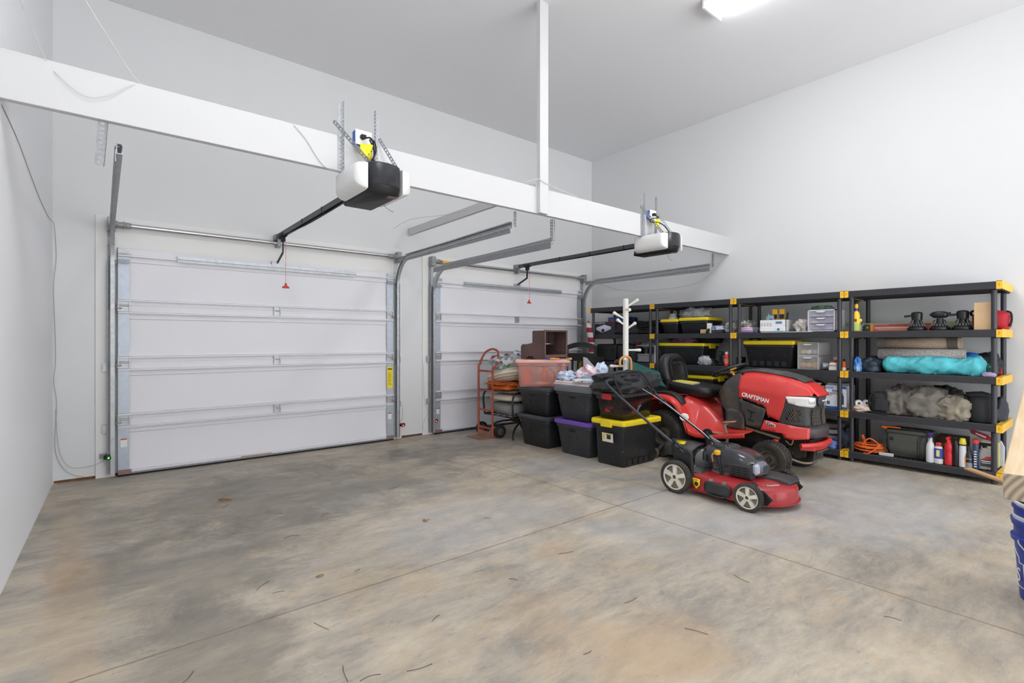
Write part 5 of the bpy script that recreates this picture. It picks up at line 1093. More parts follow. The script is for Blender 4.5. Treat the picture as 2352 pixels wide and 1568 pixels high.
# --- farthest unit
pj = sbox('projector_box', 'black carton with a projector picture on the farthest shelf', 'box', 5.19, 6.11, T(3), .40, .26, .198, BLKC, texts=(('LED PROJECTOR', .027, -.09, .178, PALE),))
o = pj.children[0]; MB().prism([(-.17, .075), (-.04, .03), (.13, .085), (.13, .12), (.0, .155), (-.17, .11)], -.0022, -.0012, 'y').build('print', PALE, o)
MB().prism([(-.17, .11), (.0, .155), (.13, .12), (-.04, .075)], -.003, -.0022, 'y').build('print', P('pale2', (222, 222, 240), .5), o)
MB().lathe([(.03, 0), (.028, -.001)], (-.03, -.0022, .065), 'y', 20).build('print', INK, o)
sbox('red_carton', 'small red carton beside the projector box', 'box', 4.96, 6.16, T(3), .05, .22, .15, P('carton_red', (176, 34, 40), .5))
for z, lb in ((T(3), 'lower blue carton behind the projector box'), (T(3) + .142, 'upper blue carton with small print behind the projector box')):
    sbox('blue_carton', lb, 'box', 5.20 - (.02 if z > 1.4 else .04), 6.40, z, .36, .24, .14, BLUEB, prints=((-.14, -.06, .05, .11, P('print_rw', (200, 80, 90), .5)),), texts=(('TOOLS', .03, .02, .085, WHITE),) if z > 1.4 and False else ())
heap('fabric_bag', 'flat black fabric bag lying in front of the hose coil', 'bag', 4.86, 6.24, T(3), (.25, .12, .085), FAB, seed=41, amp=.25)
for i, y in enumerate((4.93, 4.82)):
    bottle([(.005, 0), (.044, .003), (.046, .02), (.046, .15), (.036, .185), (.018, .21), (.018, .235)], P('bottle_black', (26, 27, 29), .3), 'oil_bottle', ('left', 'right')[i] + ' of two black oil bottles behind the black bag', (6.42, y, T(3)), cap=([(.021, .228), (.021, .262), (.005, .263)], BLK2), band=(.05, .12, .0468, P('band_grey', (90, 92, 96), .5)), group='black oil bottles')
hc = MB()
for i in range(9):
    rr_ = .20 + .018 * math.sin(i * 2.1); hc.tube([(rr_ * math.cos(a * R(12)) + .012 * math.sin(i * 3), .17 * math.sin(a * R(12)) + .01 * math.cos(i * 2), .014 + .021 * i + .012 * math.sin(a * R(24) + i)) for a in range(30)], .0115, 7, closed=True)
solo('hose_coil', hc, P('hose_black', (26, 26, 28), .45), 'coil of black hose at the right of the farthest shelf', 'hose', (6.33, 4.50, T(3)), -90)
t = at('tool_case', 'black plastic case with latches below the projector box', 'case', 5.18, 6.14, T(2)); MB().box(-.20, .20, 0, .30, 0, .27).build('case_body', BLACK, t, bevel=.02)
MB().box(-.205, .205, -.005, .305, .17, .18).build('lid_seam', BLK2, t)
for sx in (-1, 1): MB().box(sx * .11 - .02, sx * .11 + .02, -.014, 0, .13, .2).build('latch', BLK2, t, bevel=.003)
heap('black_bag', 'soft black bag behind the coat rack pole, right of the black case', 'bag', 4.80, 6.25, T(2), (.17, .16, .15), FAB, seed=44, amp=.15, e=.6)
t = at('wire_organizer', 'white wire organizer with red corner on the farthest unit', 'organizer', 4.49, 6.20, T(2)); WW = P('wire_white', (236, 236, 238), .4)
for z in (.12, .25): MB().tube([(-.17, 0, z), (.17, 0, z), (.17, .26, z), (-.17, .26, z)], .006, 6, closed=True).build('wire_rim', WW, t)
for sx in (-1, 1): MB().bar((sx * .17, 0, 0), (sx * .17, 0, .25), .016, .02).bar((sx * .17, .26, 0), (sx * .17, .26, .25), .016, .02).build('side_frame', WW, t)
MB().box(-.165, .165, .0, .26, .10, .105).box(-.165, .165, .0, .26, .225, .23).build('tray', P('frost', (200, 202, 206), .3, alpha=.6), t)
MB().box(-.165, .165, -.002, .0, .01, .105).build('drawer_front', P('frost2', (176, 178, 186), .35, alpha=.8), t)
MB().tube([(-.172, -.004, .16), (-.17, -.004, .24), (-.14, -.004, .27), (-.08, -.004, .285)], .013, 8, sub=4).build('corner_guard', P('guard_red', (150, 24, 36), .4), t, label='dark red corner')
heap('parts_bag', 'clear bag of parts lying in the white wire organizer', 'bag', 4.48, 6.32, T(2) + .2305, (.12, .09, .04), P('bag_grey', (128, 128, 132), .4, col2=(190, 190, 194), scale=16), seed=46, amp=.4)
# --- second unit
def stote(label, y, x, z, L, D, H, pads=0, ribs=0, rz=0, mat=TUBK, lid=YEL, latch=YEL, name='storage_tote', lidh=.03, taper=.03):
    return tote(name, label, (x + D / 2 + .018, y, z), -90 + rz, L, D, H, mat, lid, lidh=lidh, taper=taper, over=.012, r=.025, pads=pads, ribs=ribs, latch=latch, group='black totes with yellow lids')
stote('smaller black tote with yellow lid and tape on top, second unit', 4.055, 6.12, T(3), .27, .40, .205, latch=None)
stote('wider black tote with yellow lid under a clear bag, second unit', 3.69, 6.12, T(3), .42, .40, .215, ribs=3, latch=None)
for z, r_, h_, c, lb in ((.2055, .062, .028, (226, 226, 226), 'flat white tape roll on the small yellow lid'), (.234, .052, .05, (176, 176, 178), 'grey tape roll stacked on the white tape roll')):
    solo('tape_roll', MB().lathe([(r_ * .55, 0), (r_, 0), (r_, h_), (r_ * .55, h_)], n=24, cap0=False, cap1=False).lathe([(r_ * .55, 0), (r_ * .55, h_)], n=24, cap0=False, cap1=False), P('tape_%d' % c[0], c, .5), lb, 'tape', (6.28, 4.08, T(3) + z))
CLEAR = P('clear_bag', (214, 216, 220), .2, alpha=.55, spec=.6)
heap('plastic_bag', 'crumpled clear plastic bag on the wide yellow lid', 'bag', 3.73, 6.30, T(3) + .216, (.17, .10, .072), CLEAR, seed=51, amp=.5, freq=2.6)
sbox('small_carton', 'tiny brown carton at the front of the second unit', 'box', 3.50, 6.075, T(3), .085, .06, .05, CARD)
sbox('white_carton', 'tiny white carton standing by the wide yellow lidded tote', 'box', 3.44, 6.10, T(3), .05, .05, .13, P('white_card', (232, 230, 222), .6), prints=((-.02, .02, .03, .06, INK),))
heap('padlock', 'small black knob shaped item beside the tiny brown carton', 'hardware', 3.435, 6.07, T(3), (.02, .02, .026), BLK2, seed=3, amp=.1)
sbox('dark_tray', 'low dark grey tray at the front of the second unit', 'tray', 3.33, 6.10, T(3), .13, .12, .035, P('tray_dark', (54, 56, 58), .6))
heap('blue_package', 'blue and white wrapped package on the dark tray', 'package', 3.34, 6.17, T(3) + .0355, (.075, .06, .035), P('pack_bluewhite', (50, 84, 160), .4, col2=(222, 226, 236), scale=14), seed=53, amp=.3)
for k, (y, lb) in enumerate(((3.20, 'clear bag of white cables left of the shelf joint'), (3.015, 'clear bag of white fittings right of the shelf joint'))):
    heap('cable_bag', lb, 'bag', y, 6.28, T(3), (.075, .12, .085), P('bag_cables', (190, 188, 186), .35, col2=(120, 118, 116), scale=18), seed=55 + k, amp=.4, freq=3)
stote('big black tote with ribbed sides and yellow lid behind the mower seat', 3.885, 6.12, T(2), .70, .40, .29, ribs=5)
heap('cloth', 'purple cloth folded on the big yellow lid behind the seat', 'cloth', 3.95, 6.35, T(2) + .291, (.20, .12, .04), P('cloth_purple', (92, 60, 96), .8, col2=(150, 100, 150), scale=10), seed=57, amp=.3)
heap('black_bag', 'black bag lying at the right end of the big yellow lid', 'bag', 3.62, 6.45, T(2) + .291, (.15, .11, .06), FAB, seed=58, amp=.25)
heap('rag', 'crumpled grey white rag at the front of the second unit', 'cloth', 3.505, 6.13, T(2), (.075, .06, .065), P('rag', (186, 188, 194), .9, col2=(130, 132, 140), scale=16), seed=59, amp=.3)
cb = MB()
for i in range(7): cb.tube([(.06 * math.cos(i + a * .9) * (1 - .05 * i), .05 * math.sin(i * 1.7 + a * .9), .012 + .011 * i + .01 * math.sin(a + i)) for a in range(7)], .006, 6, closed=True, sub=3)
solo('cable_heap', cb, P('cable_black', (28, 28, 30), .5), 'tangle of black cable between rag and drill', 'cable', (6.18, 3.43, T(2)), -90)
t = at('cordless_drill', 'black cordless drill standing on its battery', 'drill', 3.335, 6.22, T(2), 20)
MB().box(-.035, .035, -.04, .05, 0, .045).build('battery', BLK2, t, bevel=.008)
MB().bar((0, .01, .04), (0, -.005, .135), .036, .04, (0, 1, 0)).build('handle', BLACK, t, bevel=.008)
MB().cyl((0, -.07, .155), (0, .07, .155), .036, .032, 16).cyl((0, -.07, .155), (0, -.115, .155), .024, .018, 14).build('motor_housing', BLACK, t)
bottle([(.005, 0), (.031, .003), (.032, .01), (.032, .135), (.026, .15), (.012, .155)], P('can_red', (214, 62, 50), .35, .2), 'spray_can', 'red spray can with white top and green tip by the post', (6.12, 3.205, T(2)), cap=([(.02, .15), (.022, .155), (.02, .172), (.008, .178)], WHITE), band=(.03, .09, .0328, P('can_band', (226, 130, 110), .4)))
MB().cyl((0, 0, .178), (0, 0, .196), .007, n=10).build('nozzle', P('tip_green', (70, 170, 80), .5), bpy.data.objects['spray_can'], label='green nozzle')
for z, lb in ((0, 'lower black reel with brass centre between the posts'), (.056, 'upper black reel with brass centre between the posts')):
    t = at('reel', lb, 'reel', 3.13, 6.30, T(2) + z); MB().box(-.045, .04, 0, .09, 0, .055).build('reel_body', BLK2, t, bevel=.01); MB().lathe([(.02, 0), (.001, -.003)], (.01, -.001, .028), 'y', 16).build('reel_centre', P('reel_gold', (196, 170, 90), .5), t)
stote('black tote with yellow lid on the lower shelf under the mower seat', 3.62, 6.12, T(1), .42, .40, .275)
stote('black tote with yellow lid low on the second unit, hidden by the mower', 4.05, 6.12, T(1), .36, .40, .27)
# --- third unit
for k, (w, h, c, lb) in enumerate(((.17, .022, (168, 120, 196), 'lilac soft package at the bottom of the pastel stack'), (.155, .022, (206, 190, 226), 'pale violet package second in the pastel stack'), (.14, .022, (238, 190, 186), 'pink package on top of the pastel stack'))):
    solo('soft_package', MB().blob((0, 0, h * .5), (w / 2, .05, h * .52), 20, 10, amp=.08, e=.4, e2=.5), P('pack_%d' % k, c, .45, var=.12, scale=12), lb, 'package', (6.14, 2.955, T(3) + .0225 * k), -90)
heap('cloth', 'small blue grey cloth right of the pastel packages', 'cloth', 2.875, 6.2, T(3), (.05, .07, .035), P('cloth_bluegrey', (120, 132, 150), .8, col2=(80, 84, 92), scale=18), seed=61)
solo('paper_sheets', MB().box(-.27, .27, 0, .30, 0, .006), P('paper_white', (238, 238, 240), .7), 'white paper sheets under the caddy and drawers', 'paper', (6.075, 2.49, T(3)), -90)
zp = T(3) + .0068
t = at('desk_caddy', 'white desk caddy with slots and a label holder, holding yellow boxes', 'caddy', 2.645, 6.12, zp); w = .30
CAD = P('caddy_white', (240, 240, 240), .5)
MB().box(-w / 2, w / 2, 0, .006, 0, .14).box(-w / 2, w / 2, .194, .20, 0, .14).box(-w / 2, -w / 2 + .006, 0, .2, 0, .14).box(w / 2 - .006, w / 2, 0, .2, 0, .14).box(-w / 2, w / 2, 0, .2, 0, .006).build('caddy_body', CAD, t)
MB().box(-w / 2 + .004, w / 2 - .004, -.006, 0, .006, .054).build('drawer', CAD, t, bevel=.002)
MB().box(.035, .105, -.003, 0, .095, .12).box(.045, .095, -.0045, -.003, .10, .115).build('label_holder', P('holder_blue', (90, 140, 180), .4), t)
MB().lathe([(.012, 0), (.012, -.01), (.006, -.016)], (.07, -.006, .03), 'y', 12).build('knob', P('knob_grey', (110, 110, 112), .4, .5), t)
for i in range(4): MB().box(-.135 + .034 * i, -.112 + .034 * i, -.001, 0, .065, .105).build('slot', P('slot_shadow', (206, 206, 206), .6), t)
for i, (x, lb) in enumerate(((-.015, 'left yellow and black packet standing in the white caddy'), (.065, 'right yellow and black packet standing in the white caddy'))):
    sbox('yellow_packet', lb, 'packet', 2.645 - x, 6.21, zp + .008, .058, .025, .262, P('packet_yellow', (240, 186, 36), .45), prints=((-.027, .027, .09, .10, WHITE), (-.027, .027, .15, .20, INK), (-.02, .02, .11, .15, P('print_orange', (190, 120, 30), .5))), rz=4 - 7 * i)
for x, c, h, lb in ((-.125, (70, 120, 110), .19, 'teal pen in the white caddy'), (-.10, (190, 190, 188), .17, 'grey pen in the white caddy'), (-.083, (190, 130, 80), .20, 'brown pencil in the white caddy')):
    solo('pen', MB().cyl((0, 0, 0), (.012, .01, h), .005, n=8).cyl((.012, .01, h), (.0126, .0105, h + .012), .005, .001, 8), P('pen_%d' % c[0], c, .5), lb, 'pen', (6.16, 2.645 - x, zp + .008), -90)
sbox('blue_card', 'light blue card standing in the white caddy', 'card', 2.69, 6.18, zp + .008, .07, .004, .19, P('card_blue', (168, 200, 224), .5), bevel=0, rz=-6, prints=((-.02, .02, .12, .15, P('card_print', (90, 130, 180), .5)),))
solo('marker', MB().cyl((0, 0, 0), (.025, 0, .20), .011, n=10).cyl((.025, 0, .20), (.0275, 0, .22), .009, .006, 10), BLK2, 'thick black marker at the right of the white caddy', 'marker', (6.2, 2.535, zp + .008), -90)
sbox('stapler', 'dark grey stapler block right of the white caddy', 'stapler', 2.455, 6.2, zp, .09, .12, .03, P('stap', (70, 72, 76), .5))
sbox('black_box', 'small black box on the dark grey stapler', 'box', 2.44, 6.24, zp + .031, .04, .06, .05, BLK2)
heap('plastic_bag', 'clear and white plastic bags left of the drawer unit', 'bag', 2.345, 6.22, zp, (.08, .10, .075), P('bag_mixed', (220, 214, 204), .35, col2=(150, 146, 140), scale=12), seed=63, amp=.4)
sbox('teal_packet', 'thin teal packet lying at the shelf edge before the caddy', 'packet', 2.56, 6.072, zp, .12, .05, .008, P('packet_teal', (90, 160, 190), .4))
def drawers(label, y, x, z, w, d, h, n, things_, frame, front):
    t = at('drawer_unit', label, 'drawers', y, x, z)
    MB().box(-w / 2, w / 2, 0, d, 0, .008).box(-w / 2, w / 2, 0, d, h - .01, h).box(-w / 2, -w / 2 + .008, 0, d, 0, h).box(w / 2 - .008, w / 2, 0, d, 0, h).box(-w / 2, w / 2, d - .006, d, 0, h).build('frame', frame, t)
    for i in range(n):
        z0, z1 = .01 + (h - .02) * i / n + .003, .01 + (h - .02) * (i + 1) / n - .003
        dr = MB().box(-w / 2 + .01, w / 2 - .01, -.004, .0, z0, z1).box(-w / 2 + .01, w / 2 - .01, .0, d - .02, z0, z0 + .004).build('drawer', front, t)
        MB().prism([(-.05, z1 - .004), (.05, z1 - .004), (.03, z1 - .016), (-.03, z1 - .016)], -.016, -.004, 'y').build('handle', P('handle_clear', (244, 244, 248), .3), dr)
        for k in range(3):
            c = things_[(i * 3 + k) % len(things_)]; MB().blob((-w * .28 + k * w * .27, .05, z0 + .004 + (z1 - z0) * .22), (w * .15, .035, (z1 - z0) * .22), 14, 8, amp=.2, seed=i * 3 + k).build('contents', P('cont_%d_%d_%d' % c, c, .6), dr)
    return t
FR = P('frost_front', (206, 208, 228), .3, alpha=.3, spec=.5)
drawers('white three drawer unit with clear fronts on the third unit', 2.125, 6.10, zp, .265, .30, .235, 3, ((200, 170, 90), (150, 110, 100), (214, 210, 214), (230, 214, 120), (120, 120, 126), (190, 90, 80)), P('drawer_frame', (232, 232, 240), .4), FR)
heap('green_packet', 'green packet lying on the three drawer unit', 'packet', 2.16, 6.25, zp + .236, (.10, .09, .028), P('pack_green', (52, 96, 80), .6, col2=(120, 140, 120), scale=14), seed=66, amp=.3)
bottle([(.005, 0), (.034, .002), (.034, .17), (.03, .185), (.03, .21)], P('jar_clear', (190, 188, 192), .15, alpha=.5), 'glass_jar', 'clear jar behind the post right of the drawer unit', (6.30, 1.99, T(3)), cap=([(.032, .205), (.032, .225), (.005, .226)], P('jar_lid', (170, 166, 170), .4)))
stote('long black tote with yellow lid beside the stacked clear drawers', 2.71, 6.12, T(2), .58, .40, .325, pads=5, lidh=.04, taper=.045)
FR2 = P('frost_front2', (214, 212, 208), .3, alpha=.22, spec=.5); FRM = P('drawer_frame2', (232, 232, 230), .4, alpha=.55)
drawers('upper of two stacked clear drawers on the third unit', 2.268, 6.13, T(2) + .152, .215, .34, .148, 1, ((214, 196, 150), (226, 214, 190), (150, 170, 190)), FRM, FR2)
drawers('lower clear drawer holding orange things', 2.268, 6.13, T(2), .215, .34, .151, 1, ((222, 150, 60), (226, 160, 70), (200, 150, 60)), FRM, FR2)
solo('tape_roll', MB().lathe([(.04, 0), (.04, .05)], axis='x', n=28).lathe([(.03, .05), (.04, .05), (.04, .051), (.03, .051)], axis='x', n=28), P('tape_silver', (160, 164, 166), .35, .4), 'silver duct tape roll on its side by the clear drawers', 'tape', (6.17, 2.135, T(2) + .0405), -60)
t = at('gauge_device', 'white handheld device with black lettering leaning on the shelf', 'device', 2.015, 6.11, T(2)); MB().prism([(-.04, 0), (.04, 0), (.035, .07), (.02, .085), (-.022, .085), (-.036, .07)], 0, .05, 'y').build('case', P('device_white', (226, 222, 216), .45), t, bevel=.005); text('RIDGID', .02, INK, t, TM((0, -.0015, .05)))
MB().box(-.02, .02, .0, .03, .085, .10).build('clip', P('device_red', (170, 60, 56), .5), t)
sbox('small_parts_box', 'pale packet with red trim behind the white device', 'box', 2.02, 6.25, T(2), .07, .04, .14, P('packet_pale', (170, 166, 172), .5), prints=((-.03, .03, .08, .11, P('dev_red2', (160, 70, 70), .5)),))
bottle([(.005, 0), (.022, .002), (.022, .085), (.016, .095), (.010, .10)], P('bottle_orange', (206, 96, 40), .4), 'glue_bottle', 'orange and white bottle between the posts on the middle shelf', (6.14, 1.916, T(2)), cap=([(.012, .098), (.010, .125), (.004, .127)], BLK2), band=(.004, .035, .0228, P('band_white', (222, 220, 214), .5)))
stote('black tote with yellow lid mostly hidden behind the red hood', 2.62, 6.12, T(1), .50, .40, .30)
t = at('helmet', 'black and white cap lying behind the mower hood', 'cap', 2.235, 6.25, T(1) + .155); MB().blob((0, 0, .055), (.105, .11, .085), 24, 14, amp=.06, flat=.6).build('cap_shell', P('cap_black', (28, 28, 30), .6), t, smooth=60); MB().strip([[(.085 * math.cos(a * R(18)), -.09 * math.sin(a * R(18)) - .01, .095 + .02 * k) for a in range(1, 10)] for k in (0, 1)]).build('cap_band', P('cap_pale', (196, 194, 192), .7), t, solid=.012)
heap('black_bag', 'black bag under the cap behind the mower hood', 'bag', 2.27, 6.32, T(1), (.14, .14, .105), FAB, seed=71, amp=.15)
t = at('parts_organizer', 'yellow framed small parts organizer standing by the pump box', 'organizer', 2.145, 6.13, T(1)); YO = P('organizer_yellow', (236, 196, 44), .5)
f = MB().box(-.07, -.056, 0, .05, 0, .235).box(.052, .066, 0, .05, 0, .235).box(-.012, .0, 0, .05, 0, .235)
for i in range(6): f.box(-.07, .066, 0, .05, .046 * i, .046 * i + .010)
f.build('organizer_frame', YO, t); MB().box(-.056, .052, .012, .05, .01, .23).build('cells', P('cells', (120, 110, 92), .5, col2=(170, 160, 140), scale=20), t)
pb = sbox('pump_box', 'white and blue pump carton with black lettering, third unit', 'box', 1.985, 6.115, T(1), .20, .26, .255, P('pump_white', (222, 226, 236), .5), prints=((-.10, .10, .0, .03, P('pump_blue', (40, 96, 160), .5)), (-.098, -.02, .215, .245, P('pump_lilac', (150, 170, 220), .5)), (.02, .098, .22, .25, P('pump_blue', (40, 96, 160), .5)), (.03, .075, .055, .15, P('pump_grey', (70, 76, 88), .5)), (.04, .065, .15, .17, P('pump_grey', (70, 76, 88), .5)), (-.085, -.06, .05, .085, P('pump_navy', (30, 50, 90), .5))),
          texts=(('POMPE', .032, .015, .195, INK), ('TOUT USAGE', .024, .0, .168, INK), ('1/4 HP', .014, -.06, .148, INK), ('1', .03, -.0725, .067, WHITE)))
solo('flat_package', MB().box(-.09, .09, 0, .22, 0, .022), P('pack_taupe', (150, 140, 130), .6, var=.2), 'flat taupe package lying on top of the pump box', 'package', (6.13, 1.985, T(1) + .2565), -90, bevel=.006)
def fold(label, y, x, z, w, d, h, mat, rz=0, name='folded_cloth', seed=1):
    return solo(name, MB().blob((0, 0, h / 2), (w / 2, d / 2, h / 2), 36, 12, amp=.07, freq=2.5, seed=seed, e=.35, e2=.55), mat, label, 'cloth', (x + d / 2, y, z), -90 + rz, smooth=70)
z0 = T(0)
for k, (h, w, c, c2_, lb) in enumerate(((.06, .26, (60, 64, 78), (40, 44, 54), 'dark folded jeans at the bottom of the pile behind the brush guard'), (.075, .24, (136, 144, 156), (92, 98, 110), 'blue grey folded jeans in the pile behind the brush guard'), (.06, .25, (196, 192, 186), (140, 136, 130), 'pale grey folded cloth in the pile behind the brush guard'), (.065, .28, (120, 116, 110), (84, 82, 78), 'grey folded canvas on top of the pile behind the brush guard'))):
    fold(lb, 2.10, 6.14, z0, w, .36, h, P('fold_%d' % k, c, .9, col2=c2_, scale=12), seed=k + 2); z0 += h
heap('blue_cloth', 'periwinkle blue cloth hanging over the bottom shelf edge', 'cloth', 2.03, 6.12, T(0), (.065, .05, .045), P('cloth_peri', (104, 122, 186), .8, var=.15), seed=75, amp=.3)
heap('dark_clothes', 'dark clothes heaped on the bottom shelf beside the third unit post', 'cloth', 1.95, 6.32, T(0), (.05, .16, .12), P('clothes_dark', (34, 36, 44), .9, col2=(70, 80, 100), scale=10), seed=76, amp=.3)
# --- nearest unit, top
t = bottle([(.005, 0), (.033, .003), (.036, .02), (.036, .10), (.030, .135), (.034, .155), (.026, .195), (.012, .215)], P('bottle_yellow', (246, 206, 50), .35), 'cleaner_bottle', 'yellow and green bottle with yellow cap at the left of the top shelf', (6.13, 1.80, T(3)), cap=([(.012, .238), (.018, .25), (.018, .275), (.010, .288), (.002, .289)], AMBER), band=(.012, .085, .0365, P('band_green', (176, 200, 110), .5)))
MB().cyl((0, 0, .213), (0, 0, .24), .0135, n=14).build('neck_ring', P('ring_blue', (50, 70, 170), .4), t, label='blue neck ring')
MB().lathe([(.017, 0), (.001, -.001)], (0, -.035, .115), 'x', 14).build('round_label', P('label_round', (240, 214, 150), .5), t)
t = bpy.data.objects['cleaner_bottle']
o = MB().box(-.001, .0, -.014, .014, .10, .128).build('print', P('print_brown', (120, 70, 50), .5), t); o.location = (-.0362, 0, 0)
for i in range(5): solo('white_stick', MB().cyl((0, 0, 0), (0, .30, 0), .006, n=8), P('stick_white', (226, 226, 222), .5), ('lowest', 'second lowest', 'middle', 'second highest', 'highest')[i] + ' of the white sticks beside the yellow bottle', 'stick', (6.20, 1.790 - .0005 * i, T(3) + .0065 + .0135 * i), -90, group='white sticks')
sbox('dark_green_box', 'dark green end box beside the white sticks', 'box', 1.742, 6.24, T(3), .042, .30, .074, P('box_dkgreen', (36, 60, 48), .5), prints=((.0, .02, .03, .05, P('print_orange', (190, 120, 30), .5)),))
sbox('long_carton', 'long red carton with coloured stripes under the black fans', 'carton', 1.46, 6.285, T(3), .52, .08, .074, P('carton_pinkred', (206, 100, 84), .5), prints=((-.26, -.235, 0, .076, P('print_or', (236, 160, 60), .5)), (-.22, .1, .05, .062, P('print_purple', (140, 90, 150), .5)), (-.22, .18, .03, .042, P('print_cream', (226, 206, 150), .5)), (-.2, .2, .012, .022, P('print_cream2', (220, 170, 140), .5)), (-.1, .24, .058, .068, P('print_red2', (180, 50, 50), .5))))
solo('green_tube', MB().cyl((-.46, 0, .03), (.46, 0, .03), .028, n=18).box(-.46, .46, .0, .05, 0, .09), P('pale_green', (174, 194, 146), .6, var=.08), 'long pale green mat roll lying along the back of the top shelf', 'mat', (6.42, 1.37, T(3)), -90)
FB = P('fan_black', (24, 25, 27), .35)
def fan(y, label, kind):
    t = at('tripod_fan', label, 'fan', y, 6.20, T(3), group='black tripod fans')
    MB().lathe([(.001, 0), (.074, .0), (.078, .012), (.074, .03), (.068, .034)], n=28).build('base_ring', FB, t)
    m = MB().lathe([(.062, .034), (.066, .048), (.05, .062), (.02, .066)], n=28); m.build('grille_dome', P('fan_grille', (38, 39, 42), .5), t)
    s = MB()
    for i in range(18): a = R(20 * i); s.bar((.055 * math.cos(a), .055 * math.sin(a), .062), (.07 * math.cos(a), .07 * math.sin(a), .042), .005, .004)
    s.build('grille_slots', P('fan_slot', (120, 120, 114), .5), t)
    MB().cyl((0, 0, .06), (0, 0, .115), .03, .026, 16).build('stem', FB, t)
    m = MB()
    if kind == 1: m.blob((.0, 0, .15), (.062, .045, .032), 20, 12, e=.6).bar((-.07, 0, .14), (-.055, 0, .165), .03, .02).bar((.055, 0, .155), (.08, 0, .165), .02, .02)
    else: m.cyl((0, 0, .105), (0, 0, .168), .043, .046, 20).blob((0, 0, .168), (.046, .046, .018), 20, 8).bar((-.04, 0, .148), (-.10, 0, .142), .03, .02)
    m.build('lamp_head', FB, t)
    for sg in (-1, 1): MB().tube([(sg * .045, -.012, .055), (sg * .046, -.012, .08), (sg * .034, -.01, .10)], .006, 6, sub=4).build('hinge_arm', FB, t)
    return t
fan(1.309, 'left of the three black tripod fans, head facing left', 0); fan(1.135, 'middle of the three black tripod fans, wide head', 1); fan(.970, 'right of the three black tripod fans, beside the brown carton', 2)
sbox('brown_carton', 'upright brown kraft carton at the right of the top shelf', 'carton', .823, 6.12, T(3), .118, .16, .245, P('kraft', (214, 180, 138), .8, var=.06), rz=3)
t = at('red_bag', 'red bag with black handle behind the brown carton', 'bag', .80, 6.32, T(3)); MB().blob((0, .10, .085), (.125, .14, .095), 32, 16, amp=.08, e=.5, e2=.6, flat=.85).build('bag_body', P('bag_red', (176, 30, 44), .7, var=.1, bump=.2), t, smooth=60)
MB().tube([(.105, .03, .17), (.135, .02, .15), (.14, .01, .08), (.125, .01, .03)], .008, 8, sub=5).build('handle', BLK2, t); MB().tube([(-.13, .03, .14), (-.13, .0, .17), (-.08, .0, .19)], .010, 8, sub=5).build('handle', BLK2, t)
# middle shelf: rugs, tarp, bags
tl = TZ[2]
def rug(label, z, y0, y1, x, r, mat, edge, ez=None):
    t = at('rolled_rug', label, 'rug', (y0 + y1) / 2, x, z); h = (y1 - y0) / 2; m = MB(); n = 30
    sp2 = []
    for i in range(n * 3 + 1): a = 2 * math.pi * i / n; q = r * (1 - .22 * (3 * n - i) / n) if True else r; sp2.append((q * math.cos(a), r + q * math.sin(a) * .97))
    rows = [[(xx, yy, zz) for yy, zz in sp2] for xx in (-h, h)]; m.strip(rows); m.build('rug_roll', mat, t, smooth=60, solid=.012)
    if edge:
        for a, b in ((-h, -h + .07), (h - .10, h - .025)): MB().lathe([(r * 1.075, a), (r * 1.075, b)], (0, 0, r), 'x', 30, False, False).build('border_band', edge, t, smooth=60)
    return t
RG1 = P('rug_taupe', (176, 158, 138), .95, var=.28, scale=160, bump=.4, bscale=160); RG2 = P('rug_grey', (206, 202, 196), .95, col2=(160, 154, 148), scale=90, bump=.4, bscale=140)
t = at('tarp_bag', 'long turquoise tarp bundle lying at the front of the middle shelf', 'tarp', 1.195, 6.16, T(2)); TQ = P('tarp_turquoise', (84, 190, 200), .5, var=.12, scale=6, bump=.3, bscale=14)
m = MB(); rg = []
for i in range(90):
    u = i / 89; x = -.375 + .765 * u; q = .066 + .022 * noise.noise(Vector((u * 6, 3, 1))) + .006 * u; ring = []
    for j in range(40):
        a = 2 * math.pi * j / 40; k = q * (1 + .12 * (1 - 2.6 * abs(noise.noise(Vector((u * 9 + a * .9, math.cos(a) * 1.4, 2))))) + .07 * (1 - 2.6 * abs(noise.noise(Vector((u * 22 + a * 1.5, math.cos(a) * 2, 8))))) + .16 * noise.noise(Vector((u * 7 + math.sin(a), math.cos(a) * 2, 5))) + .05 * math.sin(a * 3 + u * 16)); sc_ = min(1, .55 + 6 * min(u, 1 - u) * 1.6)
        ring.append((x, k * 1.0 * math.cos(a) * sc_, max(.0, .078 + k * 1.12 * math.sin(a) * sc_)))
    rg.append(ring)
m.loft(rg).build('tarp', TQ, t, smooth=60)
rug('pale grey rolled rug resting on the turquoise tarp', T(2) + .112, .965, 1.635, 6.27, .066, RG2, None)
rug('taupe rolled rug with dark borders, topmost of the rolls', T(2) + .243, .99, 1.655, 6.30, .056, RG1, P('rug_border', (104, 98, 90), .95, var=.1, bump=.3, bscale=120))
heap('navy_bundle', 'dark navy bundle at the left end of the turquoise tarp', 'bundle', 1.675, 6.17, T(2), (.085, .085, .082), P('navy_nylon', (30, 44, 58), .5, var=.3, scale=5, bump=.3, bscale=12), seed=81, amp=.25)
heap('blue_package', 'crinkled bright blue wrapper left of the navy bundle', 'package', 1.775, 6.10, T(2), (.03, .05, .075), P('wrap_blue', (50, 110, 190), .35, col2=(140, 190, 226), scale=10), seed=82, amp=.35)
heap('black_bag', 'black bag behind the navy bundle and rugs', 'bag', 1.69, 6.40, T(2), (.13, .14, .085), P('bag_navy', (28, 32, 44), .6), seed=83, amp=.2)
sbox('green_packet', 'narrow green packet behind the left post of the middle shelf', 'packet', 1.80, 6.33, T(2), .10, .08, .125, P('pack_green2', (34, 110, 40), .5))
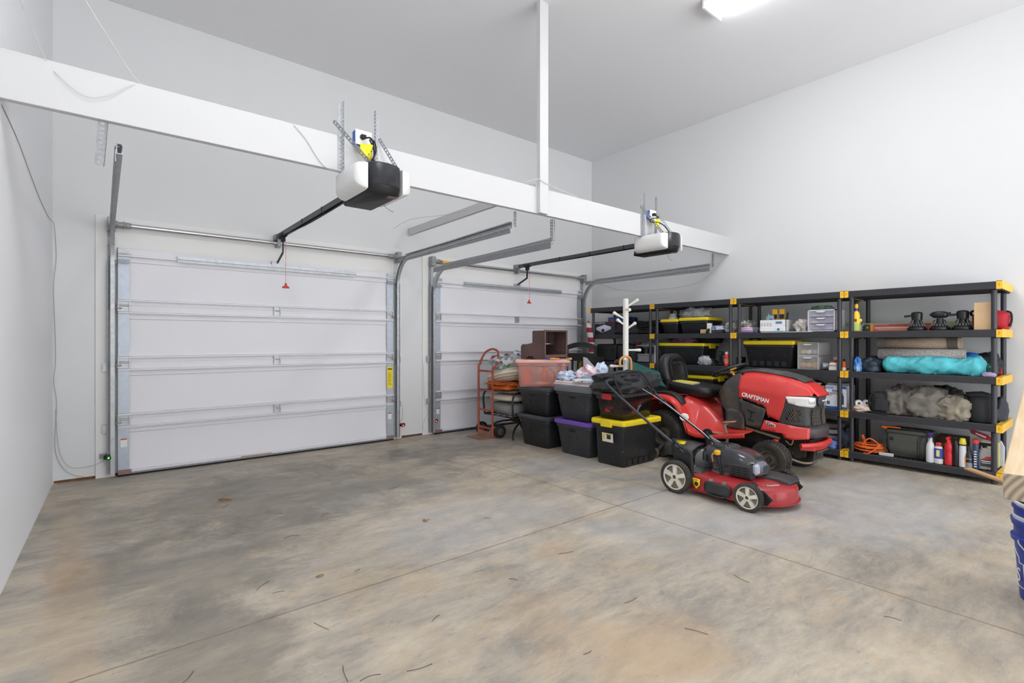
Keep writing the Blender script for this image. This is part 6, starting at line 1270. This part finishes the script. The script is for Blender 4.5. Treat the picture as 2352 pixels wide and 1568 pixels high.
heap('blue_ball', 'bright blue round bag behind the right end of the rug', 'bag', .955, 6.42, T(2), (.09, .09, .115), P('blue_bright', (40, 110, 200), .5), seed=84, amp=.08)
heap('black_bag', 'black bag beside the bright blue round bag at the back', 'bag', .84, 6.48, T(2), (.10, .09, .115), FAB, seed=85, amp=.2)
heap('green_bag', 'dark green bag right of the turquoise tarp', 'bag', .80, 6.26, T(2), (.055, .10, .06), P('bag_green', (30, 78, 64), .7, col2=(60, 110, 90), scale=14), seed=86, amp=.25)
heap('lilac_package', 'small lilac package under the dark green bag', 'package', .775, 6.09, T(2), (.045, .03, .022), P('pack_lilac', (170, 150, 186), .5), seed=87, amp=.2)
sbox('red_box', 'small red box behind the near post of the middle shelf', 'box', .752, 6.44, T(2), .03, .05, .07, P('carton_red', (176, 34, 40), .5))
# third shelf down: sacks
SK = lambda n, c: P(n, c, .75, var=.22, scale=5, bump=.5, bscale=10)
G1 = SK('sack_taupe', (112, 106, 98)); G2 = SK('sack_grey', (120, 116, 108)); G3 = SK('sack_beige', (146, 138, 122))
for k, (y, x, lb, z) in enumerate(((1.775, 6.13, 'left of two white tape rolls on the sack shelf', .06), (1.715, 6.16, 'right of two white tape rolls, beside the black pouch', .065))):
    solo('tape_roll', MB().lathe([(.012, 0), (.032, 0), (.034, .004), (.034, .05), (.032, .054), (.012, .054)], axis='y', n=24, cap0=False, cap1=False).lathe([(.014, 0), (.014, .054)], axis='y', n=20, cap0=False, cap1=False), P('tape_white', (226, 228, 232), .5), lb, 'tape', (x, y, T(1) + z + .034 - .012), -90 + 25)
heap('snack_bag', 'bag of orange brown snacks under the white tape rolls', 'bag', 1.755, 6.17, T(1), (.085, .10, .04), P('snack', (206, 170, 140), .4, col2=(236, 224, 214), scale=22), seed=90, amp=.25)
t = at('pouch', 'rounded black pouch with strap at the left of the sack shelf', 'bag', 1.583, 6.18, T(1), 10); MB().blob((0, 0, .10), (.095, .10, .112), 30, 16, amp=.08, e=.6, flat=.88).build('pouch_body', FAB, t, smooth=60)
MB().box(-.06, .06, -.115, -.09, .03, .15).build('front_pocket', FAB, t, bevel=.02, seg=3); MB().tube([(-.09, -.05, .02), (-.11, -.06, .1), (-.08, -.06, .19), (.02, -.06, .215)], .010, 6, sub=4).build('strap', BLK2, t); MB().tube([(-.09, -.09, .012), (-.02, -.12, .008), (.05, -.13, -.012)], .008, 6, sub=4).build('strap', BLK2, t)
heap('cloth_sack', 'taupe crumpled sack right behind the black pouch', 'sack', 1.455, 6.22, T(1), (.12, .13, .145), G1, seed=92, amp=.28, freq=1.9, nu=64, nv=34, wr=.075)
heap('cloth_sack', 'large grey brown sack in the middle of the sack shelf', 'sack', 1.235, 6.22, T(1), (.165, .14, .155), G2, seed=93, amp=.28, freq=1.8, nu=64, nv=34, wr=.075)
heap('cloth_sack', 'dark sack slumped behind the large grey brown sack', 'sack', 1.15, 6.45, T(1), (.15, .11, .15), SK('sack_dark', (58, 56, 54)), seed=94, amp=.25, nu=64, nv=34, wr=.075)
heap('cloth_sack', 'beige tied sack lying right of the large grey brown sack', 'sack', 1.02, 6.19, T(1), (.125, .12, .115), G3, seed=95, amp=.25, freq=1.9, rz=-8, nu=64, nv=34, wr=.075)
t = at('black_dry_bag', 'upright black cylinder bag with strap beside the near post', 'bag', .845, 6.20, T(1)); 
MB().loft([[(x, y, z) for x, y in circ(q, 22)] for q, z in ((.085, 0), (.096, .01), (.098, .10), (.094, .18), (.08, .215), (.04, .235))]).build('bag_body', FAB, t, smooth=50)
MB().blob((-.02, 0, .235), (.09, .05, .035), 24, 10, amp=.3, freq=2.2, seed=97).build('bag_top', FAB, t, smooth=60); MB().tube([(-.095, -.03, .22), (-.115, -.05, .15), (-.105, -.06, .08)], .012, 6, sub=4).build('strap', BLK2, t)
heap('black_bag', 'dark slate stuffed bag behind the near post of the sack shelf', 'bag', .765, 6.42, T(1), (.07, .15, .12), P('slate_nylon', (52, 56, 66), .65, var=.2, bump=.3, bscale=12), seed=98, amp=.2)
# bottom shelf
oc = MB()
for i in range(6): oc.tube([((.135 + .012 * math.sin(i * 2.3)) * math.cos(a * R(15)) + .01 * math.sin(i), (.10 + .01 * math.cos(i * 3)) * math.sin(a * R(15)), .012 + .012 * i + .018 * abs(math.sin(a * R(15) * .5 + i))) for a in range(24)], .0065, 7, closed=True)
oc.tube([(-.03, -.02, .05), (-.05, -.05, .15), (-.045, -.05, .17), (-.02, -.06, .08), (.0, -.08, .02)], .0075, 7, sub=5).tube([(.12, -.02, .06), (.02, -.07, .15), (-.04, -.08, .07), (.06, -.11, .06), (.12, -.10, .10), (.03, -.13, .01), (-.02, -.12, .0)], .0075, 7, sub=5)
solo('extension_cord', oc, P('cord_orange', (238, 110, 44), .45), 'orange extension cord coiled at the left of the bottom shelf', 'cord', (6.20, 1.70, T(0)), -90)
heap('hardware_bag', 'small clear bag of hardware behind the orange cord', 'bag', 1.60, 6.32, T(0), (.05, .06, .07), P('bag_hw', (150, 146, 142), .4, col2=(90, 88, 86), scale=20), seed=101, amp=.3)
solo('strip_light', MB().box(-.06, .06, 0, .03, 0, .03), P('strip_white', (206, 206, 202), .5), 'pale bar at the shelf edge left of the cooler bag', 'bar', (6.09, 1.535, T(0)), -90, bevel=.004)
t = at('cooler_bag', 'olive grey cooler bag with orange strap on the bottom shelf', 'bag', 1.385, 6.14, T(0), -4); OL = P('cooler_olive', (88, 92, 84), .5, var=.15, scale=5, bump=.3, bscale=14); OLD = P('cooler_dark', (44, 48, 46), .6)
def cr_(w, d, z, r=.03): return [(x, y + .13, z) for x, y in rr(w, d, r, 4)]
MB().loft([cr_(.27, .20, 0), cr_(.29, .22, .01), cr_(.325, .25, .10), cr_(.335, .25, .20), cr_(.33, .25, .235)]).build('bag_body', OL, t, smooth=45)
MB().loft([cr_(.345, .26, .235), cr_(.35, .265, .245), cr_(.345, .26, .265), cr_(.30, .22, .275)]).build('lid', OL, t, smooth=45)
MB().box(-.178, .178, -.004, 0, .232, .24).build('zipper', OLD, t); MB().box(-.135, -.105, -.002, .01, .16, .19).build('patch', P('patch_navy', (30, 34, 50), .6), t)
MB().tube([(.14, .01, .235), (.11, -.03, .19), (.11, -.035, .06), (.09, .0, .01)], .009, 6, sub=5).build('side_strap', OLD, t); MB().tube([(-.17, .02, .22), (-.175, -.0, .10), (-.14, -.005, .01)], .007, 6, sub=5).build('side_strap', OLD, t)
MB().bar((-.185, -.02, .292), (-.04, .0, .292), .05, .012).bar((-.19, -.02, .29), (-.15, -.015, .275), .05, .012).build('strap', P('strap_orange', (232, 104, 40), .5), t, bevel=.004, label='orange strap')
MB().bar((-.05, .02, .288), (.16, .08, .278), .04, .012).build('handle', OLD, t, bevel=.004)
sbox('wooden_crate', 'brown wooden tray with pale base behind the bottles', 'crate', 1.02, 6.42, T(0), .36, .18, .22, P('crate_brown', (92, 66, 46), .6, var=.2), prints=((-.18, .18, .12, .15, P('crate_gold', (150, 124, 70), .6)), (-.16, .10, .01, .09, P('crate_cream', (226, 206, 160), .6))))
y = 1.188
t = bottle([(.005, 0), (.032, .003), (.034, .02), (.034, .14), (.028, .175), (.016, .20), (.015, .235)], P('hdpe_white', (222, 222, 226), .4), 'spray_bottle', 'white spray bottle with purple head beside the cooler bag', (6.11, y, T(0)), rz=-90)
MB().cyl((0, 0, .23), (0, 0, .26), .015, n=12).box(-.018, .02, -.03, .012, .255, .285).bar((0, -.02, .262), (0, -.032, .225), .01, .008, (0, 1, 0)).build('trigger_head', P('head_purple', (62, 46, 110), .45), t, bevel=.004)
t = bottle([(.005, 0), (.034, .003), (.035, .02), (.035, .13), (.026, .16), (.018, .165)], P('can_white', (220, 218, 216), .35), 'cleaner_bottle', 'blue and white bottle with red cap on the bottom shelf', (6.11, 1.127, T(0)), rz=-90, cap=([(.02, .162), (.022, .168), (.022, .195), (.008, .20)], P('cap_red', (206, 66, 70), .4)), band=(.05, .145, .0355, P('band_blue', (58, 74, 150), .4)))
MB().box(-.012, .012, -.0368, -.0355, .07, .13).build('print', P('print_y', (230, 220, 150), .5), t)
t = bottle([(.005, 0), (.03, .003), (.031, .01), (.031, .10), (.027, .12), (.031, .14), (.031, .18), (.02, .21), (.014, .22)], P('jug_red', (206, 42, 50), .35), 'spray_bottle', 'red spray bottle with red trigger on the bottom shelf', (6.11, 1.055, T(0)), rz=-90)
MB().cyl((0, 0, .215), (0, 0, .235), .016, n=12).bar((-.005, -.035, .245), (.005, .02, .255), .022, .026).bar((.0, -.03, .24), (0, -.034, .205), .012, .01, (0, 1, 0)).build('trigger_head', P('jug_red2', (220, 56, 56), .35), t, bevel=.005)
t = bottle([(.005, 0), (.025, .003), (.026, .01), (.026, .19), (.018, .225), (.014, .235)], P('bottle_black', (26, 27, 29), .3), 'spray_bottle', 'slim black bottle with black trigger between the red and white bottles', (6.11, 1.005, T(0)), rz=-90)
MB().cyl((0, 0, .23), (0, 0, .255), .016, n=12).box(-.014, .014, -.03, .018, .25, .272).build('trigger_head', BLK2, t, bevel=.005)
t = bottle([(.005, 0), (.026, .003), (.027, .01), (.026, .16), (.024, .20)], P('hdpe_white', (222, 222, 226), .4), 'foam_can', 'white bottle with yellow head on the bottom shelf', (6.11, .957, T(0)), rz=-90, cap=([(.022, .20), (.028, .212), (.026, .225), (.02, .262), (.006, .266)], P('cap_yellow', (228, 214, 60), .4)))
MB().lathe([(.0265, .198), (.0265, .21)], n=18).build('collar', BLK2, t); MB().box(.004, .024, -.022, .004, .03, .10).build('print', P('print_or', (236, 160, 60), .5), t)
t = bottle([(.005, 0), (.026, .003), (.0265, .01), (.0265, .11), (.018, .135), (.010, .155), (.008, .20)], P('bottle_char', (44, 44, 48), .35), 'polish_bottle', 'small charcoal bottle with pale script on the bottom shelf', (6.11, .913, T(0)), rz=-90, band=(.0, .05, .0268, P('band_grey2', (150, 150, 152), .4)))
text('Turtle', .018, PALE, t, TM((0, -.0282, .085)))
t = bottle([(.005, 0), (.021, .003), (.022, .01), (.022, .20), (.018, .23)], P('washer_fluid', (70, 84, 120), .15, alpha=.75), 'additive_bottle', 'tall clear bottle with red cap and white ticks by the near post', (6.11, .868, T(0)), rz=-90, cap=([(.022, .228), (.024, .235), (.022, .262), (.008, .268)], P('cap_red2', (224, 66, 60), .4)), band=(.0, .04, .0225, P('band_navy', (40, 60, 100), .4)))
for i in range(7): MB().box(-.009, .009, -.0236, -.0222, .02 + .022 * i, .03 + .022 * i).build('tick_mark', WHITE, t)
t = at('weed_jug', 'clear spray jug with red and white label by the near post', 'bottle', .800, 6.125, T(0)); JUG = P('jug_clear', (200, 196, 196), .2, alpha=.62, spec=.6)
MB().prism([(-.05, 0), (.05, 0), (.053, .01), (.053, .11), (.03, .175), (.0, .195), (-.03, .195), (-.05, .14), (-.053, .01)], 0, .07, 'y').build('jug_body', JUG, t, bevel=.012, seg=3)
MB().prism([(-.04, .03), (.045, .03), (.045, .10), (.035, .125), (-.04, .09)], -.002, .0, 'y').build('label', P('jug_label', (70, 66, 68), .5), t); MB().prism([(-.03, .09), (.042, .10), (.035, .125), (-.0, .12)], -.003, -.002, 'y').build('label_band', P('jug_red3', (206, 60, 56), .5), t); MB().box(-.035, .04, -.0032, -.002, .075, .083).box(-.03, .03, -.0032, -.002, .06, .066).build('label_print', WHITE, t)
MB().cyl((-.015, .035, .19), (-.015, .035, .215), .016, n=12).box(-.06, .03, .02, .05, .212, .235).bar((-.04, .035, .215), (-.055, .035, .17), .012, .01, (0, 1, 0)).build('trigger_head', BLK2, t, bevel=.004); MB().tube([(.02, .035, .17), (.05, .035, .20), (.055, .035, .12)], .008, 8, sub=5).build('jug_handle', JUG, t)
sbox('yellow_carton', 'pale yellow carton behind the clear spray jug', 'carton', .80, 6.30, T(0), .12, .08, .23, P('carton_py', (206, 200, 140), .6))
t = at('clear_case', 'clear upright display case with a red header', 'case', .86, 6.26, T(0)); MB().box(-.07, .07, 0, .004, 0, .30).build('panel', P('case_clear', (226, 224, 226), .15, alpha=.3), t)
MB().prism([(-.075, .33), (-.06, .335), (.05, .30), (.085, .265), (.085, .24), (.0, .265), (-.06, .295)], -.004, .008, 'y').build('header', P('header_red', (176, 34, 54), .45), t, bevel=.003); MB().bar((-.03, -.0055, .302), (.04, -.0055, .272), .004, .012).build('print', WHITE, t)
solo('white_plate', MB().prism([(-.02, 0), (.02, 0), (.022, .18), (.0, .235), (-.02, .235)], 0, .02, 'y'), P('plate_w', (214, 218, 228), .5), 'white rounded panel standing behind the near post', 'panel', (6.40, .735, T(0)), -90, bevel=.006)
# ------------------------------------------------------------------ lumber, buckets and slat at the right edge
PINE = P('pine', (232, 208, 172), .6, col2=(218, 190, 150), scale=4, stretch=(1.2, 14, 14), bump=.05)
def endgrain():
    m = P('pine_end', (176, 160, 140), .75); nt = m.node_tree; N, L = nt.nodes, nt.links; b = N['Principled BSDF']
    tc = N.new('ShaderNodeTexCoord'); mp = N.new('ShaderNodeMapping'); mp.inputs['Location'].default_value = (0, .25, .18); L.new(tc.outputs['Object'], mp.inputs[0])
    w = N.new('ShaderNodeTexWave'); w.wave_type = 'RINGS'; w.rings_direction = 'X'; w.inputs['Scale'].default_value = 16; w.inputs['Distortion'].default_value = 1.2; L.new(mp.outputs[0], w.inputs[0])
    r = N.new('ShaderNodeValToRGB'); r.color_ramp.elements[0].color = lin((150, 136, 120)); r.color_ramp.elements[1].color = lin((204, 188, 164)); L.new(w.outputs['Fac'], r.inputs[0]); L.new(r.outputs[0], b.inputs['Base Color']); return m
m = MB(); m.box(0, 1.9, -.26, 0, -.09, 0); m.mi = [0] * 6; m.mi[5] = 1
solo('timber', m, [PINE, endgrain()], 'thick pale pine timber jutting in at the right edge, end grain showing', 'timber', (2.215, .252, .842), rot=(0, R(-13.6), R(2.2)), bevel=.004)
t = thing('sawhorse', 'wooden sawhorse carrying the pine timber beyond the right edge', 'sawhorse', (3.14, .02, 0), 3)
MB().box(-.045, .045, -.32, .19, .90, .965).build('top_rail', PINE, t)
for y in (-.28, .0):
    for sg in (-1, 1): MB().bar((sg * .03, y, .92), (sg * .16, y - .03, .0), .04, .07).build('leg', PINE, t)
BUC = P('bucket_blue', (36, 62, 156), .4)
def bucket(t, mat, h=.37, r0=.127, r1=.148):
    MB().lathe([(.001, .0), (r0, 0), (r0 + .002, .01), (r1, h - .09), (r1 + .012, h - .085), (r1 + .014, h - .065), (r1 + .002, h - .06), (r1 + .003, h - .012), (r1 + .010, h - .010), (r1 + .010, h), (r1 - .004, h), (r0 - .005, .012), (.001, .012)], n=48).build('pail_body', mat, t, smooth=40)
t = thing('bucket', 'blue bucket with white house outline on the floor at the right edge', 'bucket', (3.54, .212, 0), 0)
bucket(t, BUC, .37); lg = MB()
def onb(a, z, r=.1395): q = R(a); rr0 = r + (z - .15) * .075; return (rr0 * math.cos(q), rr0 * math.sin(q), z)
for p_, q_ in (((152, .06), (152, .18)), ((152, .18), (163, .18)), ((163, .18), (163, .205)), ((163, .205), (180, .24)), ((180, .24), (196, .205)), ((196, .205), (196, .18)), ((196, .18), (207, .18)), ((207, .18), (207, .06)), ((207, .06), (152, .06))): lg.tube([onb(p_[0] - 76 + (q_[0] - p_[0]) * k / 6, p_[1] + (q_[1] - p_[1]) * k / 6) for k in range(7)], .0022, 5)
lg.build('house_outline', WHITE, t)
text("S", .09, WHITE, t, Matrix.Translation(onb(114, .115, .1415)) @ Euler((R(90), 0, R(114 + 90))).to_matrix().to_4x4(), 'lettering', .0008)
MB().tube([onb(132, .30, .155), onb(140, .28, .165), onb(165, .22, .17), onb(190, .21, .17), onb(225, .29, .155)], .003, 6, sub=6).build('bail_handle', P('bail_wire', (214, 214, 216), .35, .5), t)
t = thing('bucket', 'second blue bucket nested in the bucket at the right edge', 'bucket', (3.54, .212, .082), 0); bucket(t, BUC, .37)
t = thing('bucket', 'white pail nested uppermost in the two blue buckets', 'bucket', (3.54, .212, .142), 0); bucket(t, P('pail_white', (214, 216, 218), .45), .33, .125, .142)
t = thing('bucket', 'blue pail rim showing above the white pail', 'bucket', (3.555, .192, .19), 0); bucket(t, P('bucket_blue2', (40, 96, 190), .4), .30, .118, .132)
MD = P('mdf', (186, 146, 98), .7, var=.08)
solo('wood_slat', MB().bar((3.98, .60, .504), (3.48, .13, .490), .042, .010), MD, 'thin brown wood slat lying across the bucket rims', 'slat', smooth=0)
solo('wood_slat', MB().bar((3.64, .285, .507), (3.45, .12, .503), .03, .008), P('mdf2', (196, 158, 112), .7), 'short splintered wood slat lying on the longer slat', 'slat', smooth=0)
# ------------------------------------------------------------------ leaves and straw on the floor
for (x, y, rz, s, lb) in ((0.757, 4.515, -15, 1, 'curled tan leaf on the dark floor before the first door'), (1.749, 3.110, 80, .55, 'small dark leaf on the floor left of the joint crossing'), (0.904, 2.728, 10, .5, 'tiny orange leaf on the pale floor nearer the camera'), (2.136, 5.956, 60, .8, 'dry leaf against the first door sill')):
    L_ = .045 * s; m = MB().strip([[(L_ * (u - .5) * 2, w * L_ * .38 * math.sin(math.pi * min(1, u * .95 + .03)), .004 + .010 * s * abs(w) ** 1.5 + .006 * s * math.sin(u * 4)) for u in [i / 8 for i in range(9)]] for w in (-1, -.5, 0, .5, 1)])
    solo('dry_leaf', m, P('dry_leaf', (172, 128, 80), .8, var=.3, scale=30), lb, 'leaf', (x, y, 0.001), rz, solid=.0012)
random.seed(5)
STRAW = P('pine_straw', (92, 72, 50), .8, var=.3)
for x, y in [(0.739, 4.354), (0.95, 3.409), (1.252, 3.686), (0.637, 2.823), (0.688, 2.694), (1.087, 2.677), (0.746, 2.251), (0.247, 2.216), (1.77, 3.115), (2.127, 2.879), (0.95, 1.723), (0.78, 1.797), (0.711, 1.876), (2.138, 2.112), (1.69, 2.055), (1.175, 1.99), (1.99, 1.523), (2.0, 1.184), (2.597, 3.999), (1.946, 3.986), (2.618, 1.298), (2.784, 0.676), (1.521, 1.379), (1.001, 3.915)]:
    a = random.uniform(0, 6.28); l = random.uniform(.02, .055); k = random.uniform(-.5, .5); m = MB().tube([(l * math.cos(a), l * math.sin(a), .0015), (l * .1 * k, l * .4 * k, .004), (-l * math.cos(a + k), -l * math.sin(a + k), .0015)], .0011, 5, sub=4)
    solo('pine_straw', m, STRAW, 'short dark strand of pine straw lying on the concrete', 'straw', (x, y, 0), group='loose pine straw on the floor')
